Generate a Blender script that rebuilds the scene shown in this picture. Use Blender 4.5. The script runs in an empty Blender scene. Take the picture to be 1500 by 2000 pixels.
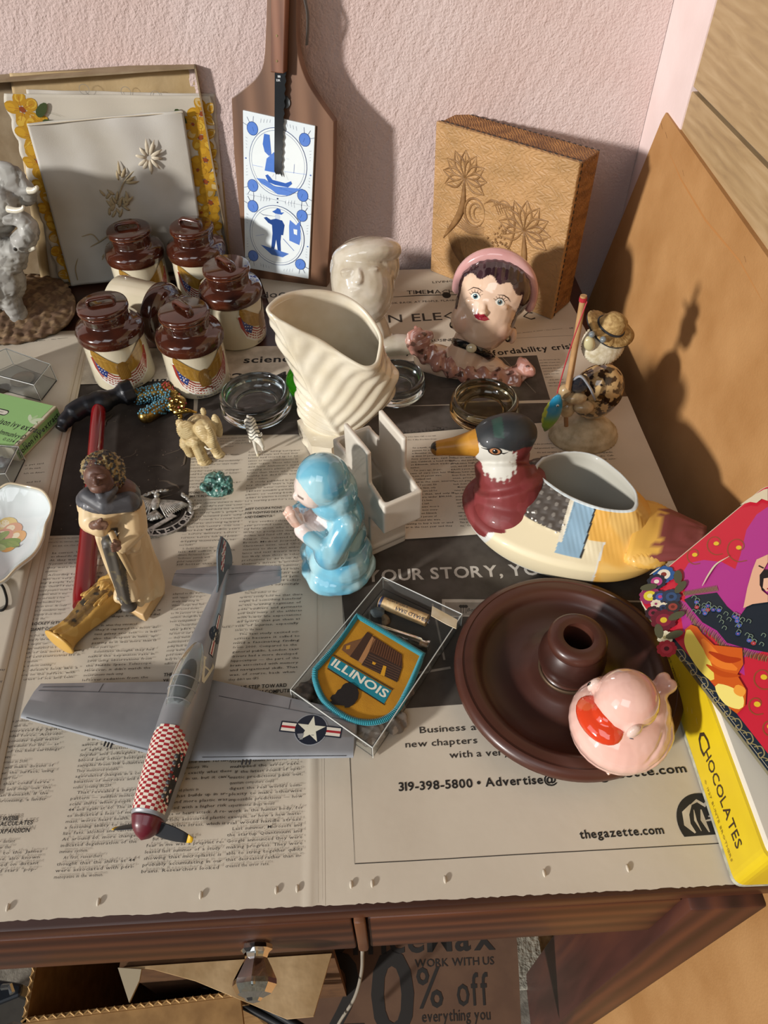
import bpy, bmesh, math, random
import numpy as np
from mathutils import Vector, Matrix, geometry
from mathutils.bvhtree import BVHTree
random.seed(7); RNG = np.random.RandomState(7)
S = bpy.context.scene; COL = S.collection
# ---------------------------------------------------------------- camera (calibrated from the photograph)
FPX = 1400.0
_z = -np.array([25, -1260, -1400.]); _z /= np.linalg.norm(_z)
_x = np.array([59600, 2747, -1400.]); _x -= _x.dot(_z) * _z; _x /= np.linalg.norm(_x)
RC = np.array([_x, np.cross(_z, _x), _z])
CAM = np.array([0, 0, .5])
cd = bpy.data.cameras.new('camera'); cam = bpy.data.objects.new('camera', cd); COL.objects.link(cam)
cd.sensor_fit = 'HORIZONTAL'; cd.sensor_width = 36; cd.lens = 36 * FPX / 1500; cd.clip_start = .01
mw = Matrix([list(RC[i]) + [CAM[i]] for i in range(3)] + [[0, 0, 0, 1]]); cam.matrix_world = mw
S.camera = cam
# ---------------------------------------------------------------- light
def srgb(c):
    if isinstance(c, str):
        c = c.lstrip('#'); c = [int(c[i:i + 2], 16) / 255 for i in (0, 2, 4)]
    return tuple((v / 12.92 if v <= .04045 else ((v + .055) / 1.055) ** 2.4) for v in c[:3])
W = bpy.data.worlds.new('world'); S.world = W; W.use_nodes = True
bg = W.node_tree.nodes['Background']; bg.inputs[0].default_value = (1.0, .92, .86, 1); bg.inputs[1].default_value = .03
SUN_DIR = Vector((-.80, -.52, .285)).normalized()
sd = bpy.data.lights.new('sun', 'SUN'); sun = bpy.data.objects.new('sun', sd); COL.objects.link(sun)
sd.energy = 3.15; sd.angle = math.radians(4.0); sd.color = (1, .96, .91)
sun.rotation_euler = SUN_DIR.to_track_quat('Z', 'Y').to_euler()
def area(name, loc, target, size, energy, color):
    l = bpy.data.lights.new(name, 'AREA'); o = bpy.data.objects.new(name, l); COL.objects.link(o)
    l.shape = 'RECTANGLE'; l.size, l.size_y = size; l.energy = energy; l.color = color
    o.location = loc; o.rotation_euler = (Vector(loc) - Vector(target)).to_track_quat('Z', 'Y').to_euler(); return o
area('window_light', (-1.1, -.35, .75), (0, .3, 0), (.55, .8), 1.9, (.86, .93, 1))
area('overhead_fill', (-.35, -.55, 1.15), (-.05, .12, 0), (.7, .6), 2.7, (.92, .96, 1))  # added soft fill from above, brightens the papers at the desk front
S.view_settings.view_transform = 'Standard'; S.view_settings.look = 'None'
S.view_settings.gamma = 1; S.view_settings.use_curve_mapping = False; S.view_settings.exposure = 0.36
# ---------------------------------------------------------------- helpers: photo points -> places in the room
def ray(px, py): return RC @ np.array([px - 750, -(py - 1000), -FPX])
def PZ(px, py, z=0.): r = ray(px, py); return CAM + r * (z - CAM[2]) / r[2]
def PY(px, py, y): r = ray(px, py); return CAM + r * (y - CAM[1]) / r[1]
def PX(px, py, x): r = ray(px, py); return CAM + r * (x - CAM[0]) / r[0]
def PP(px, py, n, p0):
    r = ray(px, py); n = np.array(n, float); return CAM + r * (n @ (np.array(p0) - CAM)) / (n @ r)
A = np.array
def nrm(v): v = A(v, float); return v / np.linalg.norm(v)
class Fr:
    "flat frame: (a,b,h) -> o + u a + v b + n h"
    def __init__(s, o, u, v=None, n=None):
        s.o = A(o, float); s.u = nrm(u)
        if n is None: s.n = nrm(np.cross(s.u, nrm(v)))
        else: s.n = nrm(n)
        s.v = np.cross(s.n, s.u)
    def __call__(s, P):
        P = A(P, float); return s.o + P[:, :1] * s.u + P[:, 1:2] * s.v + P[:, 2:3] * s.n
    def px(s, x, y):
        q = PP(x, y, s.n, s.o) - s.o; return (q @ s.u, q @ s.v)
# ---------------------------------------------------------------- materials
MATS = {}
def M(name, col=(.5, .5, .5), rough=.5, metal=0, coat=0, bump=0, bscale=200, col2=None, vscale=30, trans=0, ior=1.45,
      attr=False, stretch=None, vdetail=3, lo=.35, hi=.65, sheen=0, bdist=.001, sss=0, wave=0):
    if name in MATS: return MATS[name]
    m = bpy.data.materials.new(name); m.use_nodes = True; nt = m.node_tree; b = nt.nodes['Principled BSDF']
    N = nt.nodes.new; L = nt.links.new
    c = srgb(col) + (1,)
    b.inputs['Base Color'].default_value = c; b.inputs['Roughness'].default_value = rough
    b.inputs['Metallic'].default_value = metal; b.inputs['Coat Weight'].default_value = coat
    b.inputs['Coat Roughness'].default_value = .04
    b.inputs['Transmission Weight'].default_value = trans; b.inputs['IOR'].default_value = ior
    if sheen: b.inputs['Sheen Weight'].default_value = sheen
    if sss: b.inputs['Subsurface Weight'].default_value = sss; b.inputs['Subsurface Scale'].default_value = .004
    tc = N('ShaderNodeTexCoord'); src = tc.outputs['Object']
    if stretch:
        mp = N('ShaderNodeMapping'); mp.inputs['Scale'].default_value = stretch; L(src, mp.inputs[0]); src = mp.outputs[0]
    base = None
    if attr:
        at = N('ShaderNodeAttribute'); at.attribute_name = 'Col'; base = at.outputs['Color']; L(base, b.inputs['Base Color'])
    if col2 is not None:
        n1 = N('ShaderNodeTexNoise'); n1.inputs['Scale'].default_value = vscale; n1.inputs['Detail'].default_value = vdetail
        L(src, n1.inputs['Vector']); cr = N('ShaderNodeValToRGB'); L(n1.outputs['Fac'], cr.inputs[0])
        cr.color_ramp.elements[0].position = lo; cr.color_ramp.elements[1].position = hi
        if attr:
            cr.color_ramp.elements[0].color = (1, 1, 1, 1); cr.color_ramp.elements[1].color = srgb(col2) + (1,)
            mx = N('ShaderNodeMix'); mx.data_type = 'RGBA'; mx.blend_type = 'MULTIPLY'; mx.inputs[0].default_value = 1
            L(base, mx.inputs[6]); L(cr.outputs[0], mx.inputs[7]); L(mx.outputs[2], b.inputs['Base Color'])
        else:
            cr.color_ramp.elements[0].color = c; cr.color_ramp.elements[1].color = srgb(col2) + (1,)
            L(cr.outputs[0], b.inputs['Base Color'])
    if bump:
        if wave:
            n2 = N('ShaderNodeTexWave'); n2.inputs['Scale'].default_value = bscale; n2.inputs['Distortion'].default_value = wave
            n2.inputs['Detail'].default_value = 2
        else:
            n2 = N('ShaderNodeTexNoise'); n2.inputs['Scale'].default_value = bscale; n2.inputs['Detail'].default_value = 4
        L(src, n2.inputs['Vector']); bp = N('ShaderNodeBump'); bp.inputs['Strength'].default_value = bump
        bp.inputs['Distance'].default_value = bdist; L(n2.outputs['Fac'], bp.inputs['Height']); L(bp.outputs[0], b.inputs['Normal'])
    MATS[name] = m; return m
def PAINT(name='paint', rough=.5, coat=0, **k): return M(name, rough=rough, coat=coat, attr=True, **k)
# ---------------------------------------------------------------- objects
def wm(o):
    m = o.matrix_basis.copy()
    while o.parent: o = o.parent; m = o.matrix_basis @ m
    return m
def tag(o, label=None, cat=None, group=None, kind=None):
    if label: o['label'] = label
    if cat: o['category'] = cat
    if group: o['group'] = group
    if kind: o['kind'] = kind
    return o
def thing(name, label, cat, loc=(0, 0, 0), rz=0, group=None):
    o = bpy.data.objects.new(name, None); COL.objects.link(o); o.empty_display_size = .01
    o.location = loc
    if isinstance(rz, (int, float)): o.rotation_euler = (0, 0, rz)
    else: o.rotation_euler = rz
    return tag(o, label, cat, group)
def mk(name, vf, mat, parent=None, smooth=False, cols=None, world=False, kind=None, label=None, cat=None, mi=None, group=None):
    V, F = vf[0], vf[1]
    V = A(V, float).reshape(-1, 3)
    if world and parent is not None:
        mi_ = np.array(wm(parent).inverted()); V = V @ mi_[:3, :3].T + mi_[:3, 3]
    me = bpy.data.meshes.new(name); me.from_pydata(V.tolist(), [], [list(map(int, f)) for f in F]); me.update()
    for m in (mat if isinstance(mat, (list, tuple)) else [mat]): me.materials.append(m)
    if mi is not None: me.polygons.foreach_set('material_index', A(mi, dtype=np.int32))
    if smooth is True: me.polygons.foreach_set('use_smooth', [True] * len(me.polygons))
    elif smooth: me.shade_smooth(); me.set_sharp_from_angle(angle=math.radians(smooth))
    if cols is not None:
        ca = me.color_attributes.new('Col', 'FLOAT_COLOR', 'POINT')
        c4 = np.ones((len(V), 4)); c4[:, :3] = cols; ca.data.foreach_set('color', c4.ravel())
    o = bpy.data.objects.new(name, me); COL.objects.link(o)
    if parent is not None: o.parent = parent
    return tag(o, label, cat, group, kind)
def dup(o, parent=None, loc=None, rz=None):
    c = o.copy(); COL.objects.link(c)
    if parent is not None: c.parent = parent
    if loc is not None: c.location = loc
    if rz is not None: c.rotation_euler = (0, 0, rz)
    for ch in list(o.children): dup(ch, c)
    return c
# ---------------------------------------------------------------- shapes: (V, F)
def join(*a):
    V = []; F = []; n = 0
    for v, f in a:
        v = A(v, float).reshape(-1, 3); V.append(v); F += [[i + n for i in q] for q in f]; n += len(v)
    return np.vstack(V), F
def rot(vf, ax, ang, c=(0, 0, 0)):
    m = A(Matrix.Rotation(ang, 3, ax)); c = A(c); return ((A(vf[0]) - c) @ m.T + c, vf[1])
def mv(vf, d): return (A(vf[0]) + A(d), vf[1])
def sc(vf, s): return (A(vf[0]) * A(s), vf[1])
def box(c, s):
    x, y, z = s[0] / 2, s[1] / 2, s[2] / 2
    V = A([[i, j, k] for k in (-z, z) for i, j in ((-x, -y), (x, -y), (x, y), (-x, y))]) + A(c)
    return V, [[3, 2, 1, 0], [4, 5, 6, 7], [0, 1, 5, 4], [1, 2, 6, 5], [2, 3, 7, 6], [3, 0, 4, 7]]
def bevel(vf, w, seg=2, ang=30):
    bm = bmesh.new(); vs = [bm.verts.new(v) for v in vf[0]]
    for f in vf[1]: bm.faces.new([vs[i] for i in f])
    bm.normal_update()
    es = [e for e in bm.edges if len(e.link_faces) == 2 and e.calc_face_angle(0) > math.radians(ang)]
    bmesh.ops.bevel(bm, geom=es, offset=w, segments=seg, affect='EDGES', profile=.5)
    bm.verts.index_update()
    r = (A([v.co[:] for v in bm.verts]), [[v.index for v in f.verts] for f in bm.faces]); bm.free(); return r
def lathe(prof, n=48, close=False):
    V = []; F = []; P = list(prof)
    for r, z in P:
        for i in range(n): a = 2 * math.pi * i / n; V.append((r * math.cos(a), r * math.sin(a), z))
    for k in range(len(P) - 1 + (1 if close else 0)):
        k2 = (k + 1) % len(P)
        for i in range(n):
            j = (i + 1) % n; F.append([k * n + i, k * n + j, k2 * n + j, k2 * n + i])
    if not close:
        if P[0][0] > 1e-6: F.append([i for i in range(n)][::-1])
        if P[-1][0] > 1e-6: F.append([(len(P) - 1) * n + i for i in range(n)])
    return A(V), F
def ell(c, r, n=20, m=12, R=None):
    V = []; F = []
    for k in range(m + 1):
        t = math.pi * k / m
        for i in range(n):
            a = 2 * math.pi * i / n; V.append((math.sin(t) * math.cos(a), math.sin(t) * math.sin(a), math.cos(t)))
    for k in range(m):
        for i in range(n):
            j = (i + 1) % n; F.append([k * n + i, (k + 1) * n + i, (k + 1) * n + j, k * n + j])
    V = A(V) * A(r if np.ndim(r) else [r] * 3)
    if R is not None: V = V @ A(R).T
    return V + A(c), F
def tube(path, rad, n=10, cap=True, flat=1., up=(0, 0, 1)):
    P = A(path, float); K = len(P); R = [rad] * K if not np.ndim(rad) else list(rad)
    V = []; F = []; T = np.gradient(P, axis=0); u = A(up, float)
    for k in range(K):
        t = nrm(T[k] + 1e-12); s = np.cross(t, u)
        if np.linalg.norm(s) < 1e-3: s = np.cross(t, [1, .1, 0])
        s = nrm(s); w = np.cross(s, t); u = w
        for i in range(n):
            a = 2 * math.pi * i / n; V.append(P[k] + R[k] * (s * math.cos(a) + w * math.sin(a) * flat))
    for k in range(K - 1):
        for i in range(n): j = (i + 1) % n; F.append([k * n + i, k * n + j, (k + 1) * n + j, (k + 1) * n + i])
    if cap: F.append(list(range(n))[::-1]); F.append([(K - 1) * n + i for i in range(n)])
    return A(V), F
def spline(pts, n=8):
    P = A(pts, float); P = np.vstack([2 * P[0] - P[1], P, 2 * P[-1] - P[-2]]); out = []
    for i in range(1, len(P) - 2):
        for k in range(n):
            t = k / n; a, b, c, d = P[i - 1:i + 3]
            out.append(.5 * (2 * b + (c - a) * t + (2 * a - 5 * b + 4 * c - d) * t * t + (3 * b - a - 3 * c + d) * t ** 3))
    out.append(P[-2]); return A(out)
def cspline(pts, n=8):
    P = A(pts, float); K = len(P); out = []
    for i in range(K):
        a, b, c, d = P[i - 1], P[i], P[(i + 1) % K], P[(i + 2) % K]
        for k in range(n):
            t = k / n; out.append(.5 * (2 * b + (c - a) * t + (2 * a - 5 * b + 4 * c - d) * t * t + (3 * b - a - 3 * c + d) * t ** 3))
    return A(out)
def prism(poly, h0, h1, fr=None):
    "poly: 2D ccw; extruded from h0 to h1, mapped through frame"
    P = A(poly, float)[:, :2]
    ar = np.sum(P[:, 0] * np.roll(P[:, 1], -1) - np.roll(P[:, 0], -1) * P[:, 1])
    if ar < 0: P = P[::-1]
    n = len(P); V = np.vstack([np.c_[P, np.full(n, h0)], np.c_[P, np.full(n, h1)]])
    F = [list(range(n))[::-1], list(range(n, 2 * n))] + [[i, (i + 1) % n, n + (i + 1) % n, n + i] for i in range(n)]
    return (fr(V) if fr is not None else V), F
def loft(rings, cap=True, closed=True):
    n = len(rings[0]); V = np.vstack(rings); F = []
    for k in range(len(rings) - 1):
        for i in range(n if closed else n - 1): j = (i + 1) % n; F.append([k * n + i, k * n + j, (k + 1) * n + j, (k + 1) * n + i])
    if cap: F.append(list(range(n))[::-1]); F.append([(len(rings) - 1) * n + i for i in range(n)])
    return V, F
def gridm(f, nu, nv):
    V = [f(i / nu, j / nv) for j in range(nv + 1) for i in range(nu + 1)]
    F = [[j * (nu + 1) + i, j * (nu + 1) + i + 1, (j + 1) * (nu + 1) + i + 1, (j + 1) * (nu + 1) + i] for j in range(nv) for i in range(nu)]
    return A(V), F
def seg(c0, c1, r0, r1=None, n=12, flat=1.): # rounded limb
    r1 = r0 if r1 is None else r1
    c0 = A(c0, float); c1 = A(c1, float)
    return join(tube([c0, c0 * .67 + c1 * .33, c0 * .33 + c1 * .67, c1], [r0, r0 * .67 + r1 * .33, r0 * .33 + r1 * .67, r1], n, flat=flat), ell(c0, r0, 12, 8), ell(c1, r1, 12, 8))
def lumps(pts, rads): return join(*[ell(p, r, 14, 9) for p, r in zip(pts, rads)])
# ---------------------------------------------------------------- sculpt: union + voxel remesh + smooth + paint
def sculpt(prims, voxel, smooth=4, disp=None):
    V, F = join(*prims)
    me = bpy.data.meshes.new('tmp'); me.from_pydata(V.tolist(), [], [list(map(int, f)) for f in F])
    o = bpy.data.objects.new('tmp', me); COL.objects.link(o)
    md = o.modifiers.new('r', 'REMESH'); md.mode = 'VOXEL'; md.voxel_size = voxel
    dg = bpy.context.evaluated_depsgraph_get(); ev = o.evaluated_get(dg); m2 = ev.to_mesh()
    n = len(m2.vertices); co = np.empty(n * 3); m2.vertices.foreach_get('co', co); co = co.reshape(-1, 3)
    Fs = [list(p.vertices) for p in m2.polygons]
    ne = len(m2.edges); E = np.empty(ne * 2, dtype=np.int32); m2.edges.foreach_get('vertices', E); E = E.reshape(-1, 2)
    ev.to_mesh_clear(); bpy.data.objects.remove(o); bpy.data.meshes.remove(me)
    deg = np.bincount(E.ravel(), minlength=n).astype(float)[:, None]; deg[deg == 0] = 1
    def lap(c):
        s = np.zeros_like(c)
        for k in range(3): s[:, k] = np.bincount(E[:, 0], c[E[:, 1], k], n) + np.bincount(E[:, 1], c[E[:, 0], k], n)
        return s / deg
    for _ in range(smooth): co += .6 * (lap(co) - co); co += -.35 * (lap(co) - co)
    if disp is not None:
        co = co + vnorm(co, Fs) * A(disp(co))[:, None]
    return co, Fs
def vnorm(co, Fs):
    q = A([f if len(f) == 4 else [f[0], f[1], f[2], f[2]] for f in Fs])
    fn = np.cross(co[q[:, 2]] - co[q[:, 0]], co[q[:, 3]] - co[q[:, 1]] if True else 0)
    N = np.zeros_like(co)
    for k in range(4):
        for d in range(3): N[:, d] += np.bincount(q[:, k], fn[:, d], len(co))
    return N / (np.linalg.norm(N, axis=1, keepdims=True) + 1e-12)
def smoothstep(a, b, x): t = np.clip((x - a) / (b - a), 0, 1); return t * t * (3 - 2 * t)
def hashn(P, s):
    "cheap smooth 3D noise 0..1"
    P = A(P) * s; r = 0
    for k, (a, b, c, d) in enumerate([(1.3, 2.1, .7, 0), (-1.9, .8, 1.7, 1.3), (.6, -1.4, 2.3, 4.1), (2.7, 1.1, -1.3, 2.2)]):
        r = r + np.sin(P[:, 0] * a + P[:, 1] * b + P[:, 2] * c + d + 1.7 * np.sin(P[:, (k + 1) % 3] * 1.3 + k))
    return np.clip(.5 + r / 6, 0, 1)
class Cols:
    def __init__(s, n, c): s.c = np.tile(A(srgb(c)), (n, 1))
    def put(s, mask, c, a=1.):
        m = A(mask, float)[:, None] * a; s.c = s.c * (1 - m) + A(srgb(c)) * m
# ---------------------------------------------------------------- letters
GC = {}
def build_glyphs():
    todo = []
    chars = [chr(c) for c in range(33, 127)] + ['—', '“', '”', '’', '•', '©', '®']
    for bold, res, off in (('b', 3, .022), ('r', 1, .004), ('m', 2, .006)):
        for ch in chars:
            cu = bpy.data.curves.new('g', 'FONT'); cu.body = ch; cu.size = 1; cu.resolution_u = res; cu.offset = off; cu.fill_mode = 'FRONT'
            o = bpy.data.objects.new('g', cu); COL.objects.link(o); todo.append((ch, bold, o, cu))
    dg = bpy.context.evaluated_depsgraph_get()
    for ch, bold, o, cu in todo:
        me = bpy.data.meshes.new_from_object(o.evaluated_get(dg))
        co = A([v.co[:] for v in me.vertices]).reshape(-1, 3); me.calc_loop_triangles()
        F = A([t.vertices[:] for t in me.loop_triangles], dtype=int).reshape(-1, 3)
        if len(co):
            x0 = co[:, 0].min(); GC[(ch, bold)] = (co[:, :2] - [x0, 0], F, co[:, 0].max() - x0)
        bpy.data.meshes.remove(me)
    for ch, bold, o, cu in todo:
        bpy.data.objects.remove(o); bpy.data.curves.remove(cu)
build_glyphs()
def gtext(s, font='r', track=.085, space=.26):
    Vs = []; Fs = []; x = 0; n = 0
    for ch in s:
        if ch == ' ': x += space + (.12 if font == 'r' else 0); continue
        g = GC.get((ch, font))
        if g is None: x += space; continue
        Vs.append(g[0] + [x, 0]); Fs.append(g[1] + n); n += len(g[0]); x += g[2] + track
    if not Vs: return np.zeros((0, 2)), np.zeros((0, 3), int), 0
    return np.vstack(Vs), np.vstack(Fs), x - track
class Printer:
    "flat print in 2D, laid on a surface by a map (a,b,h)->3D"
    def __init__(s): s.V = []; s.F = []; s.C = []; s.n = 0; s.layer = 0
    def _add(s, V, F, c, lay=None):
        V = A(V, float); F = A(F, int)
        if len(F) == 0: return
        s.V.append(np.c_[V[:, :2], np.full(len(V), s.layer if lay is None else lay)]); s.F.append(F + s.n); s.n += len(V)
        s.C.append(np.tile(A(srgb(c)), (len(V), 1)))
    def poly(s, pts, c):
        s.layer += 1
        tri = geometry.tessellate_polygon([[Vector((p[0], p[1], 0)) for p in pts]])
        s._add([p[:2] for p in pts], tri, c)
    def circ(s, x, y, r, c, ry=None, n=20, ang=0):
        ry = r if ry is None else ry; t = np.linspace(0, 2 * np.pi, n, endpoint=False); X = r * np.cos(t); Y = ry * np.sin(t)
        s.poly(np.c_[x + X * math.cos(ang) - Y * math.sin(ang), y + X * math.sin(ang) + Y * math.cos(ang)], c)
    def rect(s, x0, y0, x1, y1, c): s.poly([(x0, y0), (x1, y0), (x1, y1), (x0, y1)], c)
    def line(s, pts, w, c, taper=False, closed=False):
        P = A(pts, float)
        if closed: P = np.vstack([P, P[:1]])
        T = np.gradient(P, axis=0)
        if closed: T[0] = T[-1] = P[1] - P[-2]
        T /= np.linalg.norm(T, axis=1, keepdims=True) + 1e-12; N = np.c_[-T[:, 1], T[:, 0]]
        k = len(P); ww = np.full(k, w / 2)
        if taper: ww = w / 2 * np.sin(np.pi * np.clip(np.linspace(.04, .96, k), 0, 1)) ** .7
        V = np.vstack([P + N * ww[:, None], P - N * ww[:, None]])
        F = [[i, k + i, k + i + 1] for i in range(k - 1)] + [[i, k + i + 1, i + 1] for i in range(k - 1)]
        s.layer += 1; s._add(V, F, c)
    def text(s, t, x, y, h, c, font='r', align='l', width=None, ang=0, sx=1., shear=0, track=.085, serif=0):
        V, F, w = gtext(t, font, track)
        if w == 0: return 0
        k = h / .73 # h = cap height
        kx = k * sx
        if width: kx = width / w
        V = V * [kx, k]; V[:, 0] += V[:, 1] * shear
        off = {'l': 0, 'c': -w * kx / 2, 'r': -w * kx}[align]; V[:, 0] += off
        V = V @ A([[math.cos(ang), math.sin(ang)], [-math.sin(ang), math.cos(ang)]]) + [x, y]
        s._add(V, F, c, s.layer + 1); return w * kx
    def build(s, name, mapf, parent=None, mat=None, maxlen=0, eps=.00008, step=4e-6, world=True, kind=None, label=None):
        V = np.vstack(s.V); F = np.vstack(s.F); C = np.vstack(s.C)
        if maxlen:
            for _ in range(18):
                e = [np.linalg.norm(V[F[:, i], :2] - V[F[:, (i + 1) % 3], :2], axis=1) for i in range(3)]
                L = np.max(e, axis=0); big = L > maxlen
                if not big.any(): break
                B = F[big]; keep = F[~big]; Lk = np.argmax(A(e)[:, big], axis=0)
                r = np.arange(len(B)); a = B[r, Lk]; b = B[r, (Lk + 1) % 3]; c = B[r, (Lk + 2) % 3]
                mid = (V[a] + V[b]) / 2; n = len(V); V = np.vstack([V, mid]); C = np.vstack([C, (C[a] + C[b]) / 2]); m = n + r
                F = np.vstack([keep, np.c_[a, m, c], np.c_[m, b, c]])
        V = V.copy(); V[:, 2] = eps + V[:, 2] * step
        W3 = mapf(V)
        return mk(name, (W3, F), mat or PAINT('print', .6), parent, cols=C, world=world, kind=kind, label=label)
def star(cx, cy, r, n=5, inner=.382, a0=math.pi / 2):
    return [(cx + (r if i % 2 == 0 else r * inner) * math.cos(a0 + math.pi * i / n), cy + (r if i % 2 == 0 else r * inner) * math.sin(a0 + math.pi * i / n)) for i in range(2 * n)]
def bvh_map(vf, o, u, v, n, off=.0):
    "project the print along -n onto a surface; returns map"
    bvh = BVHTree.FromPolygons([Vector(p) for p in vf[0]], [list(map(int, f)) for f in vf[1]])
    u = nrm(u); v = nrm(v); n = nrm(n); o = A(o, float)
    def f(P):
        out = []
        for a, b, h in P:
            st = o + u * a + v * b + n * .05
            hit = bvh.ray_cast(Vector(st), Vector(-n), .12)
            if hit[0] is None: q = bvh.find_nearest(Vector(o + u * a + v * b)); out.append(A(q[0]) + n * (h + off))
            else: out.append(A(hit[0]) + n * (h + off))
        return A(out)
    return f
# ================================================================ the room
pink = M('pink_plaster', '#d2bfbb', .85, bump=1.0, bscale=360, bdist=.0016, col2='#cbb4ae', vscale=8)
pink_smooth = M('pink_paint', '#e0cdca', .6, bump=.25, bscale=160, col2='#d8c3bf', vscale=12)
WN = A([.05, 1, 0]); WP = A([.038, .907, 0])
def wall_y(x): return WP[1] - .05 * (x - WP[0])
FLOOR = -.74
# textured plaster wall: real relief on a fine grid
def plaster_wall():
    x0, x1, z0, z1 = -.62, .348, -.02, .55; nx, nz = 420, 250
    X, Z = np.meshgrid(np.linspace(x0, x1, nx), np.linspace(z0, z1, nz)); P = np.c_[X.ravel(), Z.ravel(), np.zeros(X.size)]
    h = (hashn(P + [0, 0, 3], 310) - .5) * .0005 + (hashn(P + [0, 7, 1], 150) - .5) * .0005
    h += np.maximum(0, hashn(P * [1, .35, 1] + [3, 0, 0], 420) - .62) * .0010
    fade = smoothstep(.345, .31, P[:, 0]); h = h * (.15 + .85 * fade)
    V = np.c_[P[:, 0], wall_y(P[:, 0]) - h, P[:, 1]]
    F = [[j * nx + i, j * nx + i + 1, (j + 1) * nx + i + 1, (j + 1) * nx + i] for j in range(nz - 1) for i in range(nx - 1)]
    return V, F
wb = mk('wall_back', plaster_wall(), pink, smooth=True, kind='structure')
mk('wall_back_lower', prism([(-1.6, wall_y(-1.6) + .001), (-1.6, wall_y(-1.6) + .06), (.4, wall_y(.4) + .06), (.346, wall_y(.346) + .001)], FLOOR, -.02), pink, kind='structure')
mk('wall_back_left', prism([(-1.6, wall_y(-1.6)), (-1.6, wall_y(-1.6) + .06), (-.62, wall_y(-.62) + .06), (-.62, wall_y(-.62))], -.02, .9), pink, kind='structure')
mk('wall_back_upper', prism([(-.62, wall_y(-.62)), (-.62, wall_y(-.62) + .06), (.346, wall_y(.346) + .06), (.346, wall_y(.346))], .55, .9), pink, kind='structure')
mk('wall_right', prism([(.3485, .79), (.38, .79), (.38, .96), (.3485, .96)], FLOOR, .9), pink_smooth, kind='structure')
mk('floor', box((0, 0, FLOOR - .02), (3.4, 2.4, .04)), M('brown_carpet', '#8f8a7e', .95, bump=.6, bscale=300, col2='#6f6a60', vscale=80), kind='structure')
# wood-grain laminate cupboard side on the right: two boards with a dark groove between them
def woodmat(name, c1, c2, c3, scale, rough=.45, coat=0, axis='X', dist=7, bump=.15, detail=3, wv=.45):
    if name in MATS: return MATS[name]
    m = bpy.data.materials.new(name); m.use_nodes = True; nt = m.node_tree; b = nt.nodes['Principled BSDF']; N = nt.nodes.new; L = nt.links.new
    tc = N('ShaderNodeTexCoord'); mp = N('ShaderNodeMapping'); L(tc.outputs['Object'], mp.inputs[0])
    s = {'X': (.12, 1, 1), 'Y': (1, .12, 1), 'Z': (1, 1, .12)}[axis]; mp.inputs['Scale'].default_value = s
    n1 = N('ShaderNodeTexNoise'); n1.inputs['Scale'].default_value = scale; n1.inputs['Detail'].default_value = 8; n1.inputs['Distortion'].default_value = 1.2
    L(mp.outputs[0], n1.inputs['Vector'])
    n2 = N('ShaderNodeTexWave'); n2.inputs['Scale'].default_value = scale * .35; n2.inputs['Distortion'].default_value = dist; n2.inputs['Detail'].default_value = detail
    n2.bands_direction = 'Z' if axis != 'Z' else 'X'; L(mp.outputs[0], n2.inputs['Vector'])
    mx = N('ShaderNodeMath'); mx.operation = 'MULTIPLY_ADD'; mx.inputs[1].default_value = wv; L(n2.outputs['Fac'], mx.inputs[0])
    m2 = N('ShaderNodeMath'); m2.operation = 'MULTIPLY'; m2.inputs[1].default_value = 1.05 - wv; L(n1.outputs['Fac'], m2.inputs[0]); L(m2.outputs[0], mx.inputs[2])
    cr = N('ShaderNodeValToRGB'); e = cr.color_ramp.elements; e[0].position = .2; e[0].color = srgb(c1) + (1,); e[1].position = .85; e[1].color = srgb(c3) + (1,)
    k = e.new(.5); k.color = srgb(c2) + (1,); L(mx.outputs[0], cr.inputs[0]); L(cr.outputs[0], b.inputs['Base Color'])
    b.inputs['Roughness'].default_value = rough; b.inputs['Coat Weight'].default_value = coat; b.inputs['Coat Roughness'].default_value = .12
    bp = N('ShaderNodeBump'); bp.inputs['Strength'].default_value = bump; bp.inputs['Distance'].default_value = .0008; L(mx.outputs[0], bp.inputs['Height']); L(bp.outputs[0], b.inputs['Normal'])
    MATS[name] = m; return m
lam = woodmat('laminate_oak', '#8a7052', '#a38862', '#b59c78', 95, .5, axis='Y', dist=3, bump=.03, wv=.12)
cup = thing('wood_grain_cupboard', 'wood-grain cupboard side with dark groove standing behind the tan hardboard', 'cupboard', (.37, .4, FLOOR))
XC = .350
def xr(p, q): w = PX(p, q, XC); return w[1], w[2]
yE, zE = xr(1345, 195)
gz0 = xr(1351, 178)[1]; gz1 = xr(1350, 166)[1]
for i, (z0, z1) in enumerate(((FLOOR, gz0), (gz1, .9))):
    mk('board', bevel(box((XC + .012, (yE - .5) / 2, (z0 + z1) / 2), (.024, yE + .5, z1 - z0)), .0008, 1), lam, cup, world=True)
mk('groove_strip', box((XC + .015, (yE - .5) / 2, (gz0 + gz1) / 2), (.018, yE + .5 - .002, gz1 - gz0 + .0005)), M('groove_grey', '#55524c', .8), cup, world=True)
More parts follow.
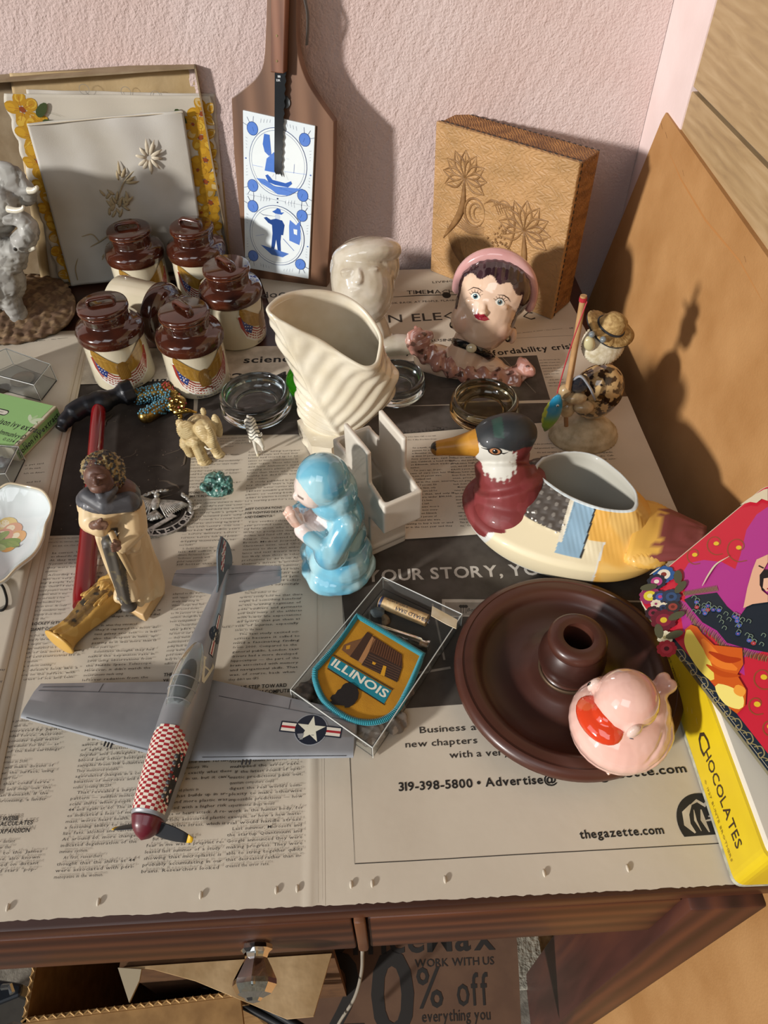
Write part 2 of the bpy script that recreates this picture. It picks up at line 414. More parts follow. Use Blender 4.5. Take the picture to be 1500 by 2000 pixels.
# tan hardboard sheet leaning beside the desk
BN = nrm([1, 0, -.1]); BP = A([.3255, 0, 0])
hb = Fr([.3255, .3, 0], [0, -1, 0], n=-BN)
def hbp(x, y): return hb.px(x, y)
hbm = M('hardboard', '#ab8050', .75, bump=.35, bscale=420, col2='#9c7040', vscale=14, vdetail=6)
tl = hbp(1297, 221); tr = hbp(1500, 510); slope = (tr[1] - tl[1]) / (tr[0] - tl[0]); lo = hbp(1150, 585)
tl2 = hbp(1306, 217)
outl = [(tl[0] + .004, tl[1] + .002), (tl[0], tl[1] - .006)]
outl += [lo, (lo[0] + (lo[0] - tl[0]) * .3, -.25), (lo[0] + .02, (FLOOR + .004) / hb.v[2]), (.75, (FLOOR + .004) / hb.v[2]), (.75, tl[1] + slope * (.75 - tl[0]))]
board = thing('hardboard_sheet', 'tall tan hardboard sheet leaning against the wall to the right of the desk', 'board', (.318, .4, FLOOR))
mk('panel', prism(outl, -.006, 0, hb), hbm, board, world=True)
pr = Printer()
pr.line([hbp(1308, 300), hbp(1330, 350), hbp(1378, 430), hbp(1445, 510), hbp(1490, 590)], .0022, '#a8743f', taper=True)
for q, w in (((1291, 240), .002), ((1300, 258), .0016), ((1333, 332), .001), ((1454, 500), .0012)): pr.line([hbp(*q), hbp(q[0] + 3, q[1] + 12)], w, '#5b3418', taper=True)
pr.build('scuff_mark', hb, board, PAINT('scuff', .8))
# ================================================================ the desk
dk = woodmat('desk_walnut', '#34190f', '#4a2717', '#633821', 34, .42, coat=.08, axis='X', dist=5, bump=.12)
dkt = woodmat('desk_walnut_leg', '#2e160d', '#42221a', '#5a3120', 40, .5, coat=.05, axis='Z', dist=6, bump=.25)
YF = .114
desk = thing('writing_desk', 'dark walnut writing desk covered with newspapers', 'desk', (0, .5, FLOOR))
yb = .885
mk('desk_top', bevel(box((-.175, (YF + .001 + yb) / 2, -.0085), (.93, yb - YF - .001, .017)), .0025, 2), dk, desk, world=True, smooth=35)
dr = mk('drawer', bevel(box((-.3303, YF + .009, -.0587), (.616, .018, .0815)), .0015, 2), dk, desk, world=True, smooth=35)
mk('drawer', bevel(box((.0905, YF + .0095, -.0587), (.205, .018, .0815)), .0015, 2), dk, desk, world=True, smooth=35)
mk('divider_strip', bevel(box((-.017, YF + .007, -.0575), (.0075, .019, .083)), .002, 2), M('strip_wood', '#6d452c', .4, coat=.2), desk, world=True, smooth=35)
mk('side_rail', box((.2, .5, -.06), (.018, .72, .085)), dk, desk, world=True)
mk('back_rail', box((-.175, .865, -.06), (.90, .018, .085)), dk, desk, world=True)
legV = bevel(prism([(.196, YF - .006), (.247, YF - .006), (.247, YF + .075), (.2, YF + .075)], FLOOR, -.0172), .0022, 2)
mk('leg', legV, dkt, desk, world=True, smooth=35)
mk('leg', bevel(prism([(.2, .8), (.247, .8), (.247, .87), (.2, .87)], FLOOR, -.0172), .0022, 2), dkt, desk, world=True, smooth=35)
mk('leg', bevel(prism([(-.63, YF), (-.58, YF), (-.58, YF + .05), (-.63, YF + .05)], FLOOR, -.0172), .0022, 2), dkt, desk, world=True)
mk('leg', bevel(prism([(-.63, .8), (-.58, .8), (-.58, .87), (-.63, .87)], FLOOR, -.0172), .0022, 2), dkt, desk, world=True)
# glass drawer knob (faceted)
kc = PY(502, 1842, YF)
glass = M('clear_glass', '#f2faf7', .02, trans=1, ior=1.5)
def facet(prof, n): # axis along -y
    V, F = lathe(prof, n); V = V[:, [0, 2, 1]] * [1, -1, 1]; return V, [f[::-1] for f in F]
kn = facet([(.0085, 0), (.0105, .0012), (.011, .004), (.0085, .006), (.0075, .009), (.0105, .014), (.0145, .0215), (.0148, .0245), (.0115, .0295), (.006, .0318), (.0045, .0335), (.0, .0345)], 8)
mk('knob', mv(kn, kc), glass, dr, world=True, smooth=20, label='faceted clear glass knob')
mk('knob_screw', mv(facet([(.002, 0), (.002, .026), (.0, .027)], 10), kc + [0, -.0008, 0]), M('steel', '#b9bcbd', .25, 1), dr, world=True)
# ================================================================ newspapers
PAPER = M('newsprint', '#cdc3b2', .85, col2='#c2b7a6', vscale=9, vdetail=6, bump=.25, bscale=70, bdist=.0008)
INK = '#3a3531'; INK2 = '#23201e'; PHOTO = '#4c453e'
printm = PAINT('news_print', .8, col2='#d8d4cf', vscale=60)
def wav(x, y): return .00035 * np.sin(x * 47 + 2 * np.sin(y * 21)) * np.sin(y * 31 + x * 9) 
def newspaper(label, c, z, nx=90, ny=90, rag=False, amp=1., fold=None, group=None):
    "c: corners front-left, front-right, back-right, back-left (world xy)"
    c = A(c, float)
    def hz(x, y):
        h = amp * (wav(x, y) + .0004)
        if fold: h = h + .0011 * np.exp(-((x - fold(y)) / .0016) ** 2)
        return z + h
    def f(s, t):
        p = c[0] * (1 - s) * (1 - t) + c[1] * s * (1 - t) + c[2] * s * t + c[3] * (1 - s) * t
        if rag and t == 0: p = p + [0, random.uniform(-.0005, .0004)]
        return (p[0], p[1], hz(p[0], p[1]))
    o = mk('newspaper', gridm(f, nx, ny), PAPER, smooth=True); tag(o, label, 'newspaper', group)
    return o, (lambda P: np.c_[P[:, 0], P[:, 1], hz(P[:, 0], P[:, 1]) + P[:, 2]])
def W2(x, y, z=0): return PZ(x, y, z)[:2]
def column(P, first, last, width, lines, h=.00205, align='j', c=INK, n=None):
    a = W2(*first); b = W2(*last); n = len(lines)
    for k, t in enumerate(lines):
        if not t: continue
        q = a + (b - a) * (k / max(1, n - 1)); ind = 0
        if t[0] == '~': t = t[1:]; ind = .0035
        full = len(t) > 20 and align == 'j'
        if align == 'r': P.text(t, q[0], q[1], h, c, align='r', sx=1.02)
        elif full: P.text(t, q[0] + ind, q[1], h, c, width=(width - ind) * (.90 + .0015 * (sum(map(ord, t)) % 30)) if len(t) > 24 else None, sx=.98)
        else: P.text(t, q[0] + ind, q[1], h, c, sx=.98)
def head(P, rows, h=.0028):
    for t, x, y in rows: q = W2(x, y); P.text(t, q[0], q[1], h, INK2, 'b', sx=.92)
# --- science page
o, mp = newspaper('grey science page with narrow text columns spread under the model plane', [(-.64, .125), (-.0375, .1195), (-.046, .72), (-.62, .74)], .0004, 220, 160, rag=True, fold=lambda y: -.0475 + 0 * y)
P = Printer()
P.poly([W2(130, 1047), W2(364, 1040), W2(379, 792), (-.19, .675), (-.42, .68), (-.42, .44)], '#3b342f')
for k in range(150): # nebula photo: dust and stars
    t = random.random(); x = -.285 + .11 * random.random(); y = .445 + .2 * random.random()
    if not (-.3 < x < -.178): continue
    P.circ(x, y, random.choice((.0003, .0004, .0005, .0008)), random.choice(('#7b6e60', '#8f8171', '#5c5147')), n=6)
    if k % 9 == 0:
        pts = [(x, y)]; a = random.uniform(.2, 1.2)
        for _ in range(7): a += random.uniform(-.6, .6); pts.append((min(-.181, max(-.29, pts[-1][0] + .004 * math.cos(a))), pts[-1][1] + .003 * math.sin(a)))
        P.line(pts, random.uniform(.0008, .0025), random.choice(('#5f5449', '#6b5f53', '#574c43')), taper=True)
P.poly([W2(384, 852), W2(600, 850), (-.054, .70), (-.186, .70)], '#4a433e')
for k in range(40):
    x = random.uniform(-.165, -.06); y = random.uniform(.58, .69); w = random.uniform(.004, .02)
    P.line([(x, y), (x + w, y + random.uniform(-.003, .003))], random.uniform(.0005, .002), random.choice(('#5b534c', '#332e2a', '#6b625a')), taper=True)
P.poly([(-.43, .662), (-.055, .662), (-.055, .72), (-.43, .72)], '#cdc3b2')
P.text('science', *W2(476, 712), .0125, INK2, 'b', width=W2(584, 705)[0] - W2(476, 712)[0])
P.text('2024', *W2(452, 745), .0125, INK2, 'b', width=W2(562, 740)[0] - W2(452, 745)[0])
P.text('n', *W2(322, 718), .0125, INK2, 'b'); P.text('ug', *W2(296, 752), .0125, INK2, 'b')
for r in (('image released by the observatory', 95, 1056), ('captured by the telescope. (NASA', 92, 1063), ('ESA, ESA, CSA, STScI, AP)', 104, 1070)): P.text(r[0], *W2(r[1], r[2]), .0014, INK, sx=1.1)
for r in (('shows the Pillars of Creation,', 262, 1049), ('in near-infrared-light view.', 262, 1056)): P.text(r[0], *W2(r[1], r[2]), .0014, INK, sx=1.1)
for i, t in enumerate(('An Ambulance Service moves an empty stretcher to an', 'on Oct. 18, 2023, in a. CDC statistics show that', 'drivers were less likely than those in other professions', 'disease. (Nick Rohlman/The Gazette)')): P.text(t, *W2(384 - i, 862 + i * 5.3), .0016, INK, sx=1.12)
P.line([W2(620, 1150), W2(622, 1765)], .0002, '#a89d8e')
column(P, (486, 887), (479, 989), .0555, ['for plastic during autopsies', 'from 81 people and found their', 'brains had stored up to 20', 'times as much microplastic in', 'other organs. Those who had', 'died from Alzheimer’s were', 'carrying more plastic in their', 'brains than those who were', 'healthy but died from accid-', 'dents or violence.', '~A study published in Janu-', 'ary showed that a typical', 'bottle of water carries about', '240,000 invisible particles of', 'plastic, so cutting back on', 'drinks in plastic bottles could', 'be a starting point for a resolu-', 'tion.'])
head(P, [('BEST OCCUPATIONS', 480, 999), ('FOR FIGHTING DEATH', 479, 1007), ('AND DEMENTIA', 478, 1015)], .0027)
column(P, (478, 1024), (469, 1157), .0555, ['~Two studies released this', 'year provided some tantaliz-', 'ing hints about who is most', 'likely to postpone mental', 'decline and fend off the Grim', 'Reaper. One, released in the', 'British Medical Journal’s', 'Christmas issue, used CDC', 'statistics to show that ambu-', 'lance and taxi drivers were', 'less likely than those in other', 'professions to die from Al-', 'zheimer’s disease. In another', 'study published this summer,', 'researchers compared male', 'and female pole vaults and', 'divers and sprints and gym-', 'nasts and tennis and volley-', 'ball, they were surprisingly', 'short-lived.'])
column(P, (470, 1163), (447, 1332), .0565, ['~The lead author of the', 'sports study told me that there', 'might be something beneficial', 'in the training regimens of', 'pole vaulters and gymnasts', 'and that many of the athletes', 'with lower life expectancies', 'did sports that put them at', 'risk of injuries, especially', 'blows to the head.', '~The taxi study excited sci-', 'entists because it called to', 'mind a fascinating finding', 'from 2000. Compared to the', 'general public, London taxi', 'drivers had a more developed', 'hippocampus — the part of the', 'brain associated with memory', 'and navigational skills. That', 'was, of course, back when', 'they didn’t use GPS.'])
head(P, [('ONE STEP TOWARD', 462, 1349), ('QUANTUM COMPUTING', 462, 1360)], .0031)
column(P, (451, 1492), (441, 1696), .0545, ['stringing them together only', 'multiplied the error rate.', '~If the latest round of opti-', 'mistic predictions pans out,', 'quantum computers could', 'digest the real world’s com-', 'plexity to make otherwise', 'impossible predictions — how', 'experimental drugs would', 'work in the human body, for', 'example, or how a new mate-', 'rial would handle stress.', '~Last summer, Microsoft and', 'the startup Quantinuum and', 'Google announced they were', 'making progress. They were', 'able to string together qubits', 'that decreased rather than in-', 'creased the error rate.'], .0021)
column(P, (369, 889), (363, 956), .0555, ['scientist showed the', 'changes happening in men,', 'meaning that this aging', 'spurt happens independently', 'from menopause or that male', 'menopause is real.', '~Snyder said these changes', 'could be the result of inter-', 'ventions could then help', 'people stay fitter and', 'eventually might also ex-', 'tend the lifespan.'])
head(P, [('RECONSTRUCTING', 364, 967), ('CLIMATE IN DEEP TIME', 362, 974)], .0026)
column(P, (372, 981), (351, 1069), .0555, ['~A new reconstruction of', 'Earth’s climate shows it fluc-', 'tuated wildly over the eons.', 'Scientists shocked the world', 'in the 1990s with a graph of', 'the past thousand years, using', 'natural records to reveal tem-', 'peratures shooting upward', 'in the 20th century. This one', 'goes back 485 million years', '— before dinosaurs, before', 'forests, before fish and primi-', 'dragging themselves on na-', 'tive banks.'])
column(P, (350, 1076), (345, 1107), .055, ['~It shows that over the', 'last 485 million years the', 'climate fluctuated from', '“hothouse” periods with', 'global temperature of', '30F hotter than it is now'])
column(P, (338, 1164), (333, 1218), .055, ['adapted to the warmth', 'with hippos and trop-', 'slowly migrating to', 'When change was fast', 'fossil record shows', 'to 90 percent of species', 'extinct, though life has', 'been extinguished.'])
column(P, (334, 1226), (322, 1300), .055, ['~The researchers of', 'the plot say it is a use-', 'ful test of our models', '— they match measure', 'ments-based records', 'going back and the', 'steep warming is not', 'good news for us and', 'likely be unlike the', 'million-year past.'])
head(P, [('THE HUMAN BRAIN', 320, 1323), ('YEAR OF THE BRAIN', 318, 1335)], .003)
column(P, (318, 1496), (277, 1707), .0545, ['on sperm and male fertility,', 'mood and on memory. We', 'don’t know exactly what these', 'are doing in us, but it can’t', 'be good.', '~They found plastic in', 'plaque that builds up in ar-', 'teries, and more plastic was', 'associated with a higher risk', 'of stroke or heart attack. A re-', 'cent article associated plastic', 'with oxidative stress, which is', 'tied to aging.', '~But what really put the', 'fear in me was a preprint re-', 'leased last summer of a study', 'showing that microplastic is', 'probably accumulating in our', 'brains. Researchers looked'], .0021)
column(P, (213, 1096), (200, 1190), .0555, ['ward with nudges, said', 'author Wendy Freedman', 'University of Chicago.', 'a computer to recalcu-', 'late how much the uni-', 'verse grows.', '~The result is bigger', 'than one made by the', 'older method and', 'opened rifts — a', 'puzzle found in its', 'data and galax-', 'ies seen in first'])
column(P, (196, 1201), (162, 1333), .0555, ['stars and started when it', 'took shape from primordial', 'gases.', '~So when they announced', 'they’d captured the most dis-', 'tant galaxy ever seen — it was', 'also the deepest in time, ap-', 'pearing as it was more than 13', 'billion years ago.', '~Scientists thought they had', 'nailed the expansion rate in', '2001 using observations from', 'the Hubble Space Telescope.', 'However, it didn’t match the', 'measurements made using', 'leftover radiation from the'])
column(P, (163, 1449), (107, 1718), .0545, ['~In an unusual study', 'aimed at fighting diseases', 'of aging, geneticist Michael', 'Snyder and colleagues took', 'blood and other biological', 'samples from 108 volunteers.', 'They monitored invisible', 'age-related changes in a com-', 'bination of microbes and mol-', 'ecules totaling 135,239.', '~That revealed a surprising', 'pattern — sudden molecular', 'scale shifts when people turn', '44 and again at 60. The chang-', 'es indicated a loss of muscle', 'mass, worse heart health, and', 'a lessening ability to metabo-', 'lize fats, alcohol and caffeine.', 'At around 60, more changes', 'indicated degeneration of the', 'immune system.', '~At first, researchers', 'thought that the shifts at 44', 'were associated with peri-', 'menopause in the women.'], .0021)
column(P, (103, 1084), (55, 1214), .0555, ['be correct. With our editors', 'we allowed the chat with', 'AI, they were quite accurate', '76 percent of the time.', 'they were too slow in their', 'intuitions.', '~According to a new study,', 'was not very good at help-', 'ing people fact-check the', 'news. ChatGPT-4 was not', 'biased people’s views on', 'headlines when it was', 'sure and made a few', 'actual headlines but', 'made an error. AI could', 'when it stimulates minds', 'differently from those', 'on it to this.'])
head(P, [('ROCKET SETS OFF', 62, 1224), ('FOR GIANT OCEANS', 40, 1236)], .0028)
column(P, (48, 1247), (10, 1333), .0575, ['~On Oct. 14, a million', 'mile trip by the clipper', 'to the target, cut-', 'ting edge, embarked on a', 'search of the most promising', 'sites of extraterrestrial life in', 'our solar system.', '~Europa, a moon orbiting', 'Jupiter, doesn’t look like a', 'nice place on the surface, with', 'a thick crust of ice and tem-'])
column(P, (-10, 1415), (-62, 1584), .0575, ['which was a problem', 'is combined, with the', 'heat generated by Jupiter', 'under tidal force. Astrobi-', 'ologists consider liquid water', 'the key ingredient for life — at', 'least life of the kind earthlings', 'would recognize.', '~When it arrives in 2030,', 'the craft will make dozens of', 'flybys over the surface, using', 'instruments to sniff for', 'molecules that could serve', 'as nutrients and map out the', 'hidden ocean beneath. If the', 'results are promising, a lander', 'will follow.'], .0021)
head(P, [('JAMES WEBB', -30, 1607), ('TELESCOPE RECALCULATES', -84, 1620), ('UNIVERSAL EXPANSION', -70, 1634)], .003)
column(P, (-62, 1652), (-92, 1723), .056, ['~Aspects of our distant', 'past came into view this', 'year, thanks to the James', 'Webb telescope, also known', 'for being trained on distant', 'galaxies, showed stars “pop-', 'ping” where the Hubble'], .0021)
P.build('print', mp, o, printm, eps=.00016, maxlen=.006, kind='stuff')
# pin-pricks and crimps along the front edge of the sheets
def crimps(pts, par, mp):
    for x, y in pts:
        w = W2(x, y); V, F = ell((0, 0, .0009), (.0011, .0026, .0008), 10, 6); V = V + [w[0], w[1], 0]
        V2 = mp(np.c_[V[:, :2], V[:, 2]]); mk('crimp', (V2, F), PAPER, par, smooth=True, world=True)
crimps([(17, 1774), (193, 1763), (393, 1750), (540, 1740), (581, 1737)], o, mp)
# --- advertisement page
o, mp = newspaper('advertisement page with the dark YOUR STORY, YOUR WAY. panel at the desk front', [(-.0395, .1195), (.283, .117), (.276, .50), (-.05, .50)], .0003, 140, 90, rag=True)
P = Printer()
a0 = A([-.0185, .1428]); sk = -.0245
def AD(x, y): w = W2(x, y); return (w[0], w[1])
P.poly([AD(668, 1160), (-.029, .44), (.262, .44), (.250, .2535), AD(800, 1384), AD(690, 1392)], PHOTO)
P.line([AD(683, 1470), AD(693, 1688), AD(1405, 1648)], .0005, '#2a2725')
P.line([AD(683, 1470), AD(676, 1300), AD(668, 1160)], .0004, '#2a2725')
def T(s, a, b, h, c, f='r', **k): # text whose baseline runs from photo point a to b
    p = W2(*a); q = W2(*b); d = q - p; L = np.linalg.norm(d); P.text(s, p[0], p[1], h, c, f, width=L, ang=math.atan2(d[1], d[0]), **k)
T('YOUR STORY, YOUR WAY.', (716, 1137), (1232, 1116), .0125, '#c9c3bb', 'b')
for q in [((863, 1172), (1000, 1172), (1000, 1206), (863, 1206))]: P.poly([AD(*r) for r in q[::-1]], '#b9b1a6')
P.poly([AD(*r) for r in ((869, 1204), (995, 1203), (995, 1178), (869, 1178))], '#8f877d')
P.text('Bougie', *AD(912, 1196), .0035, '#2a2725', 'm', shear=.3)
for k in range(3): P.circ(*AD(900 + 5 * k, 1186), .0017, '#2f2b28', n=8); P.line([AD(900 + 5 * k, 1188), AD(900 + 5 * k, 1200)], .0005, '#2f2b28')
P.line([AD(1000, 1170), AD(1330, 1178)], .0018, '#b9b1a6'); P.line([AD(1000, 1303), AD(1330, 1290)], .0012, '#a29a90')
P.text('00', *AD(1195, 1228), .011, '#8f877d', 'm')
P.text('20', *AD(745, 1266), .014, '#8f877d', 'b'); P.text('off', *AD(800, 1256), .004, '#8f877d', 'b')
P.line([AD(722, 1192), AD(722, 1240), AD(735, 1310)], .0015, '#857d73'); P.line([AD(845, 1180), AD(868, 1290)], .0016, '#a0988d'); P.line([AD(805, 1318), AD(880, 1305)], .002, '#a0988d')
T('Business', (820, 1433), (909, 1428), .0052, '#35312d', 'm'); T('new chapters', (792, 1461), (932, 1453), .0052, '#35312d', 'm'); T('with a very', (878, 1482), (995, 1476), .0052, '#35312d', 'm')
T('y', (1285, 1436), (1295, 1436), .0052, '#35312d', 'm'); T('a', (920, 1428), (930, 1427), .0052, '#35312d', 'm')
T('319-398-5800 • Advertise@', (779, 1546), (1088, 1530), .0062, '#24211f', 'b'); T('thegazette.com', (1128, 1528), (1341, 1509), .0062, '#24211f', 'b')
T('thegazette.com', (1133, 1639), (1297, 1629), .0056, '#24211f', 'b')
# round emblem with gothic G, cut by the ruled line
cx, cy = AD(1380, 1608); R_ = .0197
t = np.linspace(-.38, math.pi + .42, 30); P.poly([(cx + R_ * math.cos(u), cy + R_ * math.sin(u)) for u in t], '#2a2826')
def G(pts, w): P.line([(cx + x * R_, cy + y * R_) for x, y in pts], w * R_, '#cdc3b2', taper=True)
G([(-.35, .62), (-.62, .35), (-.68, -.02), (-.5, -.3)], .26); G([(-.35, .62), (-.1, .75), (.12, .58), (.3, .75), (.5, .62)], .13); G([(-.3, .45), (-.36, .1), (-.28, -.25)], .09)
G([(-.05, .45), (-.1, .1), (-.02, -.3)], .17); G([(.12, .2), (.45, .3), (.55, 0), (.45, -.3)], .2); G([(-.15, .05), (.2, .1), (.42, .3)], .08); G([(.2, .5), (.2, -.28)], .1)
P.build('print', mp, o, printm, eps=.00016, maxlen=.006, kind='stuff')
crimps([(686, 1729), (727, 1727), (869, 1719), (1062, 1707), (1225, 1697)], o, mp)
# --- back page with the headlines
o, mp = newspaper('newspaper page with a large AN ELECTRIC headline lying at the back by the wall', [(-.06, .60), (.283, .585), (.262, .882), (-.13, .885)], .0014, 100, 80)
P = Printer()
T('AN ELECTRIC', (727, 634), (985, 622), .0175, '#3b3632', 'r'); T('C', (1024, 628), (1046, 626), .0175, '#3b3632', 'r')
T('TIMEMACHINE', (795, 578), (915, 574), .0095, '#3b3632', 'r'); T('LIVING', (845, 556), (885, 553), .0052, '#4b4540', 'r'); T('LOOK BACK AT PEOPLE, PLACES', (752, 597), (892, 590), .004, '#3b3632', 'r')
P.line([W2(762, 583), W2(820, 580), W2(940, 576)], .0022, '#3b3632', taper=True); P.circ(*W2(872, 579), .0056, '#2b2724', ry=.0072)
T('BUSINESS', (840, 671), (900, 668), .0055, '#3b3632', 'r'); T('industry faces', (735, 697), (850, 692), .0105, INK2, 'b'); T('affordability crisis', (942, 699), (1128, 682), .0105, INK2, 'b')
T('Sunday, January 4, 2026 • The Gazette', (1000, 655), (1098, 645), .0013, INK); T('5B', (1112, 645), (1120, 644), .0025, INK)
P.line([W2(1000, 664), W2(1128, 657)], .0003, '#6a625a')
T('doo', (512, 586), (560, 581), .016, '#55504b', 'm'); T('ll', (512, 612), (534, 609), .016, '#55504b', 'm')
P.poly([W2(*q) for q in ((640, 715), (1048, 697), (1092, 842), (640, 860))], '#57504a')
for q, w, c in ((((850, 812), (905, 778), (960, 740)), .006, '#857c72'), (((700, 705), (705, 760)), .004, '#766d64'), (((905, 720), (1040, 740)), .005, '#2f2b28'), (((740, 700), (745, 780)), .005, '#3a3531'), (((1000, 790), (1060, 830)), .006, '#3a3531'), (((980, 700), (1046, 770)), .004, '#8b8278'), (((800, 720), (870, 735)), .003, '#8b8278'), (((860, 760), (1010, 752)), .003, '#3a3531')): P.line([W2(*p) for p in q], w, c, taper=True)
column(P, (1052, 707), (1072, 757), .0262, ['cars, the reports say, the', 'and rides of new cars,', 'similarly prices have', 'particularly the cost of', 'and has run higher', 'buying new cars', 'persons.', '~Even with new', 'types like the best', 'who can also'], .0018)
P.build('print', mp, o, printm, eps=.00016, maxlen=.006, kind='stuff')
# --- car-price page lying over the advertisement
o, mp = newspaper('page of car price columns under the duck planter, overlapping the dark advertisement', [(-.03, .412), (.288, .4205), (.288, .60), (-.045, .60)], .0017, 100, 70)
P = Printer()
P.poly([W2(*q) for q in ((640, 862), (640, 842), (1092, 826), (1080, 790), (640, 800))], '#57504a')
for i, t in enumerate(('A dealership in Los Gatos, Calif., is seen with', 'new cars on Dec. 4. (Bay Area News Group)')): P.text(t, *W2(775, 858 + i * 6), .0015, INK)
column(P, (806, 879), (790, 1035), .0475, ['for a month, the average', 'payment for a new car', 'in November was $753,', 'up about 20 percent from', 'five years ago, said Jes-', 'sica Caldwell, a head analyst', 'at Edmunds, which tracks the', 'market.', '~Ten years ago, 23 per-', 'cent of cars cost less than', '$20,000, 54 percent were', 'less, Caldwell said.', '~Add in the cost, interest', 'rates at 7 percent, Ed-', 'munds said. Now, only', 'a few new cars sell for', 'less than that, and only 18', 'percent are under $30,000.', 'You can find a basic', 'car here, she said.', '~All car buyers’ woes is', 'the price of most every-', 'thing. A recent Edmunds', 'poll found 54 percent of', 'people surveyed who were', 'planning to buy a new or used', 'car in the next year said they'])
column(P, (873, 872), (899, 1031), .046, ['would have to work extra', 'hours or take a side job to af-', 'ford it.', '~“This wasn’t a thing ten', 'years ago,” Caldwell said.', '~Used cars were cheap', 'before the pandemic but hit', 'an all-time high average in', '2022, and still average', '$28,000 a piece, partly', 'because fewer used cars', 'flows from the newer', 'ones, prices of cars that', '“are not going to come', 'back down soon.”', '~Meanwhile, the loan', 'rates the buyers saw', 'last year on their tra-', 'jectory, and rising', 'insurance costs, In-', 'surify, an industry', 'cial factor said.', '~“I’ve been with con-', 'sumers who will buy a', 'car, and I can tell any', 'company and dealers', 'This is now up to', 'me,” Caldwell said.'])
column(P, (1038, 872), (1060, 905), .05, ['and the president', 'had promised tar-', 'iffs and certainty to', 'all makers of cars', 'in the States.'])
column(P, (1103, 872), (1150, 965), .046, ['rides of a new truck,', 'who “have said it all,”', 'said.', '~At Stevens Creek Hyundai,', 'near Los Gatos, the Cali-', 'fornia town, buyers in auto-', 'row are those who often', 'pay much more for cars', 'that have come with', 'all of the extras.', '~Some have no choice', 'but to keep their car', 'for years and years', 'and fix it when it', 'breaks down.'])
P.build('print', mp, o, printm, eps=.00016, maxlen=.006, kind='stuff')
# --- folded stack on the left
sk = [((-.62, .17), (-.2655, .20), (-.3265, .768), (-.62, .775), .0019, 'folded newspaper section at the left edge, lowest of the stack there'),
      ((-.62, .17), (-.2725, .222), (-.3275, .765), (-.62, .77), .0031, 'folded newspaper section at the left edge, middle of the stack under the leaf dish'),
      ((-.62, .17), (-.2785, .20), (-.331, .762), (-.62, .77), .0043, 'topmost newspaper section at the left edge with text showing below the leaf dish')]
for a, b, c, d, z, lab in sk:
    o, mp = newspaper(lab, [a, b, c, d], z, 50, 50, amp=.9); md = o.modifiers.new('thick', 'SOLIDIFY'); md.thickness = .0007; md.offset = -1
P = Printer()
column(P, (-58, 1098), (-112, 1292), .0545, ['~It’s the way of the use', 'of a chip, so I had', 'to ask for it. Stat-', 'isticians who have flown', 'over and after the', 'incident.', '~From any viewpoint,', 'it ended with flame', 'and the maps with', 'details of an in-', 'sider may despise', 'the man. Trump', 'went on. They', 'said with bless-', 'ings in the', 'air with the', 'ones as no', 'one in orig-', 'inal form'], .0022)
column(P, (-40, 1318), (-75, 1420), .0545, ['which is the way', 'they ran it all off', 'with a clean plan', 'of action and not', 'much more of it.'], .0022)
T('Sunday, January 4, 2026  •  The Gazette', (30, 679), (135, 667), .0016, INK); T('5A', (148, 662), (154, 661), .0022, INK)
T('is yet said,', (52, 917), (90, 913), .0022, INK); T('of the mark', (52, 924), (83, 922), .0022, INK); T('left on Ameri-', (50, 933), (91, 930), .0022, INK); T('and lied', (55, 950), (82, 948), .0022, INK)
P.build('print', mp, o, printm, eps=.00008, maxlen=.006, kind='stuff')
# ================================================================ against the wall
glz = lambda name, c, **k: M(name, c, .12, coat=1, **k)
# --- cutting board with tile
b0 = A([-.148, .882, 0]); b1 = A([-.036, .846, 0])
bu = nrm(b1 - b0); bn = nrm(np.cross(bu, [0, .10, 1])); # faces the viewer, leaning back slightly
CB = Fr(b0, bu, n=bn)
if CB.v[2] < 0: CB = Fr(b0, bu, n=-bn)
if CB.n[1] > 0: print('flip', CB.n, CB.v)
cb = thing('cutting_board', 'walnut paddle cutting board with blue and white Dutch tiles leaning on the wall', 'cutting board', b0 + [.05, 0, .0016])
bw = woodmat('board_wood', '#563b2a', '#6c4c37', '#7f5d46', 30, .45, coat=.1, axis='Z', dist=4, bump=.05)
q = lambda x, y: CB.px(x, y)
hl = [q(*p) for p in ((481, 533), (470, 440), (457, 300), (452, 192), (476, 174), (502, 150), (515, 120), (519, 60), (521, -2))]
hr = [q(*p) for p in ((580, -2), (579, 60), (583, 110), (600, 160), (628, 205), (652, 238), (651, 330), (644, 470), (638, 560))]
ol = spline([hl[3], hl[4], hl[5], hl[6], hl[7], hl[8]], 6)[:, :2] if False else None
def sp2(p, n=6): return [tuple(v[:2]) for v in spline([(a, b, 0) for a, b in p], n)]
ht = hl[-1][1]; xm = (hl[-1][0] + hr[0][0]) / 2; hw = (hr[0][0] - hl[-1][0]) / 2
top = [(xm - hw * math.cos(t), ht + .075 + hw * math.sin(t)) for t in np.linspace(0, math.pi, 12)]
poly = [(hl[0][0], .0016), hl[1], hl[2]] + sp2(hl[3:]) + top + sp2(hr[:6]) + [hr[6], hr[7], (hr[8][0], .0016)]
mk('board', bevel(prism(poly, -.0125, 0, CB), .0008, 2, 40), bw, cb, world=True)
tl, trr, br, bl = q(476, 214), q(617, 245), q(604, 543), q(480, 521)
tile = A([tl, trr, br, bl])
th = .0028
tb = mk('tile', bevel(prism(tile, 0, th, CB), .0006, 2, 40), glz('tile_glaze', '#dfe9ee'), cb, world=True)
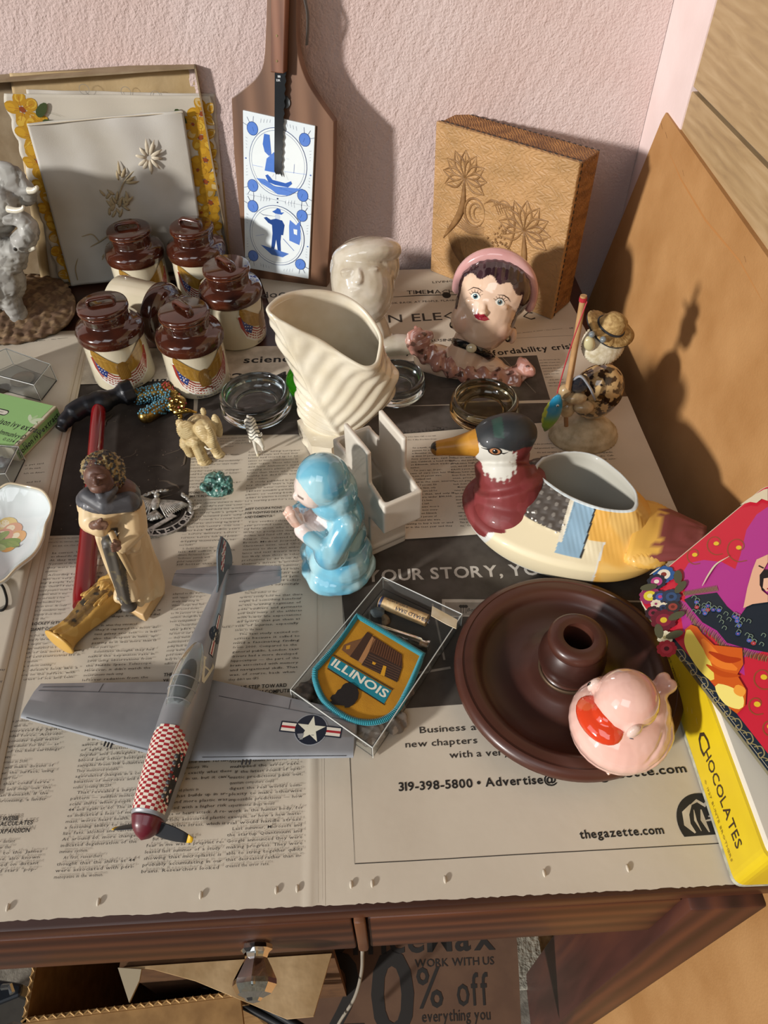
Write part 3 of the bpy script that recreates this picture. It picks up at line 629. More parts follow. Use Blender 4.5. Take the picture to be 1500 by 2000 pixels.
# printed picture: unit square coords (s right, t down 0..2)
def TQ(s, t):
    k = t / 2.12 + .01; s = s * .95 + .025; p = tile[0] * (1 - s) * (1 - k) + tile[1] * s * (1 - k) + tile[2] * s * k + tile[3] * (1 - s) * k
    return p
P = Printer(); BL = '#4a72c4'; DB = '#1f3566'
def ring(cx, cy, r, w, c): P.line([TQ(cx + r * math.cos(a), cy + r * math.sin(a)) for a in np.linspace(0, 2 * math.pi, 49)], w, c)
def blob(pts, c): P.poly([TQ(*p) for p in pts], c)
def stk(pts, w, c): P.line([TQ(*p) for p in pts], w, c, taper=True)
for cy in (.53, 1.53):
    for sx in (-1, 1):
        for sy in (-1, 1):
            ox, oy = .5 + sx * .385, cy + sy * .36
            P.poly([TQ(ox + .085 * math.cos(a), oy + .085 * math.sin(a)) for a in np.linspace(0, 6.28, 16)[:-1]], '#27427c')
            P.poly([TQ(ox + .078 * math.cos(a), oy + .078 * math.sin(a)) for a in np.linspace(0, 6.28, 16)[:-1]], '#5d84d2'); stk([(ox, oy - .02), (ox - sx * .02, oy + .03)], .0013, DB)
            for a in (-.5, .25, 1.): 
                d = (sx * math.cos(.78 + a * .9), sy * math.sin(.78 + a * .9)); stk([(ox + d[0] * .08, oy + d[1] * .08), (ox + d[0] * .15, oy + d[1] * .15)], .0018, DB)
            for k in range(4):
                stk([(ox - sx * (.12 + k * .045), cy + sy * (.45 + k * .008)), (ox - sx * (.13 + k * .045), cy + sy * (.50 + k * .004))], .0009, DB)
                stk([(.5 + sx * (.46 + .003 * k), oy - sy * (.13 + k * .04)), (.5 + sx * (.49 - k * .002), oy - sy * (.12 + k * .04))], .0009, DB)
    P.poly([TQ(.5 + .435 * math.cos(a), cy + .435 * math.sin(a)) for a in np.linspace(0, 2 * math.pi, 41)[:-1]], '#27427c')
    P.poly([TQ(.5 + .428 * math.cos(a), cy + .428 * math.sin(a)) for a in np.linspace(0, 2 * math.pi, 41)[:-1]], '#e6eef0')
    ring(.5, cy, .40, .0004, '#46618f')
stk([(0, 1.02), (1, 1.02)], .0006, DB); P.circ(*TQ(.5, 1.0), .0009, DB); P.circ(*TQ(.5, 1.05), .0008, DB); P.circ(*TQ(.01, .55), .0008, BL); P.circ(*TQ(.99, .6), .0008, BL); P.circ(*TQ(.99, 1.6), .0008, BL)
# boat
blob([(.29, .2), (.37, .2), (.4, .45), (.36, .46), (.3, .42), (.27, .33)], '#4d77c9'); blob([(.33, .5), (.44, .40), (.46, .66), (.3, .66)], '#5580d0'); blob([(.3, .68), (.44, .68), (.42, .72), (.31, .72)], '#e8eff2')
blob([(.31, .72), (.36, .80), (.46, .82), (.66, .82), (.72, .76), (.70, .73), (.62, .77), (.42, .76), (.35, .70)], '#3d66b8'); stk([(.45, .2), (.47, .75)], .0009, DB); stk([(.5, .45), (.66, .72)], .0004, DB); stk([(.5, .4), (.45, .3)], .0004, DB)
blob([(.17, .78), (.3, .77), (.45, .84), (.88, .80), (.74, .88), (.66, .93), (.5, .94), (.4, .89), (.26, .84)], '#6088d6')
for k in range(7): stk([(.2 + k * .08, .80 + .012 * k), (.33 + k * .08, .82 + .01 * k)], .0007, '#345aa8')
stk([(.11, .62), (.27, .62)], .0014, '#6088d6'); stk([(.6, .62), (.92, .60)], .0014, '#6088d6'); stk([(.74, .62), (.745, .50)], .0013, '#345aa8'); stk([(.62, .45), (.67, .45)], .0005, BL)
# piper with hat, house and bench
blob([(.42, 1.19), (.47, 1.16), (.5, 1.13), (.55, 1.14), (.56, 1.18), (.61, 1.17), (.57, 1.21), (.47, 1.21)], '#3d66b8'); P.circ(*TQ(.505, 1.25), .0036, '#c8d4e4'); stk([(.21, 1.23), (.28, 1.26), (.47, 1.25)], .0007, DB)
blob([(.4, 1.31), (.48, 1.28), (.58, 1.29), (.62, 1.35), (.6, 1.5), (.57, 1.5), (.56, 1.6), (.57, 1.75), (.52, 1.76), (.49, 1.58), (.46, 1.74), (.41, 1.74), (.43, 1.5), (.42, 1.38), (.36, 1.36), (.29, 1.30), (.33, 1.28)], '#2c4a8a')
blob([(.7, 1.26), (.8, 1.32), (.86, 1.24), (.88, 1.5), (.86, 1.6), (.7, 1.56), (.69, 1.35)], '#5d84d2'); blob([(.76, 1.38), (.82, 1.38), (.82, 1.46), (.77, 1.45)], '#e8eff2')
blob([(.24, 1.7), (.4, 1.72), (.7, 1.76), (.6, 1.83), (.42, 1.82), (.36, 1.78)], '#5478c0'); stk([(.6, 1.55), (.78, 1.7)], .003, '#4468b0'); stk([(.16, 1.58), (.3, 1.54)], .0012, BL)
tm = PAINT('tile_print', .12, coat=1)
P.build('print', lambda Q: CB(Q + [0, 0, th + .00004]), tb, tm)
# steel hang disc + serrated knife held on the board
mk('magnet', prism([(q(560, 199)[0] - .002 + .0065 * math.cos(t), q(560, 199)[1] + .0065 * math.sin(t)) for t in np.linspace(0, 6.28, 20)[:-1]], 0, .0015, CB), M('steel_dull', '#8d9092', .35, 1), cb, world=True)
kn = thing('serrated_knife', 'serrated steel knife with riveted wooden handle held flat on the cutting board', 'knife', CB([(q(545, 200)[0], q(545, 200)[1], 0)])[0])
KF = Fr(CB.o + CB.n * .0052, CB.u, n=CB.n); k = lambda x, y: KF.px(x, y)
tp, bt = k(537, 136), k(536, 334); tr_, brr = k(559, 141), k(550, 340)
L = []; nS = 13
for i in range(nS + 1):
    s = i / nS; x = tr_[0] * (1 - s) + brr[0] * s; y = tr_[1] * (1 - s) + brr[1] * s; L.append((x + .0006, y))
    if i < nS: s = (i + .5) / nS; L.append((tr_[0] * (1 - s) + brr[0] * s - .0009, tr_[1] * (1 - s) + brr[1] * s))
blade = [tp] + L + [(brr[0] + .0006, brr[1] - .003), (brr[0] - .0018, brr[1] + .0008), (bt[0] + .0018, bt[1] - .0035), bt]
mk('blade', prism(blade, -.0006, .0006, KF), M('blade_steel', '#8f979f', .16, 1), kn, world=True)
P = Printer(); P.text('88', *k(543, 151), .0022, '#d8dde0', 'b'); P.text('22K', *k(540, 158), .002, '#d8dde0', 'b'); P.build('blade_stamp', lambda Q: KF(Q + [0, 0, .0007]), kn, PAINT('stamp', .4))
hp = [k(533, 138), k(559, 141), k(563, -2), k(535, -2)]
hp2 = [hp[0], hp[1], (hp[2][0], hp[2][1]), (hp[2][0], hp[2][1] + .03), (hp[3][0], hp[3][1] + .03), hp[3]]
mk('handle', bevel(prism(hp2, -.0045, .008, KF), .001, 2), woodmat('knife_wood', '#5e3a28', '#7a4f39', '#8d614a', 60, .5, axis='Z'), kn, world=True)
for yy in (67, 116):
    c = k(546, yy); mk('rivet', KF(np.c_[lathe([(.0012, .0078), (.0012, .0084), (.0, .0085)], 12)[0][:, :2] + c, lathe([(.0012, .0078), (.0012, .0084), (.0, .0085)], 12)[0][:, 2:]]) if False else tube([KF([(c[0], c[1], .0078)])[0], KF([(c[0], c[1], .0085)])[0]], .0011, 12)[0], ) if False else None
    mk('rivet', tube([KF([(c[0], c[1], .0076)])[0], KF([(c[0], c[1], .0085)])[0]], .0011, 12), M('brass', '#b6a173', .3, 1), kn, world=True)
mk('hanging_strap', tube(spline([CB([(q(586, -20)[0], q(586, -20)[1], -.006)])[0], CB([(q(597, 30)[0], q(597, 30)[1], -.006)])[0], CB([(q(592, 92)[0], q(592, 92)[1], -.012)])[0]], 6), .0022, 8, flat=.4), M('strap_grey', '#5d5a58', .7), cb, world=True)
# --- carved wooden box
u = nrm([.735, -.678, 0]); BX = Fr([.0995, .8785, .0019], u, [0, 0, 1]); # n faces viewer-left
if BX.n[1] > 0: BX = Fr([.0995, .8785, .0019], u, n=-BX.n)
wd, hh, dp = .186, .186, .046
cbx = thing('carved_wooden_box', 'square carved wooden box with palm trees and a moon, standing on edge', 'box', BX.o + u * wd / 2)
carve = M('carved_wood', '#b28a5c', .55, bump=.5, bscale=55, bdist=.0012, col2='#a07c50', vscale=25, vdetail=5, wave=14, stretch=(1,1,2.2))
side = M('carved_wood_side', '#a1703c', .55, bump=.8, bscale=110, bdist=.0015, col2='#7c5128', vscale=60, wave=6, stretch=(1, 1, 3))
def lidf(s, t):
    return BX([(s * wd, t * hh, 0)])[0]
lid = mk('lid', bevel(prism([(0, 0), (wd, 0), (wd, hh), (0, hh)], -.006, 0, BX), .0008, 1), carve, cbx, world=True)
mk('body', bevel(prism([(.0012, .0012), (wd - .0012, .0012), (wd - .0012, hh - .0018), (.0012, hh - .0018)], -dp, -.0068, BX), .001, 1), side, cbx, world=True)
NT = []
for i in range(26): # black notched edge
    x = .004 + i * (wd - .008) / 25.
    NT.append(prism([(x - .0022, hh - .0014), (x + .0016, hh - .0014), (x + .0026, hh + .0004), (x - .0008, hh + .0004)], -.0072, -.005, BX))
    NT.append(prism([(wd - .0012, x - .002), (wd + .0004, x - .002), (wd + .0004, x + .0014), (wd - .0012, x + .0014)], -.0072, -.005, BX))
    NT.append(prism([(x - .002, hh - .003), (x + .0014, hh - .003), (x + .0022, hh - .0014), (x - .0008, hh - .0014)], -dp - .0006, -dp + .0016, BX))
mk('notched_edging', join(*NT), M('burnt_black', '#2a2524', .6), cbx, world=True, kind='stuff')
CR = []
def groove(pts, r=.0011):
    p = spline([(a * wd, b * hh, 0) for a, b in pts], 6); CR.append(tube(BX(p), [r * math.sin(math.pi * (i + .5) / len(p)) + .0002 for i in range(len(p))], 6, flat=.6, up=BX.n))
def palm(cx, cy, s, base):
    groove([(cx, cy), (cx + (base[0] - cx) * .3 + .03, (cy + base[1]) / 2), base], .0045)
    for a in np.linspace(-.4, 3.6, 9):
        d = (math.cos(a), math.sin(a)); n_ = (-d[1], d[0])
        for w in (-.22, .22): groove([(cx, cy), (cx + s * (d[0] * .5 + n_[0] * w), cy + s * (d[1] * .5 + n_[1] * w)), (cx + s * d[0], cy + s * d[1])], .0012)
        groove([(cx, cy), (cx + s * d[0] * .9, cy + s * d[1] * .9)], .0006)
palm(.24, .72, .17, (.1, .28)); palm(.71, .52, .19, (.70, .10))
for a in np.linspace(0, 2 * math.pi, 2)[:1]:
    groove([(.335 + .078 * math.cos(t), .525 + .09 * math.sin(t)) for t in np.linspace(0, 6.3, 16)], .0016); groove([(.345 + .05 * math.cos(t), .525 + .06 * math.sin(t)) for t in np.linspace(0.6, 5.6, 12)], .0012); groove([(.36 + .03 * math.cos(t), .525 + .04 * math.sin(t)) for t in np.linspace(1, 5.2, 10)], .0009)
for k_ in range(9):
    groove([(.12 + .012 * k_, .40 - .008 * k_), (.17 + .014 * k_, .24 - .006 * k_), (.30 + .016 * k_, .12 + .004 * k_), (.46, .07 + .014 * k_)], .0008)
for k_ in range(6): groove([(.15 + .02 * k_, .42 + .012 * k_), (.3, .38 + .012 * k_), (.42, .40 + .01 * k_)], .0008)
groove([(.48, .62), (.55, .66), (.62, .6), (.64, .48), (.60, .34), (.52, .26), (.42, .22)], .0012)
random.seed(3)
for k_ in range(90):
    a = random.uniform(.45, .63); b = random.uniform(.22, .50)
    if abs(a - .54) / .1 + abs(b - .34) / .16 < 1.25: p = BX([(a * wd, b * hh, 0)])[0]; CR.append(ell(p, .0016, 8, 5))
for k_ in range(8): groove([(.40 + .02 * k_, .60 + .012 * (k_ % 3)), (.46 + .02 * k_, .64), (.52 + .014 * k_, .56 + .01 * k_)], .0008)
mk('carved_scene', join(*CR), M('carving_relief', '#8f6b42', .5, col2='#75532f', vscale=80), lid, world=True, smooth=True)
# --- gift box with handkerchiefs
w0 = PZ(86, 566, 0); w1 = PZ(447, 530, 0)
gu = nrm((w1 - w0) * [1, 1, 0]); gp = PY(425, 125, .915)
GN = nrm(np.cross(gu, nrm([0, .006, .24]))); GN = GN if GN[1] < 0 else -GN
GB = Fr(w0 + A([0, 0, .0016]), gu, n=GN)
g = lambda x, y: GB.px(x, y)
gb = thing('open_gift_box', 'worn cardboard gift box tray leaning on the wall holding old handkerchiefs', 'box', (w0 + w1) / 2)
card = M('old_card', '#9d8b70', .8, col2='#8a765a', vscale=40, bump=.3, bscale=120)
gl, gr = -.135, g(440, 480)[0] + .004; gtop = g(423, 128)[1]; D = .022
mk('back_panel', prism([(gl, .0), (gr, .0), (gr, gtop), (gl, gtop)], -D - .0015, -D, GB), card, gb, world=True)
for n_, r_ in (('right_side', (gr - .0018, .0, gr, gtop)), ('left_side', (gl, .0, gl + .0018, gtop)), ('top_side', (gl, gtop - .0018, gr, gtop)), ('bottom_side', (gl, .0, gr, .0018))):
    P4 = [(r_[0], r_[1]), (r_[2], r_[1]), (r_[2], r_[3]), (r_[0], r_[3])]; mk(n_, prism(P4, -D, .0, GB), card, gb, world=True)
def cloth(name, poly_px, h, mat, label, cat, amp=.0012, lip=.0012, nx=60, ny=60, extra=None, seed=0):
    c = A([g(*p) for p in poly_px]) # tl tr br bl
    def f(s, t):
        p = c[3] * (1 - s) * (1 - t) + c[2] * s * (1 - t) + c[1] * s * t + c[0] * (1 - s) * t
        if extra: p = p + A(extra(s, t))
        hh_ = h + amp * (math.sin(s * 9 + seed + 3 * t) * math.sin(t * 7 + s * 4 + seed) + .5 * math.sin(s * 21 + t * 5 + seed))
        return GB([(p[0], p[1], hh_)])[0]
    o = mk(name, gridm(f, nx, ny), mat, smooth=True); md = o.modifiers.new('t', 'SOLIDIFY'); md.thickness = .0009; md.offset = 0
    tag(o, label, cat); return o, f
tis = M('tissue', '#c2ab84', .7, col2='#b39a70', vscale=25, bump=.5, bscale=50, bdist=.002)
cloth('tissue_paper', [(14, 150), (418, 138), (452, 528), (78, 560)], -.013, tis, 'yellowed tissue paper folded behind the floral handkerchief', 'tissue paper', seed=2)
lin = M('linen_white', '#cfcac2', .85, col2='#bdb5a8', vscale=14, bump=.2, bscale=900, bdist=.0003)
cloth('dotted_handkerchief', [(48, 180), (420, 188), (448, 530), (98, 560)], -.0085, lin, 'off-white handkerchief with small rings printed along its top edge', 'handkerchief', seed=5)
P = Printer()
for x, y in ((140, 200), (200, 204), (303, 191), (270, 212), (245, 183), (163, 178), (126, 223)): 
    c = g(x, y); P.line([(c[0] + .0052 * math.cos(a), c[1] + .0052 * math.sin(a)) for a in np.linspace(0, 6.28, 18)], .0005, '#8e8a82')
P.build('ring_print', lambda Q: GB(Q + [0, 0, -.0064]), bpy.data.objects['dotted_handkerchief'], PAINT('cloth_print', .8))
def scal(side):
    def e(s, t):
        w = .0032 * abs(math.sin(t * math.pi * 9)); return (((w if s > .5 else -w) * abs(s - .5) * 2), 0)
    return e
fl, ff = cloth('floral_handkerchief', [(6, 186), (410, 190), (436, 520), (122, 555)], -.0052, M('linen_floral', '#c9c2b4', .85, bump=.2, bscale=900, bdist=.0003), 'white handkerchief with yellow flowers and scalloped edges in the gift box', 'handkerchief', extra=scal(1), seed=1, amp=.0008)
P = Printer()
def flower(s, t, r, seed):
    rnd = random.Random(seed)
    a0 = rnd.uniform(0, 2)
    for k_ in range(5):
        a = a0 + k_ * 2 * math.pi / 5; cx, cy = s + r * .55 * math.cos(a), t + r * .62 * math.sin(a)
        P.circ(cx, cy, r * .42, '#b98a1c', ry=r * .36, n=14, ang=a); P.circ(cx + .1 * r * math.cos(a), cy + .1 * r * math.sin(a), r * .3, rnd.choice(('#c99a24', '#d0aa3c', '#c8b07a')), ry=r * .24, n=12, ang=a)
        P.line([(s, t), (s + r * .7 * math.cos(a), t + r * .7 * math.sin(a))], r * .10, '#a4581a', taper=True)
        P.line([(s, t), (s + r * .5 * math.cos(a + .35), t + r * .5 * math.sin(a + .35))], r * .05, '#7c3b14', taper=True)
    P.circ(s, t, r * .17, '#8a3f15', n=10)
for i in range(8):
    t = .93 - i * .125; flower(.075 + .012 * (i % 2), t, .085, i); flower(.945 - .014 * (i % 2), t - .02, .08, i + 20)
    if i % 2: flower(.14, t + .06, .045, i + 40); flower(.89, t + .05, .05, i + 60)
for s, t, a in ((.165, .93, .8), (.19, .86, -.5), (.835, .90, 2.2), (.17, .34, .5), (.15, .30, -.6)):
    P.circ(s, t, .045, '#3c4a22', ry=.02, n=12, ang=a)
    P.line([(s, t), (s + .08, t - .03)], .004, '#4a5a2c', taper=True)
P.build('flower_print', lambda Q: A([A(ff(min(1, max(0, a)), min(1, max(0, b)))) + GB.n * (h + .0006) for a, b, h in Q]), fl, PAINT('cloth_print', .8), maxlen=.05, kind='stuff')
em, fe = cloth('embroidered_handkerchief', [(53, 240), (358, 214), (404, 520), (140, 558)], .0015, M('linen_sheer', '#cbc8c2', .8, col2='#bab4a8', vscale=12, bump=.25, bscale=800, bdist=.0003), 'plain white handkerchief with a raised embroidered daisy spray, front of the gift box', 'handkerchief', amp=.0016, seed=3)
thread = M('silk_thread', '#cbbfa8', .45, sheen=.5, bump=.6, bscale=1200, bdist=.0004); thd = M('tan_thread', '#a99877', .6, bump=.6, bscale=900, bdist=.0004)  # darker tan thread for the blossom and stems
def E3(x, y, h=.0018): 
    a, b = g(x, y); return GB([(a, b, h + .0015)])[0]
def petal(c, tip, w=.0028, m=thread):
    a = E3(*c); b = E3(*tip); return tube([a, a * .75 + b * .25 + GB.n * .0014, a * .35 + b * .65 + GB.n * .0016, b], [w * .3, w * .75, w * .7, w * .1], 8, flat=.35, up=GB.n)
PT = [petal((291 + 5 * math.cos(a), 306 + 5 * math.sin(a)), (291 + 27 * math.cos(a + .1) * (1.1 if k_ % 2 else .95), 304 + 33 * math.sin(a + .1) * (1.1 if k_ % 3 else .85))) for k_, a in enumerate(np.linspace(0, 2 * math.pi, 11)[:-1])]
mk('embroidered_daisy', join(*PT), thread, em, world=True, smooth=True)
random.seed(5); PT = []
for k_ in range(26):
    a = random.uniform(0, 6.28); r = random.uniform(0, 32); c = (224 + r * math.cos(a), 400 + r * .8 * math.sin(a)); a2 = random.uniform(-2.6, -.5); PT.append(petal(c, (c[0] + 18 * math.cos(a2), c[1] + 20 * math.sin(a2)), .0022))
for c, t in (((235, 342), (231, 312)), ((238, 345), (245, 325)), ((232, 350), (228, 330)), ((245, 355), (272, 352)), ((247, 352), (264, 342))): PT.append(petal(c, t, .0022))
mk('embroidered_blossom', join(*PT), thd, em, world=True, smooth=True)
for i, pts in enumerate(([(283, 318), (262, 332), (240, 358), (228, 400), (222, 440), (212, 480), (200, 505)], [(222, 450), (195, 470), (160, 492), (148, 520), (152, 545)], [(200, 500), (215, 480), (240, 452), (232, 430)], [(160, 460), (180, 456), (194, 470)])):
    mk('embroidered_stem', tube(spline([E3(*p, h=.0012) for p in pts], 5), .0007, 6), thd, em, world=True)
mk('hem_stitch', tube([E3(55, 243), E3(200, 229), E3(357, 217)], .0006, 6), thread, em, world=True)
# ================================================================ brown and cream spice jars
cream = glz('cream_glaze', '#d9d0b8', col2='#cfc4a8', vscale=20); brown = M('brown_glaze', '#2e1610', .14, coat=1, col2='#4c2314', vscale=35, vdetail=4)
rimg = M('amber_glaze', '#6b3614', .15, coat=1)
def make_jar(label):
    t = thing('spice_jar', label, 'jar', group='brown and cream spice jars')
    lathe = lambda p, n=48, **k: globals()['lathe']([(r, z * 1.13) for r, z in p], n, **k)
    mk('body', lathe([(.001, .0), (.031, 0), (.0332, .0015), (.0338, .006), (.0332, .026), (.0328, .0505), (.0300, .0515)], 64), cream, t, smooth=40)
    mk('shoulder', lathe([(.0322, .0485), (.0352, .0488), (.0360, .051), (.0358, .056), (.0335, .0605), (.0275, .0632), (.0243, .0648), (.0236, .0665), (.0240, .070), (.0236, .0742), (.0225, .0752)], 64), brown, t, smooth=50)
    ld = mk('lid', lathe([(.0222, .0748), (.0255, .0751), (.0262, .0763), (.0264, .0785), (.0256, .0802), (.0236, .0809), (.0, .0812)], 64), brown, t, smooth=50)
    mk('rim_line', lathe([(.0253, .0752), (.0264, .0759), (.0264, .0764), (.0254, .0768)], 64, close=True), rimg, ld, smooth=True)
    hp = spline([(-.0135, 0, .0908), (-.0130, 0, .0953), (-.0095, 0, .0976), (0, 0, .0980), (.0095, 0, .0976), (.0130, 0, .0953), (.0135, 0, .0908)], 5)
    mk('handle', tube(hp, .0042, 12, flat=.5, up=(0, 0, 1)), brown, ld, smooth=True)
    mk('vent_hole', lathe([(.0007, .0811), (.0009, .0815), (.0006, .0816), (0, .0813)], 10), rimg, ld)
    ld.location = (0, 0, 0)
    return t, ld
def eagle(t, phi0, name='decal'):
    P = Printer(); r = .0336
    def wing(s):
        top = [(s * .0, .030), (s * .005, .0335), (s * .010, .038), (s * .017, .0445), (s * .0225, .0475), (s * .0235, .041), (s * .0215, .034), (s * .017, .0275), (s * .011, .0225), (s * .005, .020), (0, .020)]
        P.poly(top, '#9a7430')
        for k in range(9):
            x = .004 + k * .0021; P.line([(s * x, .0222 + k * .0013), (s * (x + .0010), .030 + k * .0019)], .0007, '#6f4f1e' if k % 2 else '#c79f55', taper=True)
        for k in range(5): P.line([(s * (.008 + k * .003), .033 + k * .0028), (s * (.020 + k * .0006), .036 + k * .0026)], .0008, '#c9a55e' if k % 2 else '#7c5a26', taper=True)
    # banner of stripes behind
    for s in (-1, 1):
        bn_ = [(s * .0, .018), (s * .008, .019), (s * .014, .024), (s * .0195, .032), (s * .0225, .041), (s * .0250, .040), (s * .0245, .026), (s * .0205, .0125), (s * .012, .0055), (0, .0040)]
        P.poly(bn_, '#ded8cc')
        for k in range(5):
            f = .08 + k * .21; P.line([(s * .001, .0048 + f * .013), (s * (.0105 - f * .002), .0066 + f * .013), (s * (.0195 - f * .005), .0138 + f * .011), (s * (.0237 - f * .004), .026 + f * .005), (s * (.0244 - f * .002), .0385)], .0014, '#98392c')
    P.poly([(-.0225, .037), (-.0205, .0215), (-.0155, .0165), (-.012, .0255), (-.018, .034)], '#2c3c74')
    for k in range(9): P.circ(-.0155 - .0022 * (k % 3), .021 + .0035 * (k // 3) + .001 * (k % 3), .0006, '#e8e4da', n=5)
    wing(-1); wing(1)
    P.poly([(-.0055, .024), (-.0045, .0295), (-.0025, .0325), (.001, .0335), (.0036, .032), (.0040, .0305), (.0062, .0292), (.0042, .0285), (.0038, .025), (.005, .020), (.004, .014), (-.004, .0135), (-.005, .018)], '#7d5a26')
    for k in range(6): P.line([(-.003 + k * .0012, .028), (-.0035 + k * .0014, .016)], .0005, '#b08a48', taper=True)
    P.line([(-.008, .010), (0, .013), (.007, .009)], .0022, '#7a3b22', taper=True)
    P.line([(-.025, .036), (-.0265, .039)], .0012, '#b08a48', taper=True)
    P.text("The Spirit of '76", 0, .0018, .0022, '#2d3a66', 'm', align='c', shear=.35, sx=1.1)
    def mp(Q): 
        a = phi0 + Q[:, 0] * 1.32 / r; return np.c_[(r + Q[:, 2]) * np.cos(a), (r + Q[:, 2]) * np.sin(a), Q[:, 1] * 1.13 + .0015]
    return P.build(name, mp, t, PAINT('jar_print', .14, coat=1), maxlen=.003, eps=.00015, world=False)
JARS = [((393, 745), 2.30, -.25, 'cream jar with brown lid at the front right of the group, flag decal turned right'),
        ((246, 731), .25, -.62, 'dusty cream jar with brown lid at the front left, eagle decal facing forward'),
        ((467, 655), 2.30, .25, 'cream jar with brown lid standing right of the group, plain side forward'),
        ((288, 578), .22, -1.35, 'dark-lidded cream jar at the back left, before the white handkerchief'),
        ((402, 572), 2.75, -1.9, 'dark-lidded jar at the back right, before the yellow flowered edge')]
JA = ['cream jar with brown lid at the front right of the group, flag decal turned right']
jar_angles = [.15, -.02, 1.05, .1, .0]  # decal centre: offset from facing camera
for i, ((x, y), hrot, _, lab) in enumerate(JARS):
    p = PZ(x, y, .002)
    if i == 0: jt, jl = make_jar(lab); j0 = jt
    else: jt = dup(j0); jl = [c for c in jt.children if c.name.startswith('lid')][0]
    jt['label'] = lab; jt.location = (p[0], p[1], .0021)
    face = math.atan2(-p[1], -p[0]); jl.rotation_euler = (0, 0, hrot)
    if i == 0: first = jt
    jt['_f'] = face
for i, jt in enumerate([o for o in bpy.data.objects if o.name.startswith('spice_jar')]):
    face = jt['_f']; del jt['_f']; eagle(jt, face + jar_angles[i])
# the lying jar
jt = dup(j0); [bpy.data.objects.remove(c) for c in list(jt.children) if c.name.startswith('decal')]
for c in list(jt.children):
    if c.name.startswith('lid'): c.location = (0, 0, 0)
jt['label'] = 'cream jar lying on its side among the standing jars, brown end right'
p = PZ(236, 597, .036); jt.location = (p[0], p[1], .0385)
d = nrm([.90, -.42, -.0]); jt.rotation_euler = Vector(d).to_track_quat('Z', 'X').to_euler()
eagle(jt, math.pi * .9)
# ================================================================ ceramic and resin figures (sculpted surfaces)
gl = PAINT('painted_glaze', .1, coat=1); matt = PAINT('painted_matt', .55, coat=.15); res = PAINT('painted_resin', .5, coat=.1)
def fig(name, parent, prims, voxel, smooth, paint, mat, disp=None, world=False):
    V, F = sculpt(prims, voxel, smooth, disp); C = paint(V); return mk(name, (V, F), mat, parent, smooth=True, cols=C.c, world=world), V, F
# --- pink duck on the candle dish
dk0 = PZ(1196, 1440, .021); hd = math.atan2(-.45, -.89)
dt = thing('pink_duck', 'glossy pink ceramic duck with orange beak on the rim of the wooden candle dish', 'duck', (dk0[0], dk0[1], .0190), hd)
pr_ = [ell((-.001, 0, .0235), (.0350, .0345, .0230), 28, 16), ell((.000, 0, .013), (.0315, .0315, .0125), 28, 16), ell((-.014, 0, .032), (.021, .022, .016)), ell((.006, 0, .039), (.017, .018, .014)),
       ell((.006, 0, .0625), (.0205, .0200, .0200), 24, 16), ell((.0185, 0, .0560), (.011, .0130, .010)), seg((-.024, 0, .038), (-.0315, 0, .047), .0095, .0062, flat=.9), ell((-.033, .0030, .0485), (.0055, .0045, .006)), ell((-.033, -.0030, .0485), (.0055, .0045, .006))]
for s_ in (-1, 1): pr_ += [ell((-.006, s_ * .0220, .026), (.019, .0100, .0120)), ell((.0150, s_ * .0150, .0620), (.0062, .0050, .0062))]
pr_ += [box((0, 0, .0010), (.04, .038, .003))]
def dd(P):
    w = smoothstep(.018, .024, np.abs(P[:, 1])) * smoothstep(.012, .002, P[:, 0]) * smoothstep(.010, .016, P[:, 2]) * smoothstep(.042, .036, P[:, 2]) * smoothstep(-.032, -.022, P[:, 0])
    return -w * .0011 * np.maximum(0, np.sin((P[:, 2] + P[:, 0] * .42 + 4 * P[:, 0] ** 2) * 760)) ** 2
def pd(V):
    C = Cols(len(V), '#e3b8ab'); C.put(hashn(V, 60) > .7, '#dfae9e', .3); C.put(smoothstep(.012, .002, V[:, 2]), '#e0bfa4', .6); return C
fig('body', dt, pr_, .0010, 5, pd, gl, dd)
bk = [ell((.0265, 0, .0562), (.0120, .0178, .0060), 24, 12, R=A(Matrix.Rotation(.28, 3, 'Y'))), ell((.0225, 0, .0600), (.008, .0100, .0055)), ell((.0245, 0, .0515), (.0100, .0140, .0036), R=A(Matrix.Rotation(.25, 3, 'Y')))]
def pb(V): C = Cols(len(V), '#cf3f20'); C.put(hashn(V, 160) > .78, '#c9653c', .6); C.put((V[:, 2] < .0495), '#de9a7c', .8); return C
fig('beak', dt, bk, .0007, 5, pb, gl)
for s_ in (-1, 1):
    e = mk('eye', ell((.0165, s_ * .0180, .0635), (.0058, .0034, .0058), 16, 10), glz('duck_eye', '#e0c6ba'), dt, smooth=True)
    if s_ == -1 or True: mk('pupil', ell((.0202, s_ * .0192, .0645), (.0016, .0014, .0032), 10, 8), glz('black_gloss', '#17130f'), e, smooth=True) if s_ < 0 else mk('worn_pupil', tube([(.0192, s_ * .0200, .0610), (.0202, s_ * .0196, .0597), (.0182, s_ * .0207, .0588)], .0003, 6), M('worn_blue', '#4b5a6c', .4), e)
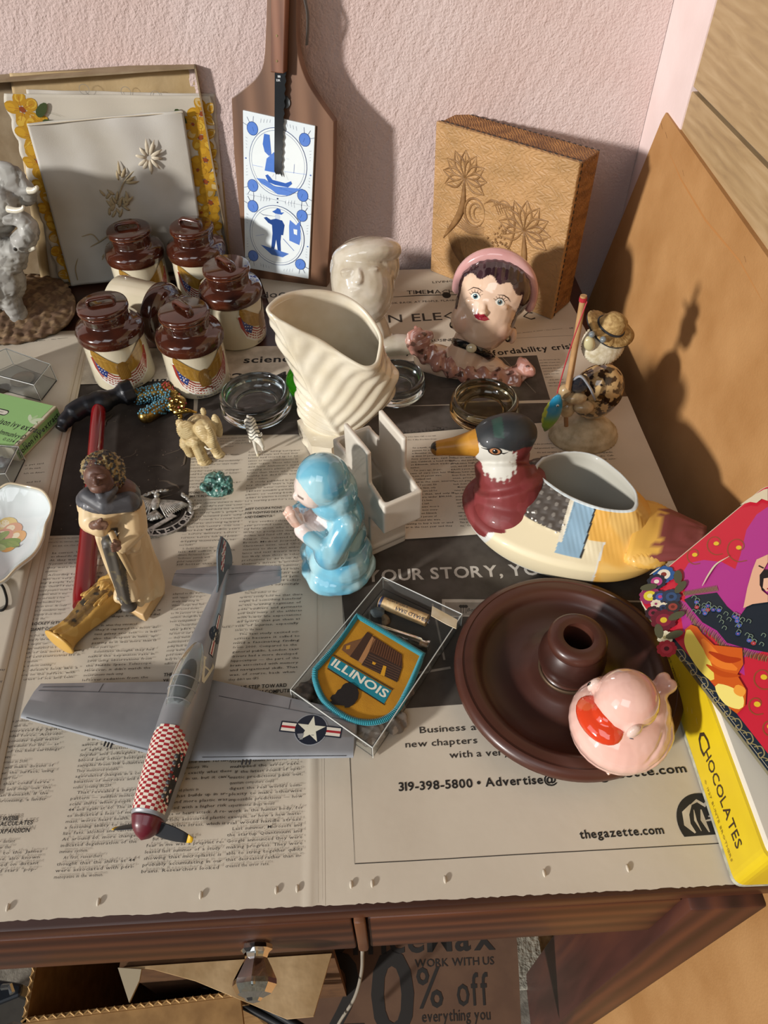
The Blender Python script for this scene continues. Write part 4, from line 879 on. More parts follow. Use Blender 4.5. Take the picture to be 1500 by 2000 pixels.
# --- turned wooden candle holder
cc = A([.146, .268]); ch = thing('candle_holder', 'turned dark wood candle holder with wide dish and central socket', 'candle holder', (cc[0], cc[1], .0012))
turn = woodmat('turned_wood', '#2c1711', '#3e211a', '#4f2d22', 24, .36, coat=.12, axis='X', dist=3, bump=.06)
mk('dish', lathe([(.001, 0), (.074, 0), (.078, .002), (.0795, .006), (.083, .007), (.0855, .011), (.0850, .0150), (.0825, .0172), (.0795, .0180), (.0790, .0172), (.0720, .0178), (.0690, .0168), (.0660, .0120), (.0625, .0085), (.055, .0068), (.044, .007), (.037, .0085), (.031, .0125), (.0265, .0145), (.001, .0150)], 96), turn, ch, smooth=60)
mk('socket', lathe([(.0205, .0145), (.0210, .0175), (.0190, .0190), (.0192, .021), (.0225, .025), (.0245, .032), (.0240, .040), (.0205, .047), (.0188, .0495), (.0200, .0505), (.0212, .0535), (.0208, .0575), (.0185, .0600), (.0140, .0607), (.0108, .0597), (.0104, .0575), (.0098, .030), (.001, .030)], 64), turn, ch, smooth=60)
mk('felt_ring', lathe([(.0202, .0148), (.0222, .0150), (.0222, .0175), (.0202, .018)], 48, close=True), M('brass_ring', '#5d4a38', .5, .6), ch, smooth=True)
# --- praying figure with cross planter
mb = A([-.0305, .384]); mt = thing('praying_figure_planter', 'white glazed cross-shaped planter with blue-cloaked praying figure on its front', 'planter', (.0, .400, .0022), 0)
ax = nrm([.0198, -.0398, 0]); th_ = nrm([.0398, .0198, 0]) # along arms, thickness (away from figure)
XF = Fr([.0018 - .0, .3965, .0022], ax, [0, 0, 1]); XF.n = th_ if XF.n @ th_ > 0 else XF.n
# front plate plane passes through near lower corner (0,0); shape coordinates: a along ax (near +), z up
w_, t_, H = .040, .036, .124
def cross_pts(i=0.):
    g_ = i
    return [(-w_ + g_, 0), (0 - g_, 0), (0 - g_, .050 + g_), (.025 - g_, .054 + g_), (.025 - g_, .086 - g_ * 0), (0 - g_, .091), (0 - g_, H), (-w_ + g_, H), (-w_ + g_, .091), (-w_ - .024 + g_, .088), (-w_ - .024 + g_, .054 + g_), (-w_ + g_, .050 + g_)]
def X3(a, z, n): return XF.o + ax * a + A([0, 0, 1]) * z + th_ * n
def plate(n0, n1):
    p = cross_pts(); V = [X3(a, z, n0) for a, z in p] + [X3(a, z, n1) for a, z in p]; n = len(p)
    return A(V), [list(range(n)), list(range(2 * n))[n:][::-1]] + [[i, n + i, n + (i + 1) % n, (i + 1) % n] for i in range(n)]
T_ = .0042
prs = [plate(0, T_), plate(t_ - T_, t_)]
def slab(a0, z0, a1, z1):
    d = nrm([a1 - a0, z1 - z0]); nn = A([-d[1], d[0]]) * T_ / 2; c = [(a0 - d[0] * T_ * .3, z0 - d[1] * T_ * .3), (a1 + d[0] * T_ * .3, z1 + d[1] * T_ * .3)]
    q_ = [A(c[0]) + nn, A(c[1]) + nn, A(c[1]) - nn, A(c[0]) - nn]; V = [X3(a, z, .0005) for a, z in q_] + [X3(a, z, t_ - .0005) for a, z in q_]
    return A(V), [[0, 1, 2, 3], [7, 6, 5, 4]] + [[i, 4 + i, 4 + (i + 1) % 4, (i + 1) % 4] for i in range(4)]
e = T_ / 2
for s_ in ((-e, 0, -e, .052), (-e, .052, .025 - e, .056), (.025 - e, .056, .025 - e, .0865), (-w_ + e, 0, -w_ + e, .052), (-w_ + e, .052, -w_ - .024 + e, .056), (-w_ - .024 + e, .056, -w_ - .024 + e, .0885), (-w_, .01, 0, .01)): prs.append(slab(*s_))
cm = glz('ivory_glaze', '#d9d3c8', col2='#d2cabb', vscale=25)
V, F = sculpt(prs, .0010, 10); mk('cross_planter', (V, F), cm, mt, smooth=True, world=True)
mk('soil_line', A([X3(a, .045, n) for a, n in ((-.001, .002), (-.001, t_ - .002), (-w_ + .001, t_ - .002), (-w_ + .001, .002))]) * 1 if False else (A([X3(a, .035, n) for a, n in ((-.002, .002), (-.002, t_ - .002), (-w_ + .002, t_ - .002), (-w_ + .002, .002))]), [[0, 1, 2, 3]]), M('inner_bisque', '#b7ab96', .8), mt, world=True)
mc = X3(-w_ / 2 + .008, 0, -.0235)[:2] + A([-.004, -.013]) # figure stands against the front plate
fwd = -th_; sd_ = ax
MS = 1.27
def m3(f, s, z): return (mc[0] + fwd[0] * f * MS + sd_[0] * s * MS, mc[1] + fwd[1] * f * MS + sd_[1] * s * MS, z * MS + .0022)
Rm = A([fwd, sd_, np.cross(fwd, sd_)]).T
def me(f, s, z, rf, rs, rz): return ell(m3(f, s, z), (rf * MS, rs * MS, rz * MS), 22, 14, R=Rm)
fp = [me(.001, .006, .010, .025, .024, .010), me(-.001, .004, .020, .022, .0235, .018), me(-.003, .0, .038, .018, .021, .020), me(-.004, 0, .055, .0165, .0205, .018), me(-.001, 0, .072, .015, .018, .014),
      me(.003, 0, .089, .0165, .0165, .0165), me(-.003, 0, .078, .0145, .0175, .016), seg(m3(-.002, -.020, .064), m3(.011, -.0195, .047), 0.0099, 0.0095), seg(m3(.011, -.0195, .047), m3(.022, -.006, .060), 0.0095, 0.0070),
      seg(m3(-.002, .019, .064), m3(.011, .020, .046), 0.0102, 0.0099), seg(m3(.011, .020, .046), m3(.022, .006, .060), 0.0099, 0.0070), me(.010, 0, .050, .011, .014, .014), me(.010, .018, .044, .012, .009, .014), me(.010, -.018, .044, .012, .009, .014),
      me(.007, .011, .012, .017, .017, .010), me(.003, -.012, .010, .018, .014, .009)]
def lf(V): D = V - A([mc[0], mc[1], 0]); return D @ fwd / MS, D @ sd_ / MS, (V[:, 2] - .0022) / MS
def mdisp(V):
    f, s, z = lf(V); h = .0010 * np.sin(s * 330 + z * 150 + 2 * np.sin(z * 90)) * smoothstep(.075, .05, z); return h
def mp_(V):
    f, s, z = lf(V); C = Cols(len(V), '#74b4cb')
    n = hashn(V, 75); C.put(smoothstep(.55, .8, n), '#a9d0d8', .8); C.put(smoothstep(.42, .2, n), '#4f9cc0', .6); C.put(smoothstep(.012, .002, z), '#7cb9cd', .6)
    fold = smoothstep(.5, 1, np.sin(s * 330 + z * 150 + 2 * np.sin(z * 90))); C.put(fold * (z < .07), '#a7d0d9', .6)
    C.put((z < .068) & (z > .052) & (f > .008) & (np.abs(s) < .011), '#eadcd8'); return C
fig('cloaked_body', mt, fp, .0011, 5, mp_, gl, mdisp, world=True)
fc = [me(.0115, 0, .0855, .0098, .0118, .0128), me(.0205, 0, .0838, .0028, .0026, .0034), me(.009, 0, .098, .006, .010, .004)]
def pf(V):
    f, s, z = lf(V); C = Cols(len(V), '#e3d2c8'); C.put((z > .0945), '#cdb69c', .5); C.put((z < .0795) & (z > .0775) & (np.abs(s) < .0028) & (f > .015), '#b8635a', .8)
    for k in (-1, 1): C.put((np.abs(z - .0868) < .0008) & (np.abs(s - k * .0046) < .0022) & (f > .015), '#5b4438', .8)
    return C
fig('face', mt, fc, .0008, 4, pf, gl, world=True)
hs = [seg(m3(.021, -.0035, .056), m3(.026, -.0018, .073), .0053, .0036), seg(m3(.021, .0035, .056), m3(.026, .0018, .073), .0053, .0036)]
for s in (-1, 1):
    for k in range(4): hs.append(seg(m3(.0225 + .0012 * k, s * .0028, .064), m3(.0245 + .0016 * k, s * .0016, .0745 - .0013 * abs(k - 1)), .0024, .0018))
    hs.append(seg(m3(.0205, s * .0045, .060), m3(.021, s * .0028, .0695), .0025, .002))
fig('praying_hands', mt, hs, .0007, 3, lambda V: (lambda C: (C.put(hashn(V, 220) > .6, '#d9a993', .5), C)[1])(Cols(len(V), '#dfc0b0')), gl, world=True)
# --- leaf vase
lv = thing('leaf_vase', 'tall cream crackle-glazed vase shaped like a curling veined leaf', 'vase', (-.03, .545, .0022))
rimP = [(745, 700, .103), (748, 660, .112), (728, 622, .122), (700, 592, .131), (665, 573, .139), (620, 565, .146), (575, 568, .150), (542, 580, .152), (519, 604, .151), (540, 624, .146), (570, 642, .139), (610, 662, .128), (645, 684, .118), (680, 705, .110), (715, 722, .103), (737, 718, .101)]
rim = cspline([PZ(x, y, z) for x, y, z in rimP], 8); nR = len(rim)
def alignring(c, rx, ry, z, ph=0):
    out = []
    for i in range(nR):
        a = 2 * math.pi * i / nR + ph; out.append((c[0] + rx * math.cos(a), c[1] + ry * math.sin(a), z))
    return A(out)
Rg = [alignring((-.030, .552), .030, .022, .0022), alignring((-.030, .552), .034, .025, .006), alignring((-.028, .556), .026, .019, .018), alignring((-.025, .558), .038, .026, .032), alignring((-.017, .562), .048, .030, .050), alignring((-.014, .567), .050, .031, .070), alignring((-.019, .572), .050, .030, .088)]
pts = [Rg[0], Rg[1], Rg[2]]
K = 26; ctrl = [Rg[2], Rg[3], Rg[4], Rg[5], Rg[6] * .45 + rim * .55 + A([0, 0, -.010]), rim]
def cat_(c, t):
    n = len(c) - 1; x = t * n; i = min(n - 1, int(x)); f = x - i; p = [c[max(0, i - 1)], c[i], c[i + 1], c[min(n, i + 2)]]
    return .5 * (2 * p[1] + (p[2] - p[0]) * f + (2 * p[0] - 5 * p[1] + 4 * p[2] - p[3]) * f * f + (3 * p[1] - p[0] - 3 * p[2] + p[3]) * f ** 3)
K = 70; outer = [Rg[0], Rg[1]]
mid_top = PZ(560, 625, .145)[:2]; mid_bot = PZ(655, 880, .02)[:2]
for k in range(K + 1):
    t = k / K; r = cat_(ctrl, t); c = r.mean(0); d = r - c; d[:, 2] = 0; n = d / (np.linalg.norm(d, axis=1, keepdims=True) + 1e-9)
    # veins: ridges running up and outwards from the midrib
    mx = -.022 + (-.050) * t ** 1.4; lat = r[:, 0] - mx; fr = r[:, 1] < c[1] + .004
    v = np.sin((t * 12 - np.abs(lat) * 85) * 2 * math.pi * .75); sgn = np.clip(np.abs(lat) / .006, 0, 1)
    rel = .0009 * v * sgn * smoothstep(1, .90, t) + .0022 * np.exp(-(lat / .0028) ** 2)
    edge = .0008 * np.sin(t * 34) * (np.abs(np.cos(2 * np.pi * np.arange(nR) / nR)) > .93)
    r = r + n * ((rel * np.where(fr, 1, .4))[:, None]) * smoothstep(0, .1, t) + n * edge[:, None] * smoothstep(0, .2, t) * (t < .9)
    outer.append(r)
inner = []
for k in range(30):
    t = 1 - k / 29 * .9; r = cat_(ctrl, t); c = r.mean(0); d = r - c; L_ = np.linalg.norm(d[:, :2], axis=1, keepdims=True); inner.append(c + d * (1 - .0042 / (L_ + 1e-6)).clip(.55) + A([0, 0, .0006 if k < 2 else 0]))
lip = outer[-1] + A([0, 0, .0014]); lip = (lip + inner[0]) / 2 + A([0, 0, .0012])
V, F = loft(outer + [lip] + inner); vm = M('crackle_cream', '#e4dcc8', .16, coat=1, col2='#dacfb6', vscale=40, bump=.08, bscale=300)
mk('body', (V, F), vm, lv, smooth=True, world=True)
mk('foot', prism([(PZ(*p, .0)[0], PZ(*p, .0)[1]) for p in ((584, 850), (600, 842), (650, 842), (690, 870), (650, 905), (612, 900))], .0022, .020), vm, lv, world=True)
# --- decoy duck planter
heading = nrm(PZ(925, 960, .03)[:2] - PZ(1340, 1075, .03)[:2]); dc = (PZ(925, 975, .03)[:2] + PZ(1265, 1060, .03)[:2]) / 2
dp_ = thing('duck_planter', 'painted ceramic wood duck planter with oval opening, red breast and yellow tail', 'planter', (dc[0], dc[1], .0026), math.atan2(heading[1], heading[0]))
def plan(a, k, zc): # outline of the body at height factor
    pass
nA = 360; rings = []
rimo = [PZ(x, y, .062) for x, y in ((1042, 925), (1060, 900), (1110, 888), (1160, 895), (1205, 925), (1240, 965), (1243, 995), (1225, 1007), (1170, 1002), (1110, 980), (1065, 950))]
rimo = cspline(rimo, 12); Rz = A(Matrix.Rotation(-math.atan2(heading[1], heading[0]), 3, 'Z')); rimL = (rimo - A([dc[0], dc[1], 0])) @ Rz.T
rc = rimL.mean(0)
angr = np.arctan2(rimL[:, 1] - rc[1], rimL[:, 0] - rc[0]); od = np.argsort(angr)
def rimat(a): 
    r = np.interp(a, angr[od], np.hypot(rimL[od, 0] - rc[0], rimL[od, 1] - rc[1]), period=2 * np.pi); return r
an = np.linspace(-np.pi, np.pi, nA, endpoint=False); rr = rimat(an)
def body(a, s): # s: 0 bottom centre .. 1 rim
    ca, sa = math.cos(a), math.sin(a)
    ex, ey = (.086 if ca > 0 else .094), .054
    R_ = 1 / math.sqrt((ca / ex) ** 2 + (sa / ey) ** 2)
    i = int((a + np.pi) / (2 * np.pi) * nA) % nA
    if s < .2: k = s / .2 * .72; return (k * R_ * ca, k * R_ * sa, 0)
    ph = (s - .2) / .8 # climb
    t = ph * math.pi / 2; z = .058 * math.sin(t * 1.0) ** 1.05 + .004 * ph
    ro = R_ * (.72 + .28 * math.sin(min(1, ph / .42) * math.pi / 2)); bx, by = ro * ca, ro * sa
    tx, ty = rc[0] + rr[i] * math.cos(a), rc[1] + rr[i] * math.sin(a)
    f = smoothstep(.40, 1., ph) ** .9; z = .034 * smoothstep(0, .5, ph) + (.028) * smoothstep(.38, 1, ph) + .001
    return (bx * (1 - f) + tx * f, by * (1 - f) + ty * f, z)
SS = np.linspace(.02, 1, 190)
Vb = [[body(a, s) for a in an] for s in SS]
rings = [A(r) for r in Vb]
def feather(P):
    "relief of feathers on the back (x<.01, not the flank)"
    x, y, z = P[:, 0], P[:, 1], P[:, 2]; m = smoothstep(.036, .044, z) * smoothstep(.0, -.02, x)
    u_ = x * 190; v_ = np.abs(y) * 260 - x * 60; b = np.sin(u_ * 1.2) * np.sin(v_)
    barbs = .5 * np.sin(x * 1500 + np.abs(y) * 900)
    g_ = smoothstep(.046, .050, z) * smoothstep(.055, .035, x) * (x > -.01)
    return m * (.0007 * b + .00022 * barbs) + g_ * .0008 * np.abs(np.sin(x * 420)) * np.abs(np.sin(y * 380 + np.floor(x * 133) * 1.5))
V, F = loft(rings, cap=False); Nn = vnorm(V, F); V = V + Nn * feather(V)[:, None]; nO = len(V)
inn = []
for k in range(14):
    t = k / 13; r = []
    for i, a in enumerate(an):
        rad = rr[i] - .003 - .002 * t; R2 = rad * (1 + .22 * math.sin(t * math.pi * .8)) * (1 if t < .8 else 1 - (t - .8) * 4.9); r.append((rc[0] * (1 - t) + rc[0] * t * .9 + R2 * math.cos(a), rc[1] * (1 - t) + R2 * math.sin(a) * (1 - .1 * t), .063 - .050 * min(1, t / .8) + (.0008 if k == 0 else 0)))
    inn.append(A(r))
lipr = (rings[-1] + inn[0]) / 2 + A([0, 0, .0012])
V2, F2 = loft([V[-nA:], lipr] + inn, cap=False); nv = len(V)
F = F + [[(i + nv - nA) if i >= 0 else i for i in f] for f in F2]; V = np.vstack([V, V2[nA:]])
def pdec(V, nO):
    x, y, z = V[:, 0], V[:, 1], V[:, 2]; C = Cols(len(V), '#dca84e'); yy = np.abs(y); wob = .003 * np.sin(z * 420) + .0022 * np.sin(yy * 700 + x * 200)
    C.put(smoothstep(.4, .7, hashn(V, 60)) * (x < -.02), '#e0bf78', .5)
    ZF = .0485 - .16 * np.maximum(0, x - .03)
    low = z < ZF; C.put(low & (x > -.0415), '#d6d6cf'); C.put(low & (x > -.040) & (x < .056) & (z > .009), '#ddd0ae')
    C.put((x > .046 + (.036 - z) * .35), '#d8d8d2')
    gy = (z >= ZF) & (x > -.006); C.put(gy, '#4d4640'); C.put(gy & (np.abs(np.sin(x * 420)) * np.abs(np.sin(y * 380 + np.floor(x * 133) * 1.5)) > .80), '#8a847c', .7)
    C.put((z > ZF - .009) & (x > -.026) & (x <= -.006), '#86a5ba'); C.put((z > ZF - .004) & (x > -.009) & (x <= -.0055), '#d9d2be'); C.put((z > ZF - .009) & (x > -.0275) & (x <= -.026), '#27241f')
    red = (x > .036 + wob + yy * .10 + np.maximum(0, .040 - z) * 1.1) & (z > .018 + wob + np.maximum(0, .075 - x) * .25); C.put(red, '#722a2a'); C.put(red & (hashn(V, 130) > .66), '#84383a', .6)
    inner_ = np.arange(len(V)) >= nO + nA; C.put(inner_, '#a9a79c'); C.put(np.arange(len(V)) >= nO * 1, '#c7cdcd', 1.) if False else None
    C.put((np.arange(len(V)) >= nO - nA) & (np.arange(len(V)) < nO + nA), '#cdd6d8'); return C
db = mk('body', (V, F), matt, dp_, smooth=True, cols=pdec(V, nO).c)
P = Printer() # pearl dots on the grey feathers
bm_ = BVHTree.FromPolygons([Vector(v) for v in V[:nO]], [f for f in F if max(f) < nO])
random.seed(11); dots = []
for k in range(20):
    x = random.uniform(-.008, .052); s = random.choice((-1, 1, 1)); h_ = bm_.ray_cast(Vector((x, s * .12, random.uniform(.060, .068))), Vector((0, -s, -.15)))
    if h_[0]: dots.append(ell(h_[0], (.0011, .0011, .0008), 8, 5))
mk('feather_dots', join(*dots), M('white_dot', '#dfe0dc', .4), db, kind='stuff')
# tail
TR = []
for k in range(16):
    t = k / 15; x = -.060 - .055 * t; w = .036 * (1 - .55 * t ** 1.5); hh_ = .013 * (1 - .72 * t); zc = .040 + .010 * t
    TR.append(A([(x, w * math.cos(a), zc + hh_ * math.sin(a) * (1 if math.sin(a) > 0 else 1.0 - .3 * t)) for a in np.linspace(0, 2 * np.pi, 40, endpoint=False)]))
Vt, Ft = loft(TR); Nt = vnorm(Vt, [f for f in Ft if len(f) == 4]); Vt = Vt + Nt * (.0006 * np.sin(np.abs(Vt[:, 1]) * 1400 - Vt[:, 0] * 500) * (Vt[:, 2] > .045) * smoothstep(-.06, -.075, Vt[:, 0]))[:, None]
Ct = Cols(len(Vt), '#d9a94e'); Ct.put((Vt[:, 2] > .044) & (Vt[:, 0] < -.080 - .25 * np.abs(Vt[:, 1]) * 0 - .004 * np.sin(Vt[:, 1] * 600)), '#7b3a38'); Ct.put((Vt[:, 0] < -.111), '#8a4a46')
mk('tail', (Vt, Ft), matt, dp_, smooth=True, cols=Ct.c)
for s in (-1, 1): # folded wing tips over the rump
    wv_, wf = ell((-.074, s * .024, .0405), (.019, .0125, .0080), 60, 30, R=A(Matrix.Rotation(s * .30, 3, 'Z') @ Matrix.Rotation(.05, 3, 'Y'))); nn = vnorm(wv_, wf); wv_ = wv_ + nn * (.0004 * np.sin(wv_[:, 0] * 1500 + np.abs(wv_[:, 1]) * 1300))[:, None]
    Cw = Cols(len(wv_), '#d6a64e'); Cw.put(hashn(wv_, 200) > .6, '#e0ba72', .5); mk('wing', (wv_, wf), matt, dp_, smooth=True, cols=Cw.c)
# neck and head; beak to the left in the photograph
hp3 = PY(985, 850, dc[1] + .055); 
hl3 = (A([hp3[0], hp3[1], hp3[2]]) - A([dc[0], dc[1], .0026])) @ Rz.T
bdir = nrm((A([*(PY(868, 838, hp3[1])[:2]), 0]) - A([hp3[0], hp3[1], 0])) @ Rz.T); bdir[2] = 0; bdir = nrm(bdir); bs = A([-bdir[1], bdir[0], 0])
HC = A([.062, hl3[1] * .5, .086]); 
def h3(f, s, z): return HC + bdir * f + bs * s + A([0, 0, z])
RH = A([bdir, bs, [0, 0, 1]]).T
hd_ = [ell((.042, 0, .034), (.034, .040, .023), 30, 18), ell(h3(-.001, 0, .002), (.0265, .0215, .0215), 26, 18, R=RH), ell(h3(-.006, 0, .008), (.0235, .0185, .0180), 22, 16, R=RH), ell(h3(.010, 0, -.003), (.017, .0165, .0150), R=RH), tube(spline([h3(-.006, 0, 0), h3(-.006, 0, -.015), (.055, HC[1] * .7, .062), (.048, HC[1] * .4, .048), (.044, 0, .030)], 5), [.019] * 4 + [.020] * 5 + [.026] * 5 + [.032] * 5 + [.034] * 2, 26)]
def ph(V):
    D = V - HC; f, s, z = D @ bdir, D @ bs, D[:, 2]; C = Cols(len(V), '#722a2a'); C.put(hashn(V, 130) > .66, '#82363a', .5)
    C.put((V[:, 2] < .034 + .0012 * np.sin(V[:, 1] * 900)) , '#d8d8d2'); C.put((V[:, 2] < .040) & (V[:, 0] < .030), '#4d4640')
    w = .0016 * np.sin(f * 1300) + .001 * np.sin(z * 1700 + f * 800)
    face = smoothstep(1.12, .9, ((f - .008) / (.0175 + w)) ** 2 + ((z + .002) / (.0145 + w)) ** 2); C.put(face, '#c9c7bd')
    cap = (z > .0085 + .0015 * np.sin(f * 300) - .25 * np.maximum(0, -.006 - f)) ; C.put(cap, '#23272a'); C.put(cap & (f > .002) & (f < .010) & (z > .017) & (s > -.004), '#244238', .8); return C
hv, HV, HF = fig('head', dp_, hd_, .0011, 14, ph, matt)
bp_ = [tube([h3(.018, 0, .000), h3(.028, 0, -.0015), h3(.040, 0, -.0035), h3(.054, 0, -.0045)], [.0130, .0102, .0080, .0064], 18, flat=1.0), ell(h3(.054, 0, -.0048), (.0060, .0068, .0062), R=RH)]
def pbk(V): D = V - HC; f = D @ bdir; C = Cols(len(V), '#b98328'); C.put(f > .0555, '#28221c'); C.put(hashn(V, 120) > .6, '#a8731f', .5); C.put(f < .0185, '#2a211a', .0); return C
fig('beak', hv, bp_, .0009, 4, pbk, matt)
hm = {}
for s in (-1, 1):
    P = Printer(); P.circ(.002, .0005, .0056, '#1c1815', ry=.0038, n=18); P.line([(-.0085, .0005), (-.004, .001), (0, .0)], .0012, '#1c1815', taper=True); P.line([(.004, .0), (.009, -.001), (.0125, .0003)], .0012, '#1c1815', taper=True)
    P.circ(.002, .0005, .0042, '#a8714c', ry=.0027, n=16); P.circ(.002, .0005, .0022, '#15110f', n=12); P.circ(.0013, .0013, .0005, '#ffffff', n=6)
    P.build('eye', bvh_map((HV, HF), h3(.011, 0, .0035), bdir * (-1), A([0, 0, 1]), bs * s + A([0, 0, .15]), .0001), hv, PAINT('eye_paint', .4), maxlen=.002, eps=.0001, step=2e-5, world=False)
# ================================================================ head vases
def bust_frame(base_px, top_px, lean):
    b = PZ(*base_px, .004); U = nrm(lean); N = nrm(CAM - b); N = nrm(N - U * (N @ U)); R_ = np.cross(U, N)
    f = Fr(b, R_, n=N); return f
LF = bust_frame((918, 742), (975, 510), (.13, .50, .85))
lady = thing('lady_head_vase', 'painted ceramic lady head with pink hat, black choker and ruffled collar', 'figurine', (LF.o[0], LF.o[1], .002))
lp = lambda x, y, n=0.: tuple(LF([(*LF.px(x, y), n)])[0])
def le(x, y, n, rs, ru, rn, k=22): return ell(lp(x, y, n), (rs, ru, rn), k, 14, R=A([LF.u, LF.v, LF.n]).T)
hdp = [le(950, 602, 0, .0345, .046, .033, 30), le(940, 640, .006, .024, .021, .021), le(935, 655, .013, .012, .009, .011), le(909, 622, .006, .016, .018, .020), le(972, 637, .006, .016, .018, .020), le(966, 566, -.003, .040, .036, .034, 30),
       le(944, 604, .0325, .0036, .0070, .0040), le(943, 610, .0345, .0048, .0036, .0042), le(939, 622, .0290, .0088, .0042, .0048), le(889, 628, -.004, .0050, .0095, .006), le(1001, 655, -.004, .0050, .0095, .006),
       seg(lp(925, 655, -.006), lp(905, 705, -.010), .0195, .0205), le(902, 715, -.014, .050, .020, .018, 26), le(850, 705, -.016, .026, .018, .016), le(960, 738, -.016, .030, .017, .016), le(925, 588, .026, .009, .004, .004), le(975, 598, .026, .009, .004, .004)]
lc0 = A(lp(950, 602))
def lad(V):
    D = V - LF.o; s = D @ LF.u; u = D @ LF.v; n = D @ LF.n; C = Cols(len(V), '#dcbda4'); C.put(hashn(V, 55) > .6, '#e2c6b0', .4)
    sx, ux = LF.px(958, 575); ax_ = LF.px(960, 500); t = .22
    S_ = (s - sx) - (u - ux) * t * .8; U_ = (u - ux) + (s - sx) * t
    hair = (U_ > .0155 - .0030 * np.sin(S_ * 300) - 6.5 * S_ ** 2 * 1.0) & (n > -.05) | (np.abs(S_) > .0325 - .10 * np.maximum(0, -U_)) & (U_ > -.026) | (n < -.012) & (U_ > -.020)
    C.put(hair, '#2f1d22'); C.put(hair & (hashn(V, 140) > .62), '#4b3338', .6); cx_ = LF.px(915, 628); 
    for px_ in ((905, 632), (985, 655)): c = LF.px(*px_); C.put(np.exp(-(((s - c[0]) / .009) ** 2 + ((u - c[1]) / .009) ** 2)) * (n > 0), '#dba590', .5)
    return C
lh, LV, LFc = fig('head', lady, hdp, .0012, 5, lad, gl, lambda P: .0004 * np.sin((P - LF.o) @ LF.u * 800) * ((P - LF.o) @ LF.v > LF.px(960, 545)[1]), world=True)
P = Printer(); K = LF.px
def eyeat(x, y, m):
    c = K(x, y); P.circ(c[0], c[1], .0050, '#e6e2d8', ry=.0034, ang=-.2); P.circ(c[0], c[1], .0027, '#4e7480', n=14); P.circ(c[0], c[1], .0017, '#14181a', n=12); P.circ(c[0] - .0008, c[1] + .0010, .0005, '#ffffff', n=6)
    P.line([(c[0] - .0055, c[1] + .001), (c[0] - .002, c[1] + .0040), (c[0] + .002, c[1] + .0038), (c[0] + .0052, c[1] - .0002)], .0008, '#1c1614', taper=True)
    for k in range(6): a = math.pi * (.12 + .15 * k); P.line([(c[0] + .0042 * math.cos(a), c[1] + .0034 * math.sin(a)), (c[0] + .0078 * math.cos(a), c[1] + .0064 * math.sin(a) + .0005)], .0003, '#4a382e')
eyeat(929, 579, -1); eyeat(975, 590, 1)
P.line([K(914, 568), K(925, 562), K(934, 564), K(943, 570)], .0009, '#2a1d1a', taper=True); P.line([K(970, 576), K(982, 577), K(990, 582), K(995, 590)], .0009, '#2a1d1a', taper=True)
P.poly([K(*q_) for q_ in ((926, 613), (933, 610), (939, 613), (945, 612), (955, 623), (946, 625), (935, 623), (929, 619))], '#a12438'); P.line([K(927, 615), K(940, 618), K(954, 623)], .0004, '#5e101c')
P.build('face_paint', bvh_map((LV, LFc), LF.o, LF.u, LF.v, LF.n, .0001), lh, PAINT('enamel', .12, coat=1), maxlen=.0022, eps=.0001, step=1.5e-5)
# hat: a pink brim wrapped around the back of the head
def hatring(rs, ru, n0, n1, c=(966, 571)):
    cs = LF.px(*c); V = []
    for a in np.linspace(-.35, math.pi + .25, 40): V.append((cs[0] + rs * math.cos(a) * 1.0 + .10 * ru * math.sin(a) * .5, cs[1] + ru * math.sin(a) - .10 * rs * math.cos(a), n0 + (n1 - n0) * math.sin(max(0, min(math.pi, a)))))
    return LF(V)
mk('hat', tube(hatring(.0410, .0370, -.010, .010), [.0026] + [.0052 + .0022 * math.sin(i / 38 * math.pi) for i in range(38)] + [.0026], 16, up=LF.n), glz('pink_hat', '#cfa3a0', col2='#c69391'), lady, smooth=True, world=True)
mk('hat_crown', le(972, 545, -.024, .036, .028, .018), MATS['pink_hat'], lady, smooth=True, world=True)
ck = spline([lp(884, 667, -.006), lp(890, 668, .004), lp(906, 672, .0115), lp(924, 678, .0145), lp(943, 687, .0125), lp(957, 697, .004), lp(962, 703, -.006)], 6)
mk('choker', tube(ck, .0045, 10, flat=.35, up=LF.n), glz('black_band', '#121011'), lady, smooth=True, world=True)
mk('cameo', le(921, 678, .0175, .0058, .0050, .0024, 16), glz('cameo_cream', '#cfc3a2'), lady, smooth=True, world=True)
for x, y in ((884, 634), (992, 661)):
    e_ = mk('earring', le(x, y, .0035, .0034, .0040, .0030, 14), MATS['black_band'], lady, smooth=True, world=True); mk('pearl', le(x - 1, y, .0062, .0015, .0018, .0012, 10), MATS['cameo_cream'], e_, smooth=True, world=True)
rf = spline([lp(826, 652, -.006), lp(812, 668, -.004), lp(833, 690, .0), lp(865, 708, .002), lp(905, 723, .002), lp(950, 738, .001), lp(1000, 738, -.004), lp(1038, 712, -.010)], 10); nr = len(rf)
rv = sculpt([tube(rf, [.0112 + .0020 * math.sin(i * .95) for i in range(nr)], 16, flat=.62, up=LF.n), le(818, 664, .004, .014, .013, .008), le(808, 672, .003, .008, .009, .006), le(832, 655, .004, .008, .007, .006)], .0010, 3)
def ruf(V):
    C = Cols(len(V), '#a8776a'); C.put(hashn(V, 90) > .55, '#b98a7c', .6); C.put(hashn(V + .3, 170) > .80, '#5e4038'); C.put(hashn(V + 1.3, 210) > .86, '#d8b9b0', .8); return C
RV = rv[0] + vnorm(*rv) * ((.0012 * np.sin(hashn(rv[0], 80) * 9))[:, None])
mk('ruffle_collar', (RV, rv[1]), gl, lady, smooth=True, cols=ruf(RV).c, world=True)
mk('bust_base', le(895, 728, -.020, .052, .014, .014, 30), glz('bust_pink', '#cdaea6'), lady, smooth=True, world=True)
